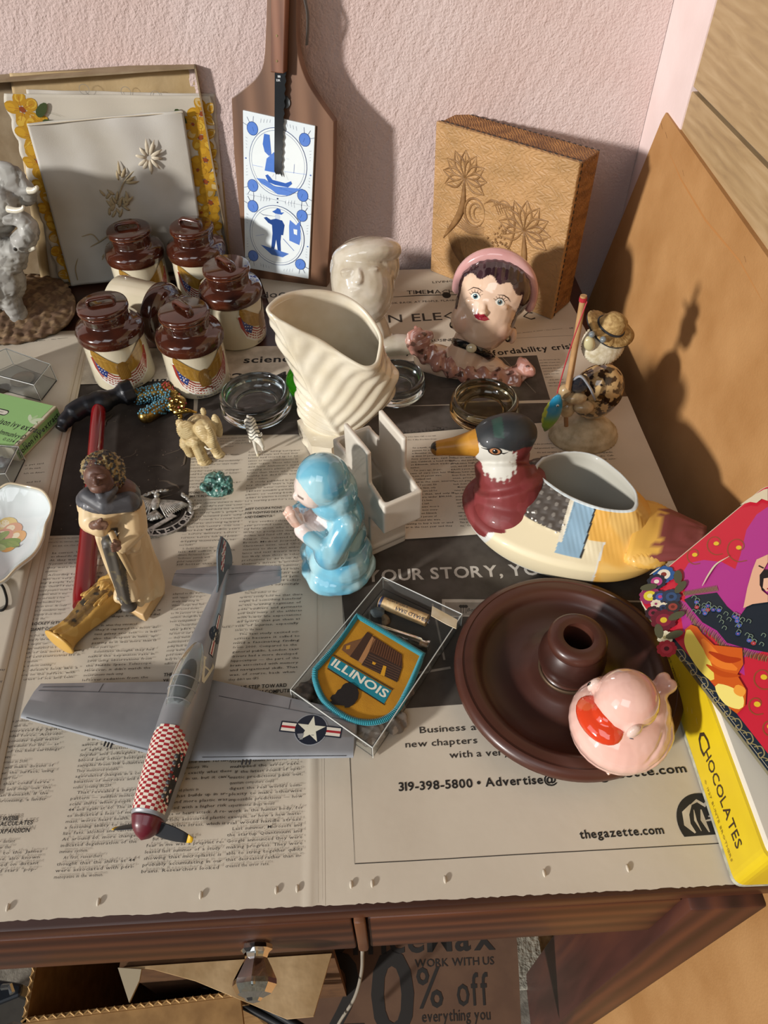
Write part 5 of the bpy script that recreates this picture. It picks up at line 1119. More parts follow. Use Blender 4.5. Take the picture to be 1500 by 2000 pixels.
# --- white head
GF = bust_frame((752, 692), (705, 475), (-.12, .52, .84)); gq = lambda x, y, n=0.: tuple(GF([(*GF.px(x, y), n)])[0])
def ge(x, y, n, rs, ru, rn, k=22): return ell(gq(x, y, n), (rs, ru, rn), k, 14, R=A([GF.u, GF.v, GF.n]).T)
gh = thing('white_head_vase', 'unpainted glossy white ceramic head vase in the shade beside the cutting board', 'figurine', (GF.o[0], GF.o[1], .002))
gp_ = [ge(708, 552, 0, .036, .047, .032, 28), ge(700, 590, .006, .026, .024, .022), ge(703, 613, .010, .014, .011, .012), ge(712, 522, -.008, .040, .034, .032, 28), ge(704, 543, .0305, .0040, .0095, .0042), ge(701, 552, .0315, .0052, .0038, .0042), ge(699, 568, .0285, .0100, .0032, .0038), ge(699, 575, .0270, .0085, .0034, .0040),
       ge(684, 538, .026, .009, .0035, .004), ge(722, 536, .026, .009, .0035, .004), ge(683, 531, .0265, .010, .003, .004), ge(724, 529, .0265, .010, .003, .004), ge(716, 497, -.002, .040, .019, .034, 28), ge(745, 520, -.006, .016, .030, .026), ge(714, 482, -.010, .030, .012, .024), seg(gq(715, 600, -.012), gq(735, 655, -.014), .0185, .0175), ge(752, 682, -.014, .044, .016, .017, 26), ge(790, 682, -.014, .022, .014, .014)]
fig('head', gh, gp_, .0013, 5, lambda V: Cols(len(V), '#cbc3b4'), PAINT('white_glaze', .1, coat=1, col2='#e9e4da', vscale=50), world=True)
# ================================================================ glass dishes
gcl = M('dish_glass', '#eef6f4', .03, trans=1, ior=1.5); gam = M('amber_dish_glass', '#d9cfae', .04, trans=1, ior=1.5)
def dish(label, px, R_, H, m, group='round glass dishes'):
    p = PZ(*px, .002); t = thing('glass_dish', label, 'dish', (p[0], p[1], .0024), group=group); k = R_ / .038; h = H / .022
    mk('bowl', lathe([(.001, 0), (.026 * k, 0), (.0345 * k, .0015), (.0378 * k, .006 * h), (.038 * k, .010 * h), (.0362 * k, .0125 * h), (.0352 * k, .0145 * h), (.0360 * k, .0165 * h), (.0362 * k, .0195 * h), (.0345 * k, .0215 * h), (.0325 * k, .0220 * h), (.0308 * k, .0210 * h), (.0300 * k, .0150 * h), (.0270 * k, .0085 * h), (.0225 * k, .0068 * h), (.001, .0062 * h)], 72), m, t, smooth=60)
    mk('base_ring', lathe([(.0222 * k, .0066 * h), (.0228 * k, .0092 * h), (.0215 * k, .0092 * h), (.0205 * k, .0066 * h)], 72, close=True), m, t, smooth=60)
    return t
dish('round clear glass dish standing left of the leaf vase', (503, 800), .0385, .024, gcl)
dish('round clear glass dish partly behind the right of the leaf vase', (772, 765), .0330, .022, gcl)
dish('yellowish round glass dish behind the duck planter head', (944, 810), .0365, .023, gam)
gg = thing('green_glass_ball', 'bright green glass ball half hidden behind the leaf vase', 'glass ball', (*PZ(603, 775, .002)[:2], .0022))
mk('ball', ell((0, 0, .021), (.0225, .0225, .021), 32, 20), M('green_glass', '#3fae1e', .04, trans=.85, ior=1.5), gg, smooth=True)
mk('collar', lathe([(.008, .038), (.009, .0425), (.0075, .0435), (.006, .043), (.006, .038)], 24, close=True), MATS['green_glass'], gg, smooth=True)
# ================================================================ shell fisherman
fb = PZ(1138, 852, .002); fm = thing('shell_fisherman', 'seashell fisherman figure with straw hat, wooden rod and hanging blue fish', 'figurine', (fb[0], fb[1], .002)); FY = fb[1]
fp_ = lambda x, y, d=0.: tuple(PY(x, y, FY + d))
def clam(c, rx, ry, rz, nrib, amp, R=None, half=True, n=96, m=20):
    V = []; F = []
    for k in range(m + 1):
        t = (math.pi / 2 if half else math.pi) * k / m
        for i in range(n):
            a = 2 * math.pi * i / n; r = 1 + amp * abs(math.sin(a * nrib / 2)) * math.sin(t) + amp * .25 * math.sin(t * 60)
            V.append((math.sin(t) * math.cos(a) * r * rx, math.sin(t) * math.sin(a) * r * ry, math.cos(t) * r * rz))
    for k in range(m):
        for i in range(n): j = (i + 1) % n; F.append([k * n + i, (k + 1) * n + i, (k + 1) * n + j, k * n + j])
    F.append([m * n + i for i in range(n)][::-1] if half else [m * n + i for i in range(n)][::-1])
    V = A(V)
    if R is not None: V = V @ A(R).T
    return V + A(c), F
shell = M('beige_shell', '#c3b69a', .5, col2='#a99a7c', vscale=120); shell2 = M('white_shell', '#d6d0bb', .45, col2='#b5a98a', vscale=200)
mk('base_shell', clam((fb[0], fb[1], .0022), .0335, .0265, .023, 44, .055), shell, fm, smooth=True, world=True)
cow = M('cowrie', '#b79a6c', .12, coat=1, col2='#2c1d14', vscale=150, lo=.46, hi=.54, vdetail=2)
bc = A(fp_(1166, 765, .004)); mk('cowrie_body', ell(bc, (.0245, .0215, .0300), 36, 24, R=A(Matrix.Rotation(.28, 3, 'Y'))), cow, fm, smooth=True, world=True)
mk('cowrie_mouth', tube(spline([fp_(1119, 742, -.016), fp_(1135, 735, -.021), fp_(1152, 757, -.023), fp_(1162, 780, -.021)], 6), .0022, 8, flat=.6), M('reflection_grey', '#8d929a', .15, coat=1), fm, smooth=True, world=True)  # grey slit and dark patch paint in a window reflection on the opening
mk('belly_patch', ell(fp_(1132, 750, -.0165), (.0095, .0040, .0105), 20, 12), M('reflection_dark', '#23252b', .08, coat=1), fm, smooth=True, world=True)
tanb = M('tan_shell', '#a08763', .3, coat=.5, col2='#c1ab86', vscale=120)
for x, y, d, r in ((1125, 778, -.020, (.0105, .006, .0055)), (1103, 764, -.016, (.006, .006, .0075)), (1108, 800, -.014, (.0075, .006, .009)), (1140, 795, -.018, (.010, .007, .006)), (1098, 782, -.012, (.006, .006, .007))):
    mk('small_shell', ell(fp_(x, y, d), r, 18, 12), tanb, fm, smooth=True, world=True)
mk('leg_peg', tube([fp_(1105, 808, -.016), fp_(1106, 832, -.018)], .0022, 8), M('peg_wood', '#8d6a48', .6), fm, world=True)
Rh = A(Matrix.Rotation(1.0, 3, 'X') @ Matrix.Rotation(.2, 3, 'Y')); hc = A(fp_(1178, 672, -.004))
hdv = clam(hc, .0205, .0180, .0095, 44, .06, R=Rh, half=False); hsh = mk('head_shell', hdv, shell2, fm, smooth=True, world=True)
for x, y in ((1156, 653), (1178, 663)): mk('eye', ell(fp_(x, y, -.0125), .0030, 14, 10), M('grey_bead', '#6c7478', .15, coat=1), hsh, smooth=True, world=True)
mk('nose', ell(fp_(1151, 671, -.0135), (.0052, .0045, .0080), 18, 12, R=A(Matrix.Rotation(-.35, 3, 'Y'))), M('nose_shell', '#bdb58c', .25, coat=.8), hsh, smooth=True, world=True)
Rt = A(Matrix.Rotation(.38, 3, 'Y') @ Matrix.Rotation(.25, 3, 'X')); ht_ = A(fp_(1190, 641, .004))
straw = M('straw', '#b79a66', .7, col2='#8d6f3f', vscale=250, bump=.8, bscale=500, bdist=.0006)
hat = lathe([(.0235, -.0015), (.0250, .0005), (.0200, .0008), (.0140, .0018), (.0128, .0045), (.0122, .0085), (.0100, .0130), (.0060, .0160), (.001, .0168)], 48); hv_ = hat[0] * [1.0, .8, 1]; hv_[:, 2] += .0022 * np.cos(np.arctan2(hv_[:, 1], hv_[:, 0]) * 2) * (np.hypot(hv_[:, 0], hv_[:, 1]) > .016); hv_[:, 2] += .0004 * np.sin(hv_[:, 2] * 5000)
hob = mk('straw_hat', (hv_ @ Rt.T + ht_, hat[1]), straw, fm, smooth=True, world=True)
ring_ = A([(.0238 * math.cos(a), .0190 * math.sin(a), -.0006 + .0022 * math.cos(2 * a)) for a in np.linspace(0, 2 * math.pi, 50)]) @ Rt.T + ht_
mk('hat_cord', tube(ring_, .0011, 6), M('navy_cord', '#23262c', .7), hob, world=True); ring2 = A([(.0135 * math.cos(a), .0112 * math.sin(a), .0028) for a in np.linspace(0, 2 * math.pi, 40)]) @ Rt.T + ht_; mk('hat_band', tube(ring2, .0010, 6), MATS['navy_cord'], hob, world=True)
p0, p1 = A(fp_(1108, 768, -.018)), A(fp_(1140, 577, -.012))
mk('fishing_rod', tube([p0, p0 * .5 + p1 * .5, p1], [.0030, .0029, .0028], 14), M('pale_wood', '#b08a5e', .6, col2='#9a744a', vscale=60), fm, smooth=40, world=True)
redt = M('red_thread', '#a31f2c', .6); kn_ = p1 + (p0 - p1) * .035
mk('thread_knot', tube([kn_ + nrm(p0 - p1) * d for d in (-.0018, 0, .0018)], .0033, 12), redt, fm, world=True)
fx0 = fp_(1088, 768, -.030)
mk('red_thread', tube(spline([tuple(kn_ + A([.003, -.002, -.001])), fp_(1120, 662, -.022), fp_(1103, 715, -.026), fx0], 6), .0006, 6), redt, fm, world=True)
fc = A(fp_(1078, 808, -.030)); n_, m_ = 28, 24; V = []
for k in range(m_ + 1):
    t = k / m_; w = .0085 * math.sin(math.pi * min(1, t * .97 + .03)) ** .75 * (1 if t < .8 else 1); 
    for i in range(n_): a = 2 * math.pi * i / n_; V.append((w * math.cos(a) + .0008 * (abs(math.sin(t * 55)) if math.cos(a) < -.8 else 0) * -1, w * .45 * math.sin(a), .0225 - .045 * t))
Vf, Ff = loft([A(V[k * n_:(k + 1) * n_]) for k in range(m_ + 1)]); Cf = Cols(len(Vf), '#2583a8'); Cf.put(smoothstep(.006, -.010, Vf[:, 2]), '#6f9a2a'); Cf.put(smoothstep(-.014, -.020, Vf[:, 2]), '#3e6a28'); Cf.put(Vf[:, 0] < -.0065, '#b0b83a')
Rf = A(Matrix.Rotation(.13, 3, 'Y')); fo = mk('hanging_fish', (Vf @ Rf.T + fc, Ff), gl, fm, smooth=True, cols=Cf.c, world=True)
mk('fish_eye', ell(fc + A([.0025, -.0036, .0125]), (.0014, .0008, .0014), 12, 8), M('eye_white', '#d8d8d0', .3), fo, smooth=True, world=True); mk('fish_pupil', ell(fc + A([.0025, -.0043, .0125]), (.0007, .0004, .0008), 8, 6), glz('black_gloss', '#17130f'), fo, smooth=True, world=True)
# ================================================================ grey elephants at the left edge
eb = PZ(22, 605, .003); el = thing('elephant_pair', 'grey resin elephants rearing on a brown rocky base at the left edge', 'figurine', (eb[0], eb[1], .005))
bs_ = cspline([PZ(x, y, .012) for x, y in ((147, 590), (125, 548), (75, 535), (20, 533), (-70, 545), (-110, 600), (-60, 660), (10, 668), (70, 658), (130, 632))], 5)
def base_paint(V): C = Cols(len(V), '#6d5440'); C.put(hashn(V, 110) > .5, '#8f7658', .8); C.put(hashn(V, 260) > .65, '#54402f', .7); C.put(V[:, 2] < .009, '#5d4a35'); return C
cb_ = bs_.mean(0); BR = [bs_ + A([0, 0, z - .012]) for z in (.0055, .012)]; rgs = [cb_ + (BR[0] - cb_) * [.97, .97, 1], BR[1]] + [A([0, 0, .0015 * k]) + cb_ + (BR[1] - cb_) * [1 - .14 * k, 1 - .14 * k, 1] for k in range(1, 6)]
bv = sculpt([loft(rgs)], .0022, 1, lambda P: (hashn(P, 160) - .5) * .003 * (P[:, 2] > .013) + .0008 * np.sin(P[:, 0] * 500 + 6 * hashn(P, 40)))
mk('rocky_base', bv, PAINT('rock', .8), el, smooth=True, cols=base_paint(bv[0]).c, world=True)
EY = .795; ep = lambda x, y, d=0.: tuple(PY(x, y, EY + d))
def ee(x, y, d, r): return ell(ep(x, y, d), r, 20, 14)
e1 = [ee(-95, 530, 0, (.060, .034, .050)), ee(-20, 545, 0, (.040, .030, .036)), ee(15, 500, -.006, (.022, .018, .021)), ee(30, 492, -.010, (.014, .012, .013)), tube(spline([ep(40, 478, -.008), ep(56, 455, -.006), ep(52, 436, -.004), ep(28, 424, -.002), ep(-5, 428, 0), ep(-30, 440, 0)], 6), [.0125 - .00022 * i for i in range(31)], 16), ee(2, 540, -.020, (.015, .004, .026)), ee(30, 508, -.016, (.006, .005, .007)),  # leftmost mass: unseen rear body, enlarged to throw shade on the jars
      seg(ep(5, 560, -.010), ep(28, 600, -.012), .0145, .0115), seg(ep(28, 600, -.012), ep(40, 622, -.012), .0115, .0105), ee(42, 628, -.014, (.011, .010, .006)), seg(ep(-10, 560, .01), ep(18, 605, .012), .013, .011), seg(ep(-50, 560, 0), ep(-55, 620, 0), .016, .014)]
e2 = [ee(-100, 410, .012, (.055, .030, .050)), seg(ep(-130, 470, .01), ep(-120, 600, 0), .022, .018), ee(-25, 400, .012, (.034, .026, .034)), ee(5, 395, .004, (.018, .014, .020)), ee(14, 352, .010, (.022, .006, .020)), ee(38, 372, .010, (.018, .008, .018)), ee(20, 365, .010, (.022, .009, .020)), seg(ep(-30, 430, .012), ep(-20, 520, .012), .026, .030), seg(ep(30, 375, .006), ep(56, 372, .004), .004, .0035)]  # leftmost body and leg also out of view, added for their shade
def ed(P): return .0007 * np.abs(np.sin(P[:, 2] * 330 + P[:, 0] * 160 + 5 * hashn(P, 60))) - .0008 * (hashn(P + 2, 170) > .7)
def epnt(V): C = Cols(len(V), '#9a9893'); C.put(hashn(V, 70) > .6, '#b0afa9', .6); C.put(hashn(V + 2, 110) < .28, '#6b6761', .6); return C
fig('lower_elephant', el, e1, .0014, 4, epnt, matt, ed, world=True); fig('upper_elephant', el, e2, .0014, 4, epnt, matt, ed, world=True)
ivory = M('tusk_ivory', '#d8d2c0', .25, coat=.6)
for pts in ([ep(16, 408, -.014), ep(32, 411, -.018), ep(44, 408, -.020), ep(46, 402, -.020)], [ep(56, 372, 0), ep(66, 372, -.002), ep(72, 367, -.003), ep(70, 363, -.003)], [ep(52, 487, -.012), ep(62, 486, -.014), ep(69, 484, -.015)]):
    mk('tusk', tube(spline(pts, 5), [.0040 * (1 - .6 * i / (5 * (len(pts) - 1))) for i in range(5 * (len(pts) - 1) + 1)], 12), ivory, el, smooth=True, world=True)
mk('eye', ell(ep(30, 487, -.0235), (.0022, .0014, .0022), 12, 8), glz('black_gloss', '#17130f'), el, smooth=True, world=True)
# ================================================================ model aeroplane
n0, n1 = PZ(276, 1641, .017), PZ(446, 1118, .027); axd = nrm(n0 - n1); Lf = np.linalg.norm(n0 - n1)
axh = nrm([axd[0], axd[1], 0]); lat = A([-axh[1], axh[0], 0]) # lat: aeroplane's left = viewer's right? (looking down, nose toward viewer)
pl = thing('model_plane', 'silver-grey model fighter plane with red checkered nose and star markings', 'model plane', (n1[0] * .5 + n0[0] * .5, n1[1] * .5 + n0[1] * .5, .0015))
pr_ = [(0, .0003, .0003, 0), (.012, .0048, .0048, 0), (.03, .0082, .0084, 0), (.062, .0108, .0112, 0), (.068, .0112, .0122, -.0002), (.12, .0122, .0140, 0), (.20, .0130, .0152, .0), (.30, .0136, .0165, .0003), (.40, .0138, .0172, .0), (.50, .0134, .0170, .0), (.60, .0120, .0150, .0008), (.70, .0098, .0125, .0018), (.80, .0074, .0098, .0025), (.90, .0048, .0072, .003), (.97, .0028, .0050, .003), (1.0, .0012, .0030, .003)]
tt = A([p[0] for p in pr_]); 
def fus(t, a, off=0.):
    w = np.interp(t, tt, A([p[1] for p in pr_])) + off; h = np.interp(t, tt, A([p[2] for p in pr_])) + off; dz = np.interp(t, tt, A([p[3] for p in pr_]))
    c = n0 + (n1 - n0) * np.asarray(t)[..., None]; ca, sa = np.cos(a), np.sin(a)
    pw = .82; x = np.sign(ca) * np.abs(ca) ** pw * w; z = np.sign(sa) * np.abs(sa) ** pw * h
    return c + lat * np.asarray(x)[..., None] + A([0, 0, 1]) * np.asarray(z + dz)[..., None]
silver = M('silver_plastic', '#96979a', .36, .35, col2='#88898c', vscale=40); dkg = M('dark_grey_paint', '#3a3c40', .5)
ts = np.concatenate([np.linspace(.064, .2, 12), np.linspace(.22, 1, 40)]); aa = np.linspace(0, 2 * np.pi, 40, endpoint=False)
fz = mk('fuselage', loft([fus(np.full(40, t), aa) for t in ts]), silver, pl, smooth=True, world=True)
mk('spinner', loft([fus(np.full(32, t), np.linspace(0, 2 * np.pi, 32, endpoint=False)) for t in np.linspace(0, .062, 12) ** 1.0]), M('maroon_plastic', '#5e1b26', .35, coat=.2), pl, smooth=True, world=True)
def foil(root, tip, th0, th1, n=14): # each: (LE, TE) world points
    R = []
    for k in range(9):
        s = k / 8; le_ = root[0] * (1 - s) + tip[0] * s; te = root[1] * (1 - s) + tip[1] * s; th = th0 * (1 - s) + th1 * s; ring = []
        for i in range(n): u = i / (n - 1); ring.append(le_ * (1 - u) + te * u + A([0, 0, th * (2.6 * math.sqrt(u) * (1 - u) + .03)]))
        for i in range(n - 2, 0, -1): u = i / (n - 1); ring.append(le_ * (1 - u) + te * u - A([0, 0, th * .6 * (2.2 * math.sqrt(u) * (1 - u) + .03)]))
        R.append(A(ring))
    s = 1; tipm = (R[-1] * .5 + (tip[0] * .5 + tip[1] * .5) * .5) + (tip[0] - root[0]) * .012; R.append(tipm * [1, 1, 0] + R[-1].mean(0) * [0, 0, .9] + tipm * [0, 0, .1])
    return loft(R)
zr, zt = .0095, .0150
wl = (PZ(296, 1474, zr), PZ(345, 1331, zr)), (PZ(40, 1402, zt), PZ(80, 1335, zt)); wr = (PZ(385, 1486, zr), PZ(428, 1331, zr)), (PZ(690, 1480, zt), PZ(695, 1392, zt))
for r_, t_2 in (wl, wr):
    r_ = [r_[0] + (r_[0] - t_2[0]) * .10, r_[1] + (r_[1] - t_2[1]) * .10]
    w = mk('wing', foil(r_, t_2, .0040, .0022), silver, pl, smooth=50, world=True)
    P = []
    def wp(s, u, h=.0002): le_ = r_[0] * (1 - s) + t_2[0] * s; te = r_[1] * (1 - s) + t_2[1] * s; th = .0040 * (1 - s) + .0022 * s; return le_ * (1 - u) + te * u + A([0, 0, th * (2.6 * math.sqrt(u) * (1 - u) + .03) + h])
    for pts in ([(.12, .80), (.55, .79), (.98, .77)], [(.58, .79), (.58, .97)], [(.70, .9), (.97, .88)], [(.12, .03), (.5, .03), (.96, .03)]):
        q_ = spline([wp(a, b, .00005) for a, b in pts], 8); mk('panel_line', tube(q_, .00022, 5), dkg, w, world=True)
    gl_ = [wp(.36 + .022 * k, .004, -.0008) for k in range(3)]; mk('gun_barrels', join(*[tube([g_, g_ + axh * .0035], .0007, 8) for g_ in gl_]), dkg, w, world=True, kind='stuff')
WF = Fr(PZ(607, 1424, .0165), wr[1][0] * .5 + wr[1][1] * .5 - wr[0][0] * .5 - wr[0][1] * .5, n=[0, 0, 1]); wing_r = w
zs = .0295
for a, b, c, d in (((420, 1163), (428, 1105), (335, 1143), (345, 1113)), ((441, 1163), (456, 1104), (548, 1138), (548, 1105))):
    r_ = [PZ(*a, zs), PZ(*b, zs)]; t_2 = [PZ(*c, zs + .001), PZ(*d, zs + .001)]; r_ = [r_[0] + (r_[0] - t_2[0]) * .15, r_[1] + (r_[1] - t_2[1]) * .15]
    st = mk('tailplane', foil(r_, t_2, .0015, .0009), silver, pl, smooth=50, world=True)
    q_ = [r_[0] * .35 + r_[1] * .65, t_2[0] * .35 + t_2[1] * .65]; mk('hinge_line', tube([p + A([0, 0, .0018]) for p in q_], .0002, 5), dkg, st, world=True)
FF = Fr(n1 + A([0, 0, .004]), -axh, [0, 0, 1]) # u = toward the tail, v = up
if FF.v[2] < 0: FF = Fr(n1 + A([0, 0, .004]), -axh, n=-FF.n)
fo_ = [(-.034, .002), (-.022, .0085), (-.012, .027), (-.006, .034), (.004, .036), (.0065, .034), (.0125, .020), (.0135, .008), (.011, -.002), (0, -.006)]
mk('tail_fin', bevel(prism(cspline([(a, b, 0) for a, b in fo_], 3)[:, :2], -.0009, .0009, FF), .0004, 1, 40), M('fin_grey', '#5d666c', .45, .2), pl, world=True)
sgn = 1 if FF.n @ (CAM - n1) > 0 else -1
P = Printer()
P.poly([(-.008, .031), (.004, .0362), (.0055, .0350), (-.0085, .0295)], '#5e1b26')
for i in range(7):
    for j in range(3):
        x = -.0125 + i * .0026 + j * .0009; y = .0165 + i * .0022 - j * .0024; P.poly([(x, y), (x + .0026, y + .0022), (x + .0035, y - .0002), (x + .0009, y - .0024)], '#a02430' if (i + j) % 2 else '#ddd8cc')
P.text('A', -.004, .0225, .0042, '#e2ddd0', 'b', ang=.6)
P.build('fin_marking', lambda Q: FF(Q * [1, 1, 0] + np.c_[np.zeros(len(Q)), np.zeros(len(Q)), sgn * (.00095 + Q[:, 2])]), pl, PAINT('decals', .4))
# printed decals on the fuselage: red/white checks, roundel, letter
P = Printer(); nt, na_ = 30, 12
for i in range(nt):
    for j in range(na_):
        t0 = .075 + .26 * i / nt; a0 = .10 + j / na_; 
        if t0 > .30 and abs(j - 5.5) > (nt - i) * .85 + 1: continue
        P._add([(t0, .08 + .84 * j / na_), (t0 + .26 / nt, .08 + .84 * j / na_), (t0 + .26 / nt, .08 + .84 * (j + 1) / na_), (t0, .08 + .84 * (j + 1) / na_)], [[0, 1, 2], [0, 2, 3]], '#9c2a30' if (i + j) % 2 else '#ddd5c6')
def fm_(Q): return fus(Q[:, 0], math.pi * Q[:, 1], .00012 + Q[:, 2])
P.build('checker_marking', fm_, fz, PAINT('decals', .4), maxlen=.03)
right = 0. if lat @ A([1, 0, 0]) > 0 else 1. # side facing +x
def side(Q, t0=.0, k=1.): # Q in metres: x along towards tail, y up
    t = t0 + Q[:, 0] / Lf; ph = .16 + Q[:, 1] / .030; ang_ = ph * math.pi if right == 0. else (1 - ph) * math.pi
    return fus(t, ang_, .00015 + Q[:, 2])
P = Printer(); cx_ = 0.
P.poly([(-.018, -.0021), (.018, -.0021), (.018, .0021), (-.018, .0021)], '#1c2230'); P.rect(-.0174, -.0016, .0174, .0016, '#dcd6ca'); P.rect(-.0174, -.0005, .0174, .0005, '#a3272f'); P.circ(0, 0, .0066, '#1c2230', ry=.0060, n=28); P.poly([(x, y) for x, y in star(0, 0, .0062, a0=math.pi)], '#d9d6c0')
P.build('star_marking', lambda Q: side(Q, .70), fz, PAINT('decals', .4), maxlen=.003)
P = Printer(); P.line([(-.010, .001), (.008, .0045)], .0018, '#cfcab2'); P.line([(-.010, .001), (.008, -.0045)], .0018, '#cfcab2'); P.line([(.0015, .0030), (.0015, -.0030)], .0015, '#cfcab2'); P.line([(.008, .0052), (.008, .0030)], .002, '#cfcab2'); P.line([(.008, -.0052), (.008, -.003)], .002, '#cfcab2')
P.build('letter_marking', lambda Q: side(Q, .555), fz, PAINT('decals', .4), maxlen=.003)
P = Printer(); P.rect(-.004, -.0026, .030, .0020, '#1d1b1a'); P.build('exhaust_panel', lambda Q: side(Q, .12), fz, PAINT('decals', .4), maxlen=.003)
mk('exhaust_stubs', join(*[ell(side(A([[x, .003, .0003]]), .12)[0], .0016, 8, 6) for x in np.linspace(.0, .026, 7)]), dkg, fz, smooth=True, world=True, kind='stuff')

def wmap(Q):
    W3 = WF(Q * [1, 1, 0]); L = wr[0][0] + (wr[0][0] - wr[1][0]) * .10; return np.c_[W3[:, :2], [zwing(p) + h for p, h in zip(W3, Q[:, 2])]]
wbv = BVHTree.FromPolygons([Vector(v) for v in foil([wr[0][0] + (wr[0][0] - wr[1][0]) * .1, wr[0][1] + (wr[0][1] - wr[1][1]) * .1], wr[1], .0040, .0022)[0]], [list(map(int, f)) for f in foil(wr[0], wr[1], .0040, .0022)[1]])
def zwing(p): h_ = wbv.ray_cast(Vector((p[0], p[1], .1)), Vector((0, 0, -1))); return h_[0][2] if h_[0] else zt + .003
P = Printer(); P.circ(0, 0, .0122, '#8e9298', n=32); P.rect(-.0225, -.0042, .0225, .0042, '#1c2230'); P.rect(-.0215, -.0032, .0215, .0032, '#dcd6ca'); P.rect(-.0215, -.0009, .0215, .0009, '#a3272f'); P.circ(0, 0, .0115, '#1c2230', n=32); P.poly(star(0, 0, .0108), '#dbdac8'); P.poly([(-.009, -.0045), (-.004, -.0035), (-.0045, -.0085), (-.0075, -.0075)], '#85888c')
P.build('wing_star', wmap, wing_r, PAINT('decals', .4), maxlen=.003, eps=.0002, step=1e-5)
# canopy and cockpit
ct = np.linspace(.40, .64, 14); CVr = []
for t in ct:
    s = (t - .40) / .24; hgt = .0105 * math.sin(math.pi * min(1, s * .80 + .12)) ** .8 + .0005; wd_ = .0098 * math.sin(math.pi * min(1, s * .72 + .22)) ** .7 + .0008
    c = fus(A([t]), A([math.pi / 2]), -.0022)[0]; CVr.append(A([c + lat * wd_ * math.cos(a) + A([0, 0, hgt]) * math.sin(a) for a in np.linspace(0, math.pi, 15)]))
cv = mk('canopy', loft(CVr, cap=False, closed=False), M('canopy_plastic', '#dfe8e6', .06, trans=.92, ior=1.15), pl, smooth=True, world=True)
mk('cockpit_tub', ell(fus(A([.50]), A([math.pi / 2]), -.0015)[0], (.0075, .020, .003), 18, 10, R=A([lat, axh, [0, 0, 1]]).T), dkg, pl, smooth=True, world=True)
mk('seat', ell(fus(A([.52]), A([math.pi / 2]), .002)[0], (.0035, .0015, .0045), 12, 8), M('seat_brown', '#4b3729', .6), pl, smooth=True, world=True)
for k_ in (1, 3, 5): mk('canopy_frame', tube(CVr[k_] * [1, 1, 1], .0004, 5), silver, cv, world=True)
# propeller: two blades
hub = n0 + (n1 - n0) * .045
for tip_px in ((222, 1618), (376, 1641)):
    tp_ = PZ(*tip_px, .010 if tip_px[0] < 300 else .009); d = tp_ - hub; pw = A([0, 0, 1.]); wdir = nrm(np.cross(d, axd)); R_ = []
    for k in range(9):
        s = .12 + .88 * k / 8; c = hub + d * s; ww = .0060 * math.sin(math.pi * min(.97, s * .75 + .2)) ** .6; R_.append(A([c + (wdir * math.cos(a) * .8 + axd * math.cos(a) * .6) * ww + nrm(np.cross(wdir, d)) * math.sin(a) * .0007 for a in np.linspace(0, 2 * np.pi, 12, endpoint=False)]))
    b_ = mk('propeller_blade', loft(R_[:8]), M('blade_black', '#23262b', .45), pl, smooth=True, world=True); mk('yellow_tip', loft([R_[7], R_[8], R_[8] * .3 + R_[8].mean(0) * .7 + d * .01]), M('tip_yellow', '#d1a516', .5), b_, smooth=True, world=True)
# ================================================================ clear box with badge patch
acr = M('clear_plastic', '#f4f6f5', .03, trans=.97, ior=1.2)
def clearbox(label, corners, z, H, th=.0010, lidz=None):
    c = A([[*p[:2]] for p in corners]); t = thing('clear_plastic_box', label, 'plastic box', (*c.mean(0), z)); n = len(c)
    mk('floor_panel', prism(c, z, z + th), acr, t, world=True)
    for i in range(n):
        a, b = c[i], c[(i + 1) % n]; d = nrm(b - a); nn = A([-d[1], d[0]]) * th; m = c.mean(0)
        if (m - a) @ nn < 0: nn = -nn
        mk('side_panel', prism([a, b, b + nn, a + nn], z + th, z + H), acr, t, world=True)
    if lidz: mk('lid', prism(c, z + H, z + H + th), acr, t, world=True)
    edges = []
    for i in range(n): edges.append(tube([(*c[i], z + H), (*c[(i + 1) % n], z + H)], .00045, 6)); edges.append(tube([(*c[i], z), (*c[i], z + H)], .00045, 6))
    mk('edge_glints', join(*edges), M('edge_plastic', '#d9dcd8', .25, trans=.2, ior=1.3), t, world=True, kind='stuff'); return t  # pale rods paint in the bright gleam along the clear edges
cbq = [PZ(*p, .002) for p in ((748, 1150), (900, 1222), (729, 1480), (572, 1368))]
clearbox('open clear plastic box of small keepsakes beside the candle holder', cbq, .0022, .0165)
pt0 = [PZ(*p, .016) for p in ((698, 1206), (826, 1278), (806, 1350), (775, 1392), (752, 1404), (712, 1410), (668, 1394), (640, 1375), (622, 1348), (618, 1318))]
PC = A([p[:2] for p in pt0]); PF = Fr([*PC.mean(0), .0160], A([*(PZ(826, 1278, .016) - PZ(698, 1206, .016))[:2], 0]), n=[-.05, .02, 1])
pp = lambda x, y: PF.px(x, y)
outl_ = [pp(698, 1206), pp(826, 1278)] + [tuple(v[:2]) for v in spline([(*pp(826, 1278), 0), (*pp(800, 1340), 0), (*pp(776, 1385), 0), (*pp(748, 1406), 0), (*pp(710, 1411), 0), (*pp(672, 1400), 0), (*pp(634, 1372), 0), (*pp(617, 1335), 0), (*pp(616, 1312), 0)], 5)][1:] + [tuple(v[:2]) for v in spline([(*pp(616, 1312), 0), (*pp(640, 1285), 0), (*pp(668, 1250), 0), (*pp(698, 1206), 0)], 4)][1:-1]
pa = thing('embroidered_patch', 'yellow and teal embroidered ILLINOIS patch with log cabin and profile head', 'patch', PF.o)
mk('backing', prism(outl_, -.0012, 0, PF), M('patch_yellow', '#b8831a', .8, bump=.6, bscale=1500, bdist=.0003, col2='#a87515', vscale=60), pa, world=True)
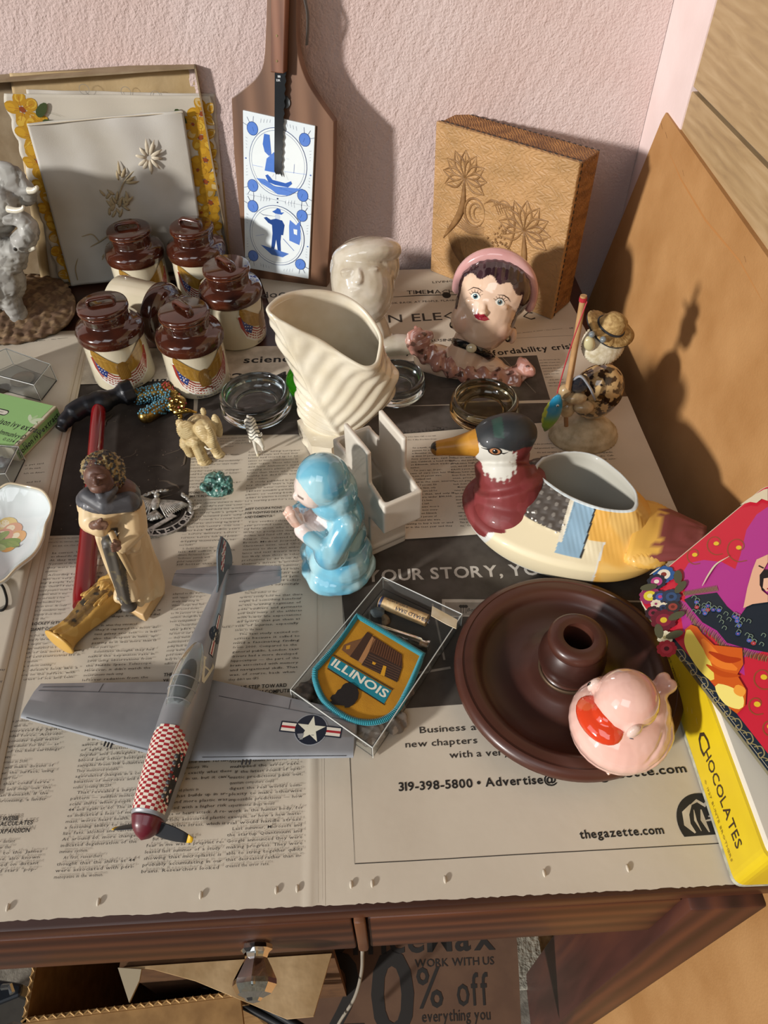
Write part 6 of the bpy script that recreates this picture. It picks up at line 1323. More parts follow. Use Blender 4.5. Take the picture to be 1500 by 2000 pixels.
OL = A(outl_); cen = OL.mean(0); o3 = PF(np.c_[OL, np.full(len(OL), .0002)]); o3 = np.vstack([o3, o3[:1]])
dense = []
for i in range(len(o3) - 1):
    m = max(1, int(np.linalg.norm(o3[i + 1] - o3[i]) / .0011)); dense += [o3[i] * (1 - k / m) + o3[i + 1] * k / m for k in range(m)]
teal = M('teal_thread', '#0f7f8e', .6, sheen=.3)
mk('teal_border', join(tube(o3, .0021, 8, cap=False), *[tube([p + PF.n * .0008 + nrm((cen[0] * PF.u + cen[1] * PF.v + PF.o) - p) * .0024, p + PF.n * .0024, p + PF.n * .0008 - nrm((cen[0] * PF.u + cen[1] * PF.v + PF.o) - p) * .0022], .00052, 5) for p in dense]), teal, pa, smooth=True, world=True)
P = Printer()
P.poly([pp(649, 1284), pp(765, 1348), pp(750, 1374), pp(640, 1306)], '#12798a')
for a, b in (((652, 1282), (768, 1346)), ((640, 1308), (752, 1376))): P.line([pp(*a), pp(*b)], .0008, '#20180f')
d_ = A(pp(752, 1367)) - A(pp(643, 1303)); P.text('ILLINOIS', *pp(646, 1301), .0068, '#ddd8c8', 'b', width=np.linalg.norm(d_) * .97, ang=math.atan2(d_[1], d_[0]))
P.poly([pp(*q_) for q_ in ((729, 1243), (785, 1278), (786, 1300), (777, 1306), (710, 1277), (723, 1262))], '#4a2c1a') # roof
P.poly([pp(*q_) for q_ in ((727, 1245), (733, 1250), (709, 1298), (697, 1292))], '#a2744a')
P.poly([pp(*q_) for q_ in ((718, 1236), (728, 1242), (700, 1293), (683, 1284), (688, 1272))], '#3b2416'); P.poly([pp(*q_) for q_ in ((705, 1250), (713, 1243), (684, 1284), (668, 1272), (672, 1262), (686, 1256))], '#6e4a2c'); P.poly([pp(*q_) for q_ in ((677, 1264), (685, 1262), (683, 1270), (676, 1271))], '#b8831a')
P.poly([pp(*q_) for q_ in ((722, 1275), (786, 1302), (776, 1332), (706, 1300))], '#33221a')
for k_ in range(6): P.line([pp(721 - 2.6 * k_, 1279 + 4.2 * k_), pp(784 - 1.6 * k_, 1306 + 4.2 * k_)], .0005, '#5c4030')
P.poly([pp(*q_) for q_ in ((749, 1300), (755, 1302), (751, 1321), (743, 1318))], '#c9921f'); P.poly([pp(*q_) for q_ in ((728, 1293), (735, 1296), (732, 1300), (727, 1298))], '#c9921f')
for k_ in range(14): P.line([pp(731 + 4 * k_, 1247 + 2.5 * k_), pp(722 + 4.4 * k_, 1272 + 2.3 * k_)], .0004, '#6b4227')
hd2 = [(670, 1340), (676, 1336), (688, 1336), (697, 1343), (701, 1354), (699, 1366), (692, 1376), (682, 1383), (674, 1384), (673, 1380), (660, 1379), (642, 1377), (641, 1374), (649, 1371), (645, 1366), (649, 1360), (655, 1358), (660, 1350), (666, 1347)]
P.poly([pp(*q_) for q_ in hd2], '#17110f')
P.build('patch_embroidery', lambda Q: PF(Q), pa, PAINT('stitched', .75, bump=.5, bscale=1500, bdist=.0003), eps=.0003, step=2e-5)
tb0, tb1 = PZ(742, 1175, .0085), PZ(834, 1212, .0085); pt = thing('paper_tube', 'small paper-wrapped tube reading PARIS CLEANERS IOWA CITY in the clear box', 'tube', tb0)
dxx = nrm(tb1 - tb0); perp = nrm(np.cross([0, 0, 1], dxx)); tv = []
mk('wrapper', tube([tb0 + (tb1 - tb0) * k / 6 for k in range(7)], .0052, 24), M('aged_paper', '#b58d5a', .6, col2='#d3b98c', vscale=140, coat=.2), pt, smooth=50, world=True)
P = Printer(); L_ = np.linalg.norm(tb1 - tb0); P.text('PARIS CLEANERS', .016, .0030, .0030, '#3b3a45', 'm', width=.030); P.text('IOWA CITY', .006, -.0018, .0027, '#3b3a45', 'm', width=.019); P.rect(.0008, -.003, .003, .009, '#38405e')
def tmap(Q): a = math.radians(75) + Q[:, 1] / .0052 * -1 * (1 if perp[1] < 0 else -1) ; r = .0054 + Q[:, 2]; return tb0 + dxx * Q[:, :1] + perp * (r * np.cos(a))[:, None] + A([0, 0, 1]) * (r * np.sin(a))[:, None]
P.build('wrapper_print', tmap, pt, PAINT('decals', .4), maxlen=.0015)
v0, v1 = PZ(716, 1222, .008), PZ(838, 1262, .008); vi = thing('glass_vial', 'small empty corked glass vial lying in the clear plastic box', 'vial', v0)
vd = nrm(v1 - v0); mk('vial_tube', tube([v0, v0 + vd * .002, v0 + (v1 - v0) * .86, v0 + (v1 - v0) * .89, v0 + (v1 - v0) * .94, v1 - vd * .001, v1], [.003, .0048, .0048, .0034, .0036, .0048, .0046], 20), glass, vi, smooth=50, world=True)
mk('stopper', tube([v0 + (v1 - v0) * .86, v0 + (v1 - v0) * .97], .0028, 14), M('cork', '#8e6c4e', .8), vi, smooth=50, world=True)
rock = PAINT('stone', .6); 
def stone(label, px, r, c1, c2, name='stone', cat='stone'):
    p = PZ(*px, .0034 + r[2] * .75); v = sculpt([ell(p, r, 14, 10), ell(p + A([r[0] * .4, r[1] * .3, r[2] * .1]), A(r) * .7, 12, 8)], .0008, 2, lambda P: (hashn(P, 260) - .5) * .003); C = Cols(len(v[0]), c1); C.put(hashn(v[0], 300) > .5, c2, .8); tag(mk(name, v, rock, smooth=True, cols=C.c), label, cat)
stone('blue-grey chipped stone above the patch in the clear box', (738, 1196), (.006, .005, .004), '#4b555a', '#6d777a'); stone('small brown curved stone beside the paper tube in the box', (752, 1212), (.0035, .006, .003), '#5d4c38', '#7c6a50')
stone('dark brown stone at the left inside corner of the clear box', (600, 1352), (.009, .010, .004), '#3a3029', '#55473b'); stone('pinkish brown shell piece right of the patch in the clear box', (792, 1348), (.006, .007, .004), '#7c665a', '#a48f84', 'shell_piece', 'shell')
stone('pale spiky shell cluster below the patch in the clear box', (722, 1432), (.012, .010, .004), '#8b8076', '#b9b0a6', 'shell_piece', 'shell'); stone('grey spiky shell behind the lower right of the patch', (770, 1412), (.010, .009, .004), '#6f665d', '#a39a90', 'shell_piece', 'shell')
ls = thing('paper_label_scrap', 'torn cream paper label lying over the right rim of the clear box', 'label', PZ(868, 1205, .02)); LSF = Fr(PZ(868, 1206, .0192), PZ(895, 1222, .0192) - PZ(845, 1190, .0192), n=[0.1, .1, 1]); mk('paper', prism([LSF.px(*q_) for q_ in ((844, 1184), (893, 1211), (891, 1229), (872, 1220), (842, 1203))], 0, .0005, LSF), M('label_cream', '#cbb892', .6, col2='#ddd2b8', vscale=90), ls, world=True)
# ================================================================ chocolate box (base and lid)
bA, bB = PZ(1262, 1214, .0022)[:2], PZ(1432, 1733, .0022)[:2]; dY = nrm(bB - bA); dX = A([-dY[1], dY[0]]); dX = dX if dX[0] > 0 else -dX
Hc = .058; cw = .088
def rnd(poly, r=.008, n=5): # rounded polygon
    out = []; K = len(poly); Pq = [A(p) for p in poly]
    for i in range(K):
        a, b, c = Pq[i - 1], Pq[i], Pq[(i + 1) % K]; d1 = nrm(a - b); d2 = nrm(c - b); p1, p2 = b + d1 * r, b + d2 * r
        for k in range(n + 1): t = k / n; out.append(tuple(p1 * (1 - t) ** 2 + 2 * b * t * (1 - t) + p2 * t * t))
    return out
bp4 = [bA, bB, bB + dX * cw, bA + dX * cw]
cb0 = thing('chocolate_box', 'yellow cardboard chocolate box base under its red lid at the right edge', 'box', (*(bA + bB) / 2, .0022))
yel = M('yellow_card', '#d8bd1c', .5, col2='#cdb01a', vscale=20); grn = M('greygreen_card', '#8c8c78', .7, col2='#b5b3a0', vscale=160)
rb = rnd(bp4, .007); mk('tray', prism(rb, .0062, .0022 + Hc - .003), yel, cb0, world=True); mk('bottom_edge', prism(rnd([A(p) for p in bp4], .0066), .0022, .0064), grn, cb0, world=True)
mk('white_flange', prism(rnd([bp4[0] + dX * .002 - dY * -.002, bp4[1] + dX * .002 - dY * .002, bp4[2], bp4[3]], .006), .0022 + Hc - .003, .0022 + Hc + .003), M('white_card', '#d8d3c6', .6), cb0, world=True)
SF = Fr([*bA, .0022], [*dY, 0], n=[*(-dX), 0]); SF = SF if SF.v[2] > 0 else Fr([*bA, .0022], [*dY, 0], n=[*(dX), 0])
flip = SF.n @ A([-1, 0, 0]) < 0; Ls = np.linalg.norm(bB - bA)
P = Printer(); P.text('C', Ls - .090, .020, .0165, '#3a2a1a', 'm'); P.text('HOCOLATES', Ls - .0775, .0225, .0108, '#3a2a1a', 'm', width=.062); P.text('© 1927 BUNTE BROTHERS', Ls - .064, .0095, .0030, '#8a7420', 'r', width=.052); P.text('1 LB. NET WEIGHT', Ls - .168, .018, .0032, '#6b5a1a', 'r', width=.04)
for x, y, r in ((.10, .030, .004), (.108, .028, .003), (.112, .022, .003), (.135, .028, .0012), (.135, .019, .0012)): P.line([(Ls - r_x, y_) for r_x, y_ in ((x, y), (x - r, y - .002))], .0012, '#dcd3b0', taper=True)
P.build('side_print', lambda Q: SF(Q * [1, 1, 0]) + A([*(-dX), 0]) * (.00012 + Q[:, 2:]), cb0, PAINT('card_print', .5), eps=.0002)
zl = .0022 + Hc + .019
LC = PZ(1243, 1152, .066); LA = PZ(1500, 945, .105); LB = PZ(1500, 1500, .085); LB2 = PZ(1335, 1285, .071)
lv_ = nrm(LB - LB2); LO = LB2 - lv_ * ((LB2 - LC) @ lv_); lu = nrm(LA - LO); nl = nrm(np.cross(lu, lv_)); nl = nl if nl[2] > 0 else -nl
lid_ = thing('box_lid', 'red and magenta illustrated box lid with a dancing shawled lady, set askew', 'lid', LO)
LF2 = Fr(LO, lu, n=nl); WL = np.linalg.norm(LA - LO) + .004
l2 = lambda x, y: LF2.px(x, y)
vA = A([1., 0]); vB = A([LF2.u @ lv_, LF2.v @ lv_]); lpoly = [(0, 0), tuple(vB * .175), tuple(vB * .175 + vA * WL), tuple(vA * WL)]
rp = rnd(lpoly, .014, 7); red_ = M('red_card', '#b01a2a', .35, coat=.15); 
mk('lid_top', prism(rp, -.0150, 0, LF2), M('olive_edge', '#6f6a50', .5, col2='#7d775c', vscale=60), lid_, world=True)
P = Printer(); cR = '#c02538'; MG = '#a83384'
ins = [tuple(A(p) * 1.0) for p in rp]; P.poly(ins, cR)
def lc(pts, c): P.poly([l2(*p) for p in pts], c)
def ll(pts, w, c, taper=False): P.line(spline([(*l2(*p), 0) for p in pts], 5)[:, :2], w, c, taper=taper)
lc([(1335, 1116), (1345, 1100), (1375, 1094), (1410, 1098), (1436, 1112), (1446, 1085), (1458, 1035), (1478, 1005), (1500, 990), (1560, 1000), (1600, 1300), (1470, 1330), (1440, 1310), (1400, 1250), (1340, 1200), (1338, 1160)], MG)
lc([(1452, 1285), (1500, 1270), (1560, 1500), (1500, 1440), (1460, 1390)], cR); lc([(1325, 1170), (1345, 1180), (1380, 1240), (1335, 1235)], MG)
lc([(1306, 1250), (1316, 1246), (1420, 1370), (1510, 1485), (1510, 1520), (1335, 1290)], '#1f2a36')
for k in range(9): # gold scrolls on the dark border
    x, y = 1325 + k * 22, 1278 + k * 27; ll([(x - 6, y - 8), (x + 8, y - 8), (x + 14, y + 6), (x + 6, y + 14), (x + 2, y + 6), (x + 9, y + 3)], .0007, '#8f835a'); ll([(x + 8, y + 12), (x + 20, y + 16), (x + 24, y + 24)], .0006, '#8f835a')
for x, y, r in ((1357, 1084, 20), (1399, 1062, 24), (1443, 1070, 30), (1492, 1323, 26), (1479, 1376, 22), (1505, 1420, 20)):
    ll([(x + r * (1 - t * .9) * math.cos(t * 7 + 1), y + r * (1 - t * .9) * math.sin(t * 7 + 1)) for t in np.linspace(0, 1, 12)], .0008, '#8c4a2c'); P.circ(*l2(x, y), .0019, '#d8b52e', n=10)
# shawl
lc([(1336, 1172), (1352, 1164), (1385, 1160), (1400, 1158), (1420, 1185), (1444, 1206), (1462, 1180), (1480, 1168), (1520, 1170), (1560, 1250), (1500, 1275), (1470, 1270), (1440, 1262), (1420, 1256), (1400, 1232), (1372, 1216), (1355, 1196)], '#1d2630')
for k in range(60):
    t = k / 59; q_ = spline([(1330, 1172, 0), (1352, 1196, 0), (1370, 1218, 0), (1400, 1236, 0), (1420, 1258, 0), (1445, 1266, 0), (1475, 1274, 0), (1505, 1282, 0)], 8)[int(t * 55)]
    ll([(q_[0], q_[1]), (q_[0] - 5, q_[1] + 7), (q_[0] - 8 + k % 4, q_[1] + 14)], .0007, '#7d7048' if k % 2 else '#5d5438', True)
for k in range(24): ll([(1338 + k * 2.8, 1166 - k * .4), (1334 + k * 2.8, 1156 - k * .5)], .0006, '#7d7048', True)
random.seed(9)
for k in range(34):
    x = random.uniform(1350, 1500); y = 1172 + (x - 1350) * .45 + random.uniform(-6, 34)
    if x < 1400 and y > 1205: y = 1190
    ll([(x, y), (x + 4, y - 5), (x + 9, y - 2), (x + 7, y + 3)], .0005, '#6e8070'); 
    if k % 2: P.circ(*l2(x + 3, y + 3), .0016, random.choice(('#33488c', '#a13a3a', '#4a5fa8')), n=7); P.circ(*l2(x + 3, y + 3), .0006, '#b06a8a', n=5)
# lady: arm, face, hair
lc([(1452, 1190), (1460, 1150), (1470, 1115), (1478, 1095), (1500, 1085), (1500, 1100), (1490, 1118), (1484, 1140), (1488, 1155), (1500, 1165), (1500, 1178), (1470, 1182)], '#d9a98c'); lc([(1484, 1125), (1492, 1115), (1510, 1116), (1512, 1150), (1490, 1156), (1484, 1145)], '#1a1414'); lc([(1492, 1132), (1506, 1130), (1508, 1150), (1498, 1158), (1490, 1150)], '#e0b598'); P.circ(*l2(1500, 1152), .0007, '#a3252f', n=6); P.circ(*l2(1502, 1140), .0005, '#222222', n=5); ll([(1482, 1107), (1492, 1112)], .0012, '#2a1a12')
# skirt
lc([(1338, 1232), (1350, 1222), (1362, 1226), (1372, 1240), (1395, 1262), (1450, 1268), (1452, 1300), (1440, 1320), (1458, 1350), (1456, 1380), (1440, 1396), (1425, 1385), (1400, 1345), (1372, 1315), (1348, 1280)], '#c85a1c')
for pts, c, w in (([(1345, 1232), (1352, 1260), (1375, 1300), (1392, 1330)], '#e3cf5a', .010), ([(1372, 1250), (1400, 1290), (1440, 1310)], '#e07a2a', .008), ([(1400, 1340), (1430, 1365), (1448, 1385)], '#ecdc7a', .012), ([(1385, 1275), (1420, 1290), (1448, 1290)], '#a8380f', .005), ([(1380, 1300), (1410, 1318), (1445, 1322)], '#b84a14', .004), ([(1440, 1340), (1450, 1362)], '#e79a3a', .007)): ll(pts, w, c, True)
# bouquet
for x, y, r, c1, c2, c3 in ((1297, 1124, .0075, '#24528c', '#d8d0bc', '#7a2f24'), (1283, 1138, .0066, '#1c2330', '#a83a78', '#d9d2c0'), (1270, 1166, .0072, '#8a2a58', '#cdbb2e', '#d6cf8a'), (1290, 1168, .0052, '#29344a', '#3a4f9a', '#b03a72'), (1312, 1168, .0062, '#27364c', '#2f4a70', '#1f2a3c'), (1282, 1182, .0036, '#d3cab2', '#c9bfa6', '#8a2a58'), (1296, 1190, .0045, '#d3cab2', '#2b3a5c', '#1a2030'), (1315, 1188, .0050, '#2a2a2c', '#8a3a30', '#5c241c'), (1277, 1200, .0056, '#2a1a20', '#7a2038', '#2a1014'), (1297, 1214, .0085, '#5c1424', '#7a1c30', '#cbb02e'), (1300, 1248, .0052, '#cfc9ae', '#c3bb98', '#8f865c'), (1303, 1270, .0064, '#a02030', '#b03040', '#4a0f18')):
    q_ = l2(x, y)
    for k in range(9): a = k * 2 * math.pi / 9; P.circ(q_[0] + r * .72 * math.cos(a), q_[1] + r * .72 * math.sin(a), r * .36, c1, n=8)
    P.circ(*q_, r * .62, c2, n=14); P.circ(*q_, r * .28, c3, n=10)
for x, y, a in ((1268, 1150, 2.5), (1325, 1130, .8), (1330, 1150, .2), (1322, 1206, -.3), (1318, 1243, -.4), (1288, 1236, -2.2)): P.circ(*l2(x, y), .0062, '#4a4a34', ry=.0030, n=10, ang=a)
for pts in ([(1372, 1148), (1385, 1125), (1400, 1105), (1425, 1090)], [(1290, 1112), (1270, 1126)]): ll(pts, .0012, '#cfc4a8', True)
lc([(1446, 990), (1462, 978), (1478, 968), (1492, 960), (1500, 958), (1500, 982), (1488, 978), (1478, 986), (1466, 984)], '#cfc4a8')
P.build('lid_picture', lambda Q: LF2(Q), lid_, PAINT('card_gloss', .3, coat=.2), eps=.0002, step=6e-6)
wt = [p for p in rp]; mk('worn_rim', tube(LF2([(x, y, -.0003) for x, y in (rp[-9:] + rp[:9])]), .0006, 6), M('worn_card', '#c9bfa6', .8), lid_, world=True)
# ================================================================ small things on the left half
def at_(x, y, Y): return tuple(PY(x, y, Y))
# --- hammer with red handle
h0, h1 = PZ(193, 798, .0150), PZ(163, 1185, .0118); hm_ = thing('hammer', 'hammer with black head and long red handle lying across the newspaper', 'hammer', (h0[0], h0[1], .0022))
hd_ = nrm(h1 - h0); hl_ = np.linalg.norm(h1 - h0); R_ = [(.0, .0068), (.01, .0072), (.5, .0070), (.8, .0082), (.97, .0090), (1.0, .0082)]
hp_ = [h0 + (h1 - h0) * t for t in np.linspace(0, 1, 24)]
mk('handle', tube(hp_, [np.interp(t, [r[0] for r in R_], [r[1] for r in R_]) for t in np.linspace(0, 1, 24)], 24, flat=1.15), M('red_lacquer', '#8c0f16', .25, coat=.6, col2='#7a0c12', vscale=15), hm_, smooth=60, world=True)
blk = M('black_iron', '#1b1c20', .38, .3, col2='#26272c', vscale=60, bump=.2, bscale=200)
hx = nrm(PZ(250, 770, .018) - PZ(150, 805, .018)); ce = PZ(196, 785, .0165)
hv = [ell(ce, (.015, .013, .012)), tube([ce + hx * .008, ce + hx * .018, ce + hx * .024], [.0095, .0085, .0115], 20), tube([ce + hx * .024, ce + hx * .036], [.0135, .0135], 8), tube(spline([ce - hx * .006, ce - hx * .020 + A([0, 0, .001]), ce - hx * .034 + A([0, -.006, -.002]), ce - hx * .040 + A([0, -.016, -.006])], 5), [.0115] * 4 + [.0105] * 5 + [.008] * 4 + [.006] * 3, 16, flat=1.0)]
V, F = sculpt(hv, .0012, 3); mk('head', (V, F), blk, hm_, smooth=True, world=True)
# --- turquoise bead ornament
bp0 = PZ(312, 800, .004); bd = thing('beaded_brooch', 'gold brooch crowded with turquoise beads and a few red ones', 'brooch', (bp0[0], bp0[1], .0022))
gold = M('old_gold', '#a88a4a', .3, .9, col2='#6e5526', vscale=200); tq = M('turquoise', '#5b93a8', .25, coat=.4, col2='#41788f', vscale=300); rdb = M('coral_bead', '#a5362e', .25, coat=.5)
hA = [PZ(x, y, .010) for x, y in ((268, 775), (300, 765), (325, 762))]; hB = [PZ(x, y, .008) for x, y in ((285, 812), (308, 800), (325, 790))]
baseV = sculpt([seg(hA[0], hA[2], .0085, .009), seg(hB[0], hB[2], .0085, .008), ell(PZ(345, 788, .009), (.011, .012, .0075)), ell(PZ(333, 772, .010), (.010, .008, .007))], .0012, 2)
mk('gold_setting', baseV, gold, bd, smooth=True, world=True)
bvh = BVHTree.FromPolygons([Vector(v) for v in baseV[0]], baseV[1]); random.seed(4); bsh = lambda m, r: ell((0, 0, 0), r, 8, 6)
bead0 = None; placed = []
def bead(p, mat, r, name):
    o = mk(name, ell((0, 0, 0), r, 10, 7), mat, bd, smooth=True); o.location = Vector(p) - Vector(bd.location); return o
src = {}
for tries in range(1500):
    x = random.uniform(262, 372); y = random.uniform(758, 822); st = PZ(x, y, .03); hit = bvh.ray_cast(Vector(st) + Vector((0, 0, .01)), Vector(-nrm(CAM - st)))
    if not hit[0]: continue
    p = A(hit[0])
    if any(np.linalg.norm(p - q) < .00235 for q in placed): continue
    placed.append(p); red = abs(x - 333) < 12 and abs(y - 766) < 9; fil = x > 336 and not red
    if fil and random.random() < .7: continue
    kx = 'coral_bead' if red or (fil and random.random() < .3) else ('gold_bead' if fil else 'turquoise_bead')
    if kx in src: o = src[kx].copy(); COL.objects.link(o); o.parent = bd; o.location = Vector(p) - Vector(bd.location)
    else: src[kx] = bead(p, {'coral_bead': rdb, 'gold_bead': gold, 'turquoise_bead': tq}[kx], .0013, kx)
fil_ = []
for k in range(16):
    a = k * .8; c = A(PZ(345 + 12 * math.cos(a), 790 + 12 * math.sin(a), .0165)); fil_.append(tube([c + A([.0022 * math.cos(t), .0022 * math.sin(t), 0]) for t in np.linspace(0, 6.28, 9)], .0004, 5))
mk('filigree', join(*fil_), gold, bd, world=True, kind='stuff')
pg = thing('gold_pin', 'curved polished gold pin between the bead brooch and ivory elephant', 'pin', PZ(370, 812, .0022))
mk('pin_body', sculpt([tube(spline([PZ(335, 796, .012), PZ(345, 806, .009), PZ(365, 802, .011), PZ(385, 806, .008)], 6), [.0014, .0018, .002, .0024, .0028, .003, .003, .0028, .0026, .0024, .0026, .0028, .0028, .0024, .002, .0018, .0016, .0014, .001], 12), ell(PZ(352, 814, .005), (.003, .004, .003))], .0006, 2), M('bright_gold', '#c9a552', .15, 1), pg, smooth=True, world=True)
# --- small ivory elephant
def sub(cfg, Y0):
    out = []
    for c in cfg:
        if c[0] == 'e': _, x, y, d, r = c; out.append(ell(at_(x, y, Y0 + d), r, 18, 12))
        elif c[0] == 's': _, p, q, r0, r1 = c; out.append(seg(at_(p[0], p[1], Y0 + p[2]), at_(q[0], q[1], Y0 + q[2]), r0, r1))
        elif c[0] == 't': _, pts, r = c; pp_ = spline([at_(x, y, Y0 + d) for x, y, d in pts], 5); out.append(tube(pp_, np.interp(np.linspace(0, 1, len(pp_)), np.linspace(0, 1, len(r)), r), 14))
    return out
Ye = PZ(400, 893, .002)[1]
ie = thing('ivory_elephant', 'small carved cream elephant with raised trunk standing near the bead brooch', 'figurine', (*PZ(395, 890, .002)[:2], .0022))
ic = sub([('e', 385, 845, .012, (.016, .018, .0135)), ('e', 388, 828, .010, (.012, .012, .008)), ('e', 400, 838, -.002, (.0105, .009, .011)), ('e', 405, 850, -.006, (.0085, .007, .008)), ('e', 366, 842, -.001, (.0105, .0030, .0135)), ('e', 352, 828, .004, (.0045, .003, .006)), ('e', 424, 832, .002, (.0050, .003, .0150)), ('e', 397, 804, .004, (.0028, .002, .005)),
          ('t', [(408, 858, -.010), (416, 868, -.012), (414, 850, -.014), (409, 838, -.014), (403, 829, -.012)], [.0055, .0045, .0036, .003, .0026]), ('s', (362, 862, .004), (372, 884, .004), .0058, .0052), ('s', (360, 868, .010), (378, 888, .006), .005, .0045), ('s', (382, 862, -.002), (396, 896, -.004), .0062, .0060), ('s', (415, 866, .0), (425, 884, -.002), .0055, .0052), ('e', 400, 902, -.006, (.0072, .006, .0035)), ('e', 428, 888, -.004, (.006, .005, .0035))], Ye)
def ipnt(V): C = Cols(len(V), '#b9a274'); C.put(hashn(V, 160) > .5, '#cbb88c', .7); C.put((hashn(V + 1, 320) > .80), '#8d7548', .5); return C
fig('body', ie, ic, .0007, 3, ipnt, res, lambda P: .00022 * np.sin(P[:, 2] * 2600 + 3 * np.sin(P[:, 0] * 500)), world=True)
mk('tusk', tube(spline([at_(400, 872, Ye - .012), at_(406, 877, Ye - .014), at_(414, 876, Ye - .016)], 4), [.0011, .0011, .0011, .001, .001, .0009, .0007, .0005, .0003], 8), ivory, ie, smooth=True, world=True)
# --- zebra
Yz = PZ(503, 889, .0012)[1]; zb = thing('toy_zebra', 'tiny white toy zebra with black stripes leaning on the glass dish', 'figurine', (*PZ(503, 889, .0012)[:2], .0012))
zc = sub([('s', (489, 828, .010), (497, 850, .004), .0058, .0062), ('e', 488, 824, .012, (.0058, .006, .0055)), ('s', (500, 852, .002), (508, 862, -.004), .0048, .0036), ('s', (508, 862, -.005), (513, 872, -.008), .0032, .0020), ('e', 511, 848, -.001, (.0010, .0010, .0026)), ('e', 504, 851, -.001, (.0010, .001, .0024)), ('s', (495, 852, .002), (500, 878, .001), .0026, .0016), ('s', (500, 878, .001), (504, 889, .0), .0015, .0016), ('s', (508, 858, .0), (514, 878, -.001), .0022, .0014), ('s', (486, 836, .012), (489, 862, .012), .0026, .0014), ('s', (486, 815, .013), (483, 812, .016), .0015, .001)], Yz)
zax = nrm(A(at_(497, 850, Yz)) - A(at_(489, 828, Yz + .006)))
def zp(V): C = Cols(len(V), '#d5d0c2'); s = (V - A(at_(489, 828, Yz + .01))) @ zax; C.put((np.sin(s * 1900 + 2 * np.sin(V[:, 0] * 700)) > .62) & (s < .016), '#2a2620'); C.put(V[:, 2] < .004, '#c9b98e', .5); return C
fig('body', zb, zc, .0005, 2, zp, res, world=True)
# --- green stone turtle
Yt = PZ(428, 968, .0012)[1]; tu = thing('green_turtle', 'small green metallic turtle figure on the newspaper above the plane tail', 'figurine', (*PZ(426, 966, .0012)[:2], .0012))
tc_ = sub([('e', 418, 938, .004, (.0095, .010, .0065)), ('e', 402, 950, -.003, (.006, .006, .0045)), ('e', 425, 962, -.006, (.0100, .005, .0042)), ('e', 438, 958, -.005, (.009, .005, .005)), ('s', (432, 935, .0), (448, 948, -.002), .0042, .0036), ('e', 446, 940, .0, (.0042, .004, .0070)), ('e', 430, 928, .003, (.004, .004, .004)), ('s', (405, 957, -.004), (412, 948, -.003), .003, .003)], Yt)
def tp(V): C = Cols(len(V), '#3f6a62'); C.put(hashn(V, 420) > .55, '#78a296', .8); C.put(hashn(V + 1, 300) < .3, '#20332f', .9); return C
fig('body', tu, tc_, .0006, 2, tp, PAINT('verdigris', .35, coat=.3), lambda P: (hashn(P, 600) - .5) * .0008, world=True)
mk('pearl_chip', ell(at_(423, 958, Yt - .011), .0013, 10, 8), M('pearl', '#d5d0c6', .2, coat=.6), tu, smooth=True, world=True)
# --- oval silver badge
bz = .0035; bg_ = thing('counselor_badge', 'oval silver badge with spread eagle, lightning bolt and the word COUNSELOR', 'badge', (*PZ(315, 1000)[:2], .0012))
BF = Fr(PZ(312, 1000, bz), [1, 0, 0], n=[-.02, -.05, 1]); bq = lambda x, y: BF.px(x, y)
slv = M('antique_silver', '#c2bfb8', .38, .55, col2='#8a8780', vscale=300); sdk = M('silver_dark', '#2b2a2a', .4, .6)
cx0, cy0 = bq(312, 1000); rx = (bq(378, 1000)[0] - bq(246, 1000)[0]) / 2; ry = (bq(312, 954)[1] - bq(312, 1044)[1]) / 2
def ringp(a0, a1, r0, r1, h0, h1, n=40):
    aa_ = np.linspace(a0, a1, n); o_ = [(cx0 + rx * r1 * math.cos(a), cy0 + ry * r1 * math.sin(a)) for a in aa_]; i_ = [(cx0 + rx * r0 * math.cos(a), cy0 + ry * r0 * math.sin(a)) for a in aa_[::-1]]; return prism(o_ + i_, h0, h1, BF)
mk('lettered_band', ringp(-math.pi * .93, -math.pi * .02, .80, 1.0, -.002, .0004), sdk, bg_, world=True); mk('band_rim', join(ringp(-math.pi * .93, -math.pi * .02, .97, 1.02, -.0022, .0012), ringp(-math.pi * .93, -math.pi * .02, .76, .80, -.0022, .0012)), slv, bg_, world=True, kind='stuff')
lt = []
for i, ch in enumerate('COUNSELOR'):
    a = -math.pi * (.84 - .74 * i / 8); g_ = GC[(ch, 'b')]; V = (g_[0] - [g_[2] / 2, .36]) * .0078 / .73; t_ = a + math.pi / 2; V = V @ A([[math.cos(t_), math.sin(t_)], [-math.sin(t_), math.cos(t_)]]) + [cx0 + rx * .885 * math.cos(a), cy0 + ry * .885 * math.sin(a)]
    mk('raised_letter', (BF(np.c_[V, np.full(len(V), .0011)]), g_[1]), slv, bg_, world=True)
lf_ = []
for k in range(26):
    a = -.06 + k / 25 * (math.pi + .12) ; 
    if .30 < a / math.pi < .44: continue
    c = (cx0 + rx * .92 * math.cos(a), cy0 + ry * .92 * math.sin(a)); d = (-math.sin(a) + .5 * math.cos(a) * (1 if k % 2 else -1), math.cos(a) + .5 * math.sin(a) * (1 if k % 2 else -1)); p = BF([(c[0] - d[0] * .0028, c[1] - d[1] * .0028, 0), (*c, .0008), (c[0] + d[0] * .0038, c[1] + d[1] * .0038, .0002)]); lf_.append(tube(p, [.0008, .0022, .0003], 8, flat=.5, up=BF.n))
mk('laurel_leaves', join(*lf_), slv, bg_, smooth=True, world=True, kind='stuff')
fe = []
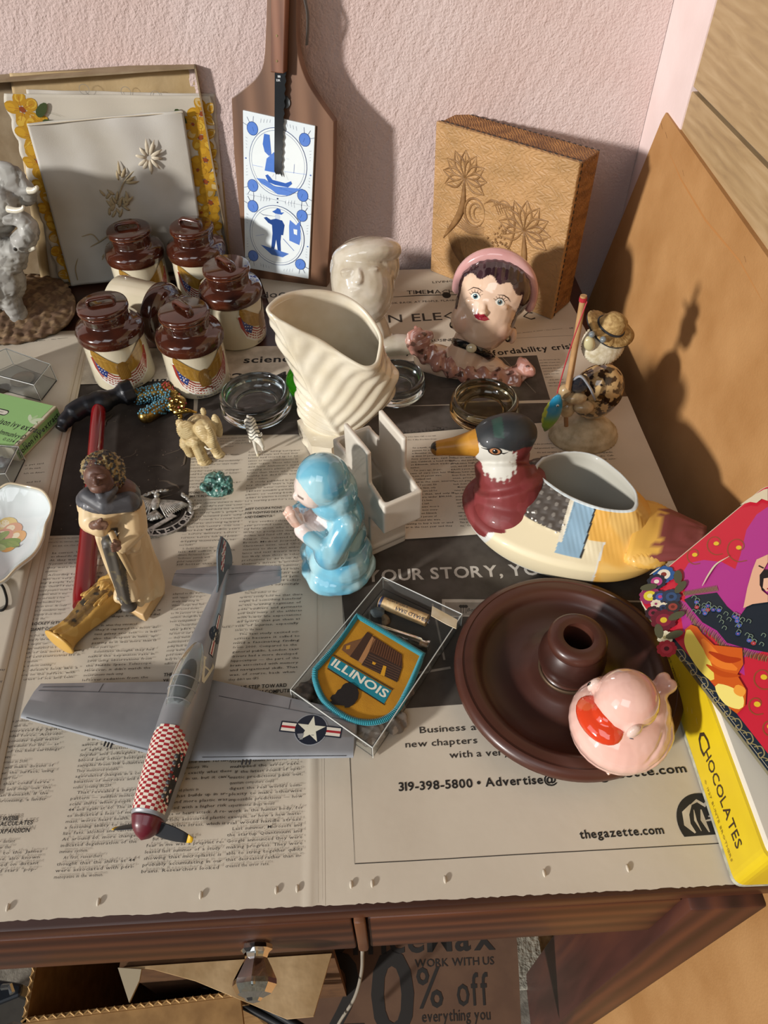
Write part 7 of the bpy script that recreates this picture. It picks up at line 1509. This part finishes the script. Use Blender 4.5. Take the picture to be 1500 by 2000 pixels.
for s in (-1, 1):
    tipx = 252 if s < 0 else 372; tipy = 960 if s < 0 else 985
    for k in range(13):
        t = k / 12; a = A(bq(305 + s * (4 + 30 * t), 978 - 6 * t + (8 * t if s > 0 else 0))); b = A(bq(305 + (tipx - 305) * (.32 + .68 * t), 1012 - (1012 - tipy) * t ** .8 - (0 if s < 0 else -2)))
        fe.append(tube(BF([(*a, .0014), (*(a * .5 + b * .5), .0022), (*b, .0008)]), [.0012, .0013, .0004], 6, flat=.6, up=BF.n))
fe += [ell(BF([(*bq(305, 985), .001)])[0], (.0045, .0085, .003), 16, 10), ell(BF([(*bq(307, 970), .0015)])[0], (.0028, .003, .0025), 12, 8), tube(BF([(*bq(307, 968), .002), (*bq(314, 969), .002)]), [.0012, .0003], 6)] + [tube(BF([(*bq(303, 1000), .001), (*bq(282 + k * 7, 1018 - abs(k - 2) * 2), .0004)]), [.0022, .0020], 6, flat=.5, up=BF.n) for k in range(6)]
mk('eagle', join(*fe), slv, bg_, smooth=True, world=True)
mk('lightning_bolt', bevel(prism([bq(*p) for p in ((296, 1040), (288, 1034), (330, 1010), (322, 1006), (366, 986), (336, 1004), (346, 1008), (300, 1036))][::-1], 0, .0012, BF), .0002, 1), slv, bg_, world=True)
mk('backing_disc', prism([(cx0 + rx * .6 * math.cos(a), cy0 + ry * .45 * math.sin(a)) for a in np.linspace(0, 6.28, 24)[:-1]], -.0024, -.0016, BF), sdk, bg_, world=True)
# ================================================================ standing friar figure
Ym = PZ(262, 1190, .002)[1]; mo = thing('friar_figurine', 'standing resin friar figurine in cream habit with dark cape, hand on chest', 'figurine', (*PZ(262, 1180)[:2], .0022))
up_ = nrm(A(at_(205, 960, Ym - .004)) - A(at_(262, 1172, Ym))); 
mb_ = [('s', (266, 1136, .004), (228, 1010, .004), .0170, .0155), ('s', (282, 1136, .006), (256, 1040, .006), .0125, .0125), ('s', (250, 1138, .0), (214, 1040, .0), .0105, .0115), ('e', 208, 985, .002, (.0205, .0150, .0160)), ('e', 222, 970, .004, (.0190, .0150, .0140)),
       ('s', (180, 985, -.002), (178, 1018, -.008), .0088, .0085), ('s', (178, 1018, -.008), (196, 1030, -.016), .0085, .0070), ('s', (258, 990, -.002), (262, 1030, -.008), .0090, .0095), ('s', (262, 1030, -.008), (238, 1060, -.016), .0095, .0075), ('e', 250, 1060, -.010, (.010, .008, .009)),
       ('e', 262, 1160, -.002, (.0165, .012, .009)), ('s', (296, 1146, .006), (270, 1060, .012), .011, .010), ('e', 200, 925, .0, (.0125, .0125, .0150)), ('s', (205, 945, .002), (208, 965, .004), .0085, .0090), ('s', (214, 1060, -.013), (252, 1160, -.014), .0060, .0080)]
mp0 = sub(mb_, Ym)
def mloc(V): # image-plane coordinates on the figure's own frontal plane
    D = V - CAM; c = D @ RC; return 750 + FPX * c[:, 0] / -c[:, 2], 1000 - FPX * c[:, 1] / -c[:, 2]
MF = Fr(at_(262, 1180, Ym), [1, 0, 0], [0, 0, 1])
def fpaint(V): # colours follow the modelled garment: height along the body axis and distance across it
    D = V - A(at_(262, 1172, Ym)); hgt = D @ up_; sx = D @ nrm(np.cross([0, -1, 0], up_)) * -1; C = Cols(len(V), '#c8ab7c'); C.put(hashn(V, 90) > .6, '#d4ba8e', .5)
    return C, hgt, sx, D
Hh = np.linalg.norm(A(at_(200, 905, Ym)) - A(at_(262, 1172, Ym))); rgt = nrm(np.cross([0, -1, 0], up_)); rgt = rgt if rgt[0] > 0 else -rgt
def fp2(V):
    D = V - A(at_(262, 1172, Ym)); h = D @ up_ / Hh; s = D @ rgt; fr = -(D[:, 1]); C = Cols(len(V), '#cdb288'); C.put(hashn(V, 90) > .6, '#d9c29a', .5)
    scap = (np.abs(s + .003 - .003 * h) < .0075) & (h < .66) & (h > .08) & (fr > .002); C.put(scap, '#4b463f'); C.put(scap & (hashn(V, 240) > .72), '#6a6048', .7)
    cape = (h > .77 + .25 * np.abs(s + .002) ** 1 * 3 * 0) & (h < .83); C.put(cape, '#3f3f43'); C.put(cape & (hashn(V, 200) > .7), '#55555a', .6)
    C.put((h > .765) & (np.abs(s + .003) < .004) & (fr > .008), '#c4a878'); hd = h > .815; C.put(hd, '#5a3d33'); C.put(hd & (fr > .006) & (hashn(V, 150) > .6), '#6e4c3e', .6)
    return C
fig('body', mo, mp0, .0009, 3, fp2, res, lambda P: (lambda D: (.0007 * np.sin((D @ rgt) * 900)) * ((D @ up_ / Hh) < .58))(P - A(at_(262, 1172, Ym))), world=True)
hr_ = sub([('e', 201, 918, .001, (.0138, .0135, .0125)), ('e', 207, 928, .006, (.0125, .010, .0135))], Ym)
def hpnt(V): C = Cols(len(V), '#2f2c2a'); C.put(hashn(V, 480) > .52, '#9a8456', .9); return C
fig('hair', mo, hr_, .0007, 1, hpnt, res, lambda P: (hashn(P, 750) - .4) * .0022, world=True)
fa = sub([('e', 194, 935, -.008, (.0098, .0075, .0115)), ('e', 187, 939, -.0165, (.0020, .0024, .0034)), ('e', 192, 951, -.012, (.0062, .005, .004)), ('e', 184, 931, -.0145, (.003, .002, .0014)), ('e', 199, 931, -.0155, (.003, .002, .0014)), ('e', 190, 946, -.0155, (.0028, .002, .0009)), ('e', 213, 940, -.001, (.0020, .003, .004))], Ym)
fig('face', mo, fa, .0006, 2, lambda V: (lambda C: (C.put(hashn(V, 200) > .6, '#6f4e3f', .6), C)[1])(Cols(len(V), '#5b3e33')), res, world=True)
cap_ = sub([('e', 208, 972, .002, (.0215, .0145, .0085)), ('e', 226, 966, .008, (.017, .013, .010)), ('s', (172, 968, -.006), (205, 988, -.014), .0058, .0062), ('s', (205, 988, -.014), (252, 980, -.008), .0062, .0075), ('s', (192, 958, -.010), (200, 972, -.014), .0030, .0035), ('s', (222, 955, -.008), (206, 974, -.014), .0032, .0035)], Ym)
fig('cape', mo, cap_, .0009, 3, lambda V: (lambda C: (C.put(hashn(V, 200) > .68, '#56565a', .7), C)[1])(Cols(len(V), '#48484c')), res, world=True)
sk_ = lambda V: (lambda C: (C.put(hashn(V, 200) > .6, '#8a6a55', .5), C)[1])(Cols(len(V), '#6a4a3a'))
ha = sub([('e', 186, 1026, -.018, (.0045, .0035, .0036)), ('e', 192, 1025, -.020, (.0048, .0032, .0036))] + [('s', (193, 1019 + k * 4.2, -.021), (209 - abs(k - 1) * 2, 1021 + k * 3.6, -.0205), .0015, .0012) for k in range(4)] + [('s', (190, 1019, -.020), (198, 1014, -.021), .0015, .0011)], Ym)
fig('right_hand', mo, ha, .0005, 2, sk_, res, world=True)
hb_ = sub([('e', 231, 1066, -.020, (.0048, .0035, .0042))] + [('s', (228, 1061 + k * 4, -.022), (219 + abs(k - 1), 1063 + k * 4.2, -.0235), .0016, .0013) for k in range(4)] + [('s', (232, 1060, -.021), (223, 1056, -.024), .0016, .0012)], Ym)
fig('left_hand', mo, hb_, .0005, 2, sk_, res, world=True)
mk('held_staff', tube([at_(217, 1040, Ym - .020), at_(233, 1074, Ym - .020), at_(262, 1130, Ym - .017)], [.0022, .0024, .0018], 10), M('staff_cream', '#c2a577', .5), mo, smooth=True, world=True)
q4 = [PZ(*p, .0022)[:2] for p in ((221, 1183), (286, 1216), (324, 1158), (262, 1128))]
mk('plinth', bevel(prism(q4, .0022, .0125), .0016, 3), M('plinth_resin', '#c9a878', .5, coat=.1), mo, smooth=40, world=True)
mk('shoe', ell(at_(252, 1185, Ym - .016), (.0065, .0055, .0032), 18, 12), M('shoe_dark', '#4a443e', .5), mo, smooth=True, world=True)
# ================================================================ bearded figure lying down
sz = .0125; s0, s1 = PZ(118, 1252, sz), PZ(222, 1150, sz); sdv = nrm(s1 - s0); spv = nrm(np.cross([0, 0, 1], sdv)); sa = thing('lying_saint', 'bearded saint figurine lying on its back, feet towards the lower left', 'figurine', (*((s0 + s1) / 2)[:2], .0014))
def sp_(a, b, c=0.): return s0 + sdv * a + spv * b + A([0, 0, c])
LS = np.linalg.norm(s1 - s0)
def se(a, b, c, r): return ell(sp_(a, b, c), r, 20, 12, R=A([sdv, spv, [0, 0, 1]]).T)
sc_ = [tube([sp_(t * LS, 0, .0) for t in np.linspace(0, 1, 8)], [.0122, .0100, .0094, .0108, .0125, .0135, .0125, .0080], 24), se(.040, -.004, .002, (.022, .009, .009)), se(.056, .0, .003, (.018, .0135, .0095)), se(LS - .004, .001, .003, (.0115, .0105, .0098)), se(.052, -.0105, -.003, (.018, .006, .006)), seg(sp_(.050, .011, .002), sp_(.044, .002, .010), .0045, .0035), seg(sp_(.055, -.011, .002), sp_(.046, -.003, .010), .0045, .0035)]
def sdisp(P): D = P - s0; b = D @ spv; a = D @ sdv; return .0008 * np.sin(b * 900 + a * 120) * (a < .05) + .0006 * np.sin(a * 800 + b * 500) * (a > .05)
def spnt(V):
    D = V - s0; a = D @ sdv; b = D @ spv; C = Cols(len(V), '#b98f45'); C.put(hashn(V, 120) > .55, '#c9a45c', .6)
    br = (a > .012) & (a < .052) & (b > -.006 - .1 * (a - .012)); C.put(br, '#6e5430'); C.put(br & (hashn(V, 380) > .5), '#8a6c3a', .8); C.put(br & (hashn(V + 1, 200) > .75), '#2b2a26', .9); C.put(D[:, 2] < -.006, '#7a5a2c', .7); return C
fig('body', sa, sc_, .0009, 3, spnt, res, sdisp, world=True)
fcx = [se(LS - .006, .0, .0085, (.0085, .0078, .0050)), se(LS - .006, .0, .0138, (.0032, .0016, .0018)), se(LS - .0035, .0030, .0118, (.0014, .0022, .0012)), se(LS - .0035, -.0030, .0118, (.0014, .0022, .0012))] + [seg(sp_(LS - .012, b, .0095), sp_(LS - .024 - .003 * math.cos(b * 400), b * 1.5, .0105), .0024, .0012) for b in np.linspace(-.0065, .0065, 7)]
fig('bearded_face', sa, fcx, .0006, 2, lambda V: (lambda C: (C.put(hashn(V, 300) > .55, '#a07a3a', .6), C)[1])(Cols(len(V), '#c69e56')), res, lambda P: .0004 * np.sin((P - s0) @ spv * 2600), world=True)
mk('foot_disc', ell(sp_(-.001, 0, 0), (.0028, .0150, .0122), 32, 12, R=A([sdv, spv, [0, 0, 1]]).T), M('disc_yellow', '#c59b4a', .5, coat=.1), sa, smooth=True, world=True)
# ================================================================ left edge: boxes and dish
ZS = .0056
gz = ZS + .017; gP = [PZ(*p, gz) for p in ((-62, 752), (111, 793), (79, 892), (-100, 850))]
gpl = [p[:2] for p in gP]; ux = nrm(A(gpl[1]) - A(gpl[0])); uy = A([-ux[1], ux[0]]); c1 = A(gpl[1]); dd_ = abs((A(gpl[2]) - c1) @ uy); g4 = [c1, c1 - uy * dd_, c1 - uy * dd_ - ux * .075, c1 - ux * .075]
gbx = thing('medicine_box', 'small pale green poison ivy extract medicine box at the left edge', 'box', (*np.mean(g4, axis=0), ZS))
mk('carton', bevel(prism(g4, ZS, gz), .0008, 2), M('carton_cream', '#cfc8b0', .6, col2='#b5a88a', vscale=70), gbx, world=True)
TF = Fr([*g4[1], gz], [*ux, 0], n=[0, 0, 1]); tq_ = lambda x, y: TF.px(x, y); P = Printer(); GRN = '#8fbd78'
P.poly([(-.0745, .001), (-.0035, .001), (-.0035, dd_ - .001), (-.0745, dd_ - .001)], GRN)
g_px = lambda s, x, y, h, **k: P.text(s, *tq_(x, y), h, '#1d261c', **k)
g_px('poison ivy extract', 80, 848, .0085, font='b', align='r', sx=.62); g_px('ImmunIvy®', 45, 859, .0066, font='b', align='r', sx=.66); g_px('0.034 FL OZ', 56, 873, .0044, font='m', align='r'); g_px('1 PACK', 42, 882, .0026, font='m', align='r')
q_ = tq_(8, 806); P.poly([(q_[0] - .011 + .004 * math.cos(a) + (.012 if math.cos(a) > 0 else 0) + .000, q_[1] + .0044 * math.sin(a)) for a in np.linspace(-math.pi, math.pi, 24)[:-1]], '#1c1c1c'); P.poly([(q_[0] - .0105 + .003 * math.cos(a) + (.0115 if math.cos(a) > 0 else 0), q_[1] + .003 * math.sin(a)) for a in np.linspace(-math.pi, math.pi, 24)[:-1]], '#d6d3c6'); P.text('BULLARD', q_[0] - .0115, q_[1] - .0008, .0018, '#222222', 'm')
q_ = tq_(58, 822)
for a, L_ in ((.5, .014), (1.3, .010), (2.2, .010), (-.2, .011), (1.9, .006)): P.circ(q_[0] + L_ * .5 * math.cos(a), q_[1] + L_ * .5 * math.sin(a), L_ * .52, '#c5d3b4' if a != 1.3 else '#a9c494', ry=L_ * .18, n=12, ang=a)
P.build('top_print', lambda Q: TF(Q), gbx, PAINT('card_print', .5), eps=.0002)
SFg = Fr([*g4[1], ZS], [*uy, 0], n=[*ux, 0]); 
if SFg.v[2] < 0: SFg = Fr([*g4[1], ZS], [*(uy), 0], n=[*(-ux), 0])
hgt_ = gz - ZS; sg_ = 1 if SFg.n @ A([*ux, 0]) > 0 else -1
P = Printer(); P.poly([(.001, .0025), (dd_ - .001, .0025), (dd_ - .001, hgt_ - .0022), (.001, hgt_ - .0022)], GRN); P.text('poison ivy extract', .003, .0055, .0066, '#1d261c', 'b', width=dd_ - .006)
P.build('side_print', lambda Q: SFg(Q * [1, 1, sg_]), gbx, PAINT('card_print', .5), eps=.0002)
def clearbox3(label, px4, H, zt, inside):
    c = [PZ(*p, zt) for p in px4]; t = clearbox(label, c, ZS, H, lidz=True); t.location = t.location; return t
k1 = clearbox('clear plastic box with lid holding coins behind the green medicine box', [PZ(*p, ZS + .022) for p in ((-70, 716), (12, 681), (98, 712), (66, 752))], ZS, .022, lidz=True)
def coin(label, px, r, z, m, tilt=0.):
    p = PZ(*px, z); o = mk('coin', lathe([(.001, 0), (r, 0), (r, .0018), (r * .9, .0018), (r * .86, .0014), (.001, .0014)], 32), m, smooth=40); o.location = p; o.rotation_euler = (tilt, tilt * .5, 0); tag(o, label, 'coin')
coin('large brownish silver coin inside the clear box at the left edge', (45, 742), .0130, ZS + .0015, M('coin_silver', '#8f8676', .3, .9)); coin('dark coin left of the large coin in the clear box', (6, 760), .0085, ZS + .0015, M('coin_dark', '#4d453b', .35, .9))
k2 = clearbox('smaller clear plastic box between the green medicine box and leaf dish', [PZ(*p, ZS + .018) for p in ((-70, 880), (-40, 868), (36, 873), (10, 925), (-70, 930))], ZS, .018, lidz=True)
tag(mk('crystal', sculpt([ell(PZ(4, 905, ZS + .006), (.009, .007, .004), 10, 8), ell(PZ(-4, 900, ZS + .008), (.006, .006, .004), 8, 6)], .001, 1, lambda P: (hashn(P, 300) - .5) * .003), M('violet_stone', '#6b5a62', .3, col2='#8f9a9c', vscale=120), smooth=True), 'violet grey stone inside the smaller clear box', 'stone')
# leaf dish
dz = ZS; ld = thing('leaf_dish', 'white porcelain leaf-shaped dish with painted fruit and green leaves', 'dish', (*PZ(-20, 1040)[:2], dz))
oc = [(2, 952), (28, 946), (62, 950), (88, 965), (99, 988), (92, 1020), (84, 1048), (60, 1085), (30, 1115), (0, 1134), (-50, 1150), (-110, 1130), (-140, 1060), (-130, 990), (-90, 950), (-45, 945), (-20, 958)]
orim = cspline([PZ(x, y, dz + .020) for x, y in oc], 10); oc_ = orim.mean(0); RR = []
for k in range(14):
    t = k / 13; s = .05 + .95 * t ** .8; z = dz + .0035 + .0165 * t ** 2.6; sh = smoothstep(.55, 1, t); q_ = oc_ + (orim - oc_) * s; edge = .0018 * np.sin(np.linspace(0, 2 * np.pi * 7, len(orim))) * sh; RR.append(np.c_[q_[:, :2], np.full(len(q_), z) + edge])
out_ = [np.c_[r[:, :2] * 1.0 + (r[:, :2] - oc_[:2]) * .006, r[:, 2] - .0026] for r in RR[::-1]]; porc = M('porcelain', '#dfe5e6', .08, coat=1, col2='#d6dfe0', vscale=20)
ds = loft(RR + out_); mk('dish_body', ds, porc, ld, smooth=True, world=True)
mk('cream_rim', tube(np.vstack([RR[-1], RR[-1][:1]]) + A([0, 0, .0002]), .0010, 6, cap=False), M('rim_cream', '#cfc0a4', .3), ld, world=True)
DF = Fr(PZ(15, 1035, dz + .006), [1, 0, 0], n=[0, 0, 1]); dq = lambda x, y: DF.px(x, y); P = Printer()
def leaf(x, y, L_, a, c, v): 
    q_ = dq(x, y); P.circ(q_[0], q_[1], L_, c, ry=L_ * .48, n=18, ang=a); P.line([(q_[0] - L_ * math.cos(a), q_[1] - L_ * math.sin(a)), (q_[0] + L_ * math.cos(a), q_[1] + L_ * math.sin(a))], .0006, v, taper=True)
for x, y, r, c in ((-8, 1030, .010, '#d8c06a'), (10, 1024, .010, '#e3cc8e'), (22, 1032, .009, '#dba98c'), (32, 1046, .008, '#e0b07a'), (4, 1044, .009, '#d8a08c'), (-10, 1050, .008, '#7c4a72'), (14, 1064, .007, '#cf9a4e')): P.circ(*dq(x, y), r, c, n=16); P.circ(dq(x, y)[0] - r * .25, dq(x, y)[1] + r * .25, r * .45, '#efe3c6', n=10)
leaf(12, 1058, .012, .15, '#7f9a55', '#5a3f6a'); leaf(-2, 1046, .009, .8, '#93a86a', '#5a6a3a'); leaf(-6, 1066, .008, -.3, '#a8b87c', '#5a6a3a'); leaf(24, 1060, .007, -.5, '#8aa05c', '#4b5a2c')
P.line([dq(22, 1064), dq(36, 1066), dq(44, 1060)], .0008, '#4d3a4f', taper=True)
P.build('painted_fruit', bvh_map(ds, DF.o, [1, 0, 0], [0, 1, 0], [0, 0, 1], .0001), ld, PAINT('china_paint', .12, coat=1), maxlen=.003, eps=.0001, step=6e-6)
wl_ = thing('wire_loop', 'thin black wire loop sticking out below the leaf dish at the left edge', 'wire', PZ(0, 1180, ZS)); mk('wire', tube(spline([PZ(-30, 1135, ZS + .001), PZ(0, 1140, ZS + .0012), PZ(11, 1160, ZS + .0012), PZ(13, 1180, ZS + .0012), PZ(4, 1192, ZS + .0012), PZ(-14, 1190, ZS + .0012)], 6), .0011, 8), M('black_wire', '#1a1918', .4), wl_, smooth=True, world=True)
# ================================================================ under the desk
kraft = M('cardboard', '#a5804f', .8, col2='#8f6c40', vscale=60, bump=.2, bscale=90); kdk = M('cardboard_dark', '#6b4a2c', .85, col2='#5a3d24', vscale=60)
def YZ(x, y, z): return PZ(x, y, z)
zb_ = -.30
cbx2 = thing('cardboard_box', 'open corrugated cardboard box on the floor under the desk, lower left', 'box', (*PZ(150, 1960, FLOOR)[:2], FLOOR))
c_ = [PZ(42, 1998, zb_)[:2], PZ(330, 1962, zb_)[:2]]; dx_ = nrm(c_[1] - c_[0]); dy_ = A([-dx_[1], dx_[0]]); c_ = [c_[0], c_[0] + dx_ * .20, c_[0] + dx_ * .20 + dy_ * .22, c_[0] + dy_ * .22]
for i in range(4):
    a, b = c_[i], c_[(i + 1) % 4]; d = nrm(b - a); n_ = A([-d[1], d[0]]) * .004; mk('box_wall', prism([a, b, b + n_, a + n_], FLOOR, zb_), kraft, cbx2, world=True)
    nn = int(np.linalg.norm(b - a) / .004); zz = [(*(a + d * .004 * k + n_ * (.15 + .7 * (k % 2))), zb_ + .0012) for k in range(nn)]; mk('corrugated_edge', tube(zz, .0010, 4), M('flute', '#b9955f', .8), cbx2, world=True)
fl_ = [c_[1], c_[1] + dx_ * .012 - dy_ * .07, c_[0] + dx_ * .02 - dy_ * .075, c_[0]]; mk('front_flap', bevel(prism(fl_, zb_ - .006, zb_ - .001), .0005, 1), kraft, cbx2, world=True)
cb3 = thing('paper_cardboard_box', 'brown cardboard box with upright flap under the desk behind the glass knob', 'box', (*PZ(480, 1990, FLOOR)[:2], FLOOR))
zc = -.235; fpl = [PZ(*p, zc) for p in ((235, 1890), (648, 1862), (612, 1985), (560, 1990), (380, 1915), (300, 1893))]; 
mk('open_flap', prism([p[:2] for p in fpl], zc - .004, zc), M('cardboard_lit', '#c4a67c', .8, col2='#a3845a', vscale=30, bump=.6, bscale=25, bdist=.003), cb3, world=True)  # paler card colour puts the light on the flap into the material
mk('torn_corner', prism([PZ(*p, zc + .001)[:2] for p in ((230, 1890), (276, 1893), (272, 1915), (252, 1958))], zc - .002, zc + .001), M('kraft_pale', '#b5a68a', .7), cb3, world=True)
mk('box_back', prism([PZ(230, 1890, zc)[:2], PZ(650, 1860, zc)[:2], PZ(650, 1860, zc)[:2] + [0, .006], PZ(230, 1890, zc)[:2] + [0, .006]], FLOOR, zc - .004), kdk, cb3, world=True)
# store bag with print
zo = -.46; by_ = .21; SB = thing('printed_paper_bag', 'brown paper bag printed OfficeMax WORK WITH US 20% off under the desk', 'bag', (.0, by_, FLOOR))
BFm = Fr([*PZ(640, 1900, zo)[:2], zo], [1, -.02, 0], n=[0, -.42, .90]); bb = lambda x, y: BFm.px(x, y)
mk('bag_panel', prism([bb(560, 1790), bb(1005, 1780), bb(1012, 1880), bb(1020, 2060), bb(560, 2060)], -.004, 0, BFm), M('bag_brown', '#5b4230', .8, col2='#523a2a', vscale=40), SB, world=True)
P = Printer(); INKB = '#171310'
P.text('OfficeMax', *bb(624, 1866), .030, INKB, 'b', width=bb(968, 1866)[0] - bb(624, 1866)[0]); P.text('WORK WITH US', *bb(810, 1889), .0085, INKB, 'm', width=bb(965, 1889)[0] - bb(810, 1889)[0]); 
P.text('20', *bb(628, 2030), .088, INKB, 'b', width=bb(812, 2030)[0] - bb(628, 2030)[0]); P.text('%', *bb(815, 1968), .042, INKB, 'm', sx=.8); P.text('off', *bb(893, 1964), .034, INKB, 'm', width=bb(955, 1964)[0] - bb(893, 1964)[0]); P.text('everything you', *bb(824, 1996), .012, INKB, 'm', width=bb(958, 1996)[0] - bb(824, 1996)[0])
P.build('bag_print', lambda Q: BFm(Q), SB, PAINT('bag_ink', .7), eps=.0004)
zx = -.36; cables = M('cable_black', '#14161a', .4)
for i, pts in enumerate(([(392, 1925), (450, 1950), (520, 1985), (600, 2030)], [(398, 1940), (440, 1975), (470, 2020), (480, 2060)], [(410, 1925), (480, 1945), (560, 1990), (640, 2040)])):
    tag(mk('cable', tube(spline([PZ(x, y, zx + .004 * i) for x, y in pts], 6), .0042, 10), cables, smooth=True), ['black cable running right under the cardboard flap', 'black cable dropping steeply beside the cardboard box, lower middle', 'uppermost black cable under the cardboard flap'][i], 'cable')
pj = thing('barrel_plug', 'round black barrel plug with cable behind the cardboard flap', 'plug', PZ(455, 1968, zx + .015)); mk('plug_body', tube([PZ(436, 1958, zx + .02), PZ(452, 1968, zx + .02), PZ(458, 1971, zx + .02)], [.009, .009, .007], 18), M('plug_brown', '#4a3a2c', .4, coat=.3), pj, smooth=50, world=True); mk('plug_ring', lathe([(.004, 0), (.0068, 0), (.0068, .003), (.004, .003)], 20, close=True), cables, pj, smooth=50).location = (0.002, -.004, .004)
tag(mk('power_cord', tube(spline([PZ(708, 1856, -.16), PZ(706, 1900, -.24), PZ(692, 1950, -.32), PZ(664, 1995, -.40), PZ(640, 2040, -.45)], 6), .0016, 8), M('cord_grey', '#8d8578', .5), smooth=True), 'thin pale power cord hanging down behind the drawer divider', 'cord')
dv = thing('black_device', 'black plastic device with silver bracket on the floor at the lower left corner', 'device', PZ(15, 1960, -.45)); dvf = [PZ(*p, -.38) for p in ((-60, 1905), (44, 1920), (40, 1945), (-60, 1985))]
mk('case', bevel(prism([p[:2] for p in dvf], -.46, -.38), .003, 2), M('device_black', '#1a1f26', .3, coat=.3), dv, world=True); mk('bracket', tube([PZ(4, 1928, -.375), PZ(20, 1926, -.372), PZ(24, 1940, -.372)], .003, 6), M('steel', '#b9bcbd', .25, 1), dv, world=True)
mk('stand', prism([p[:2] for p in [PZ(*q, -.40) for q in ((-40, 1915), (30, 1922), (26, 1940), (-40, 1970))]], FLOOR, -.46), M('device_black', '#1a1f26'), dv, world=True)
# tan carton standing behind the bag at the right (pale patch left of the leg)
tag(mk('grey_rug', bevel(box((.10, .42, FLOOR + .006), (.26, .5, .012)), .003, 2), M('rug_grey', '#a8a597', .95, bump=1, bscale=180, col2='#7f7c70', vscale=120, bdist=.003)), 'pale grey shaggy rug on the floor behind the right desk leg', 'rug')
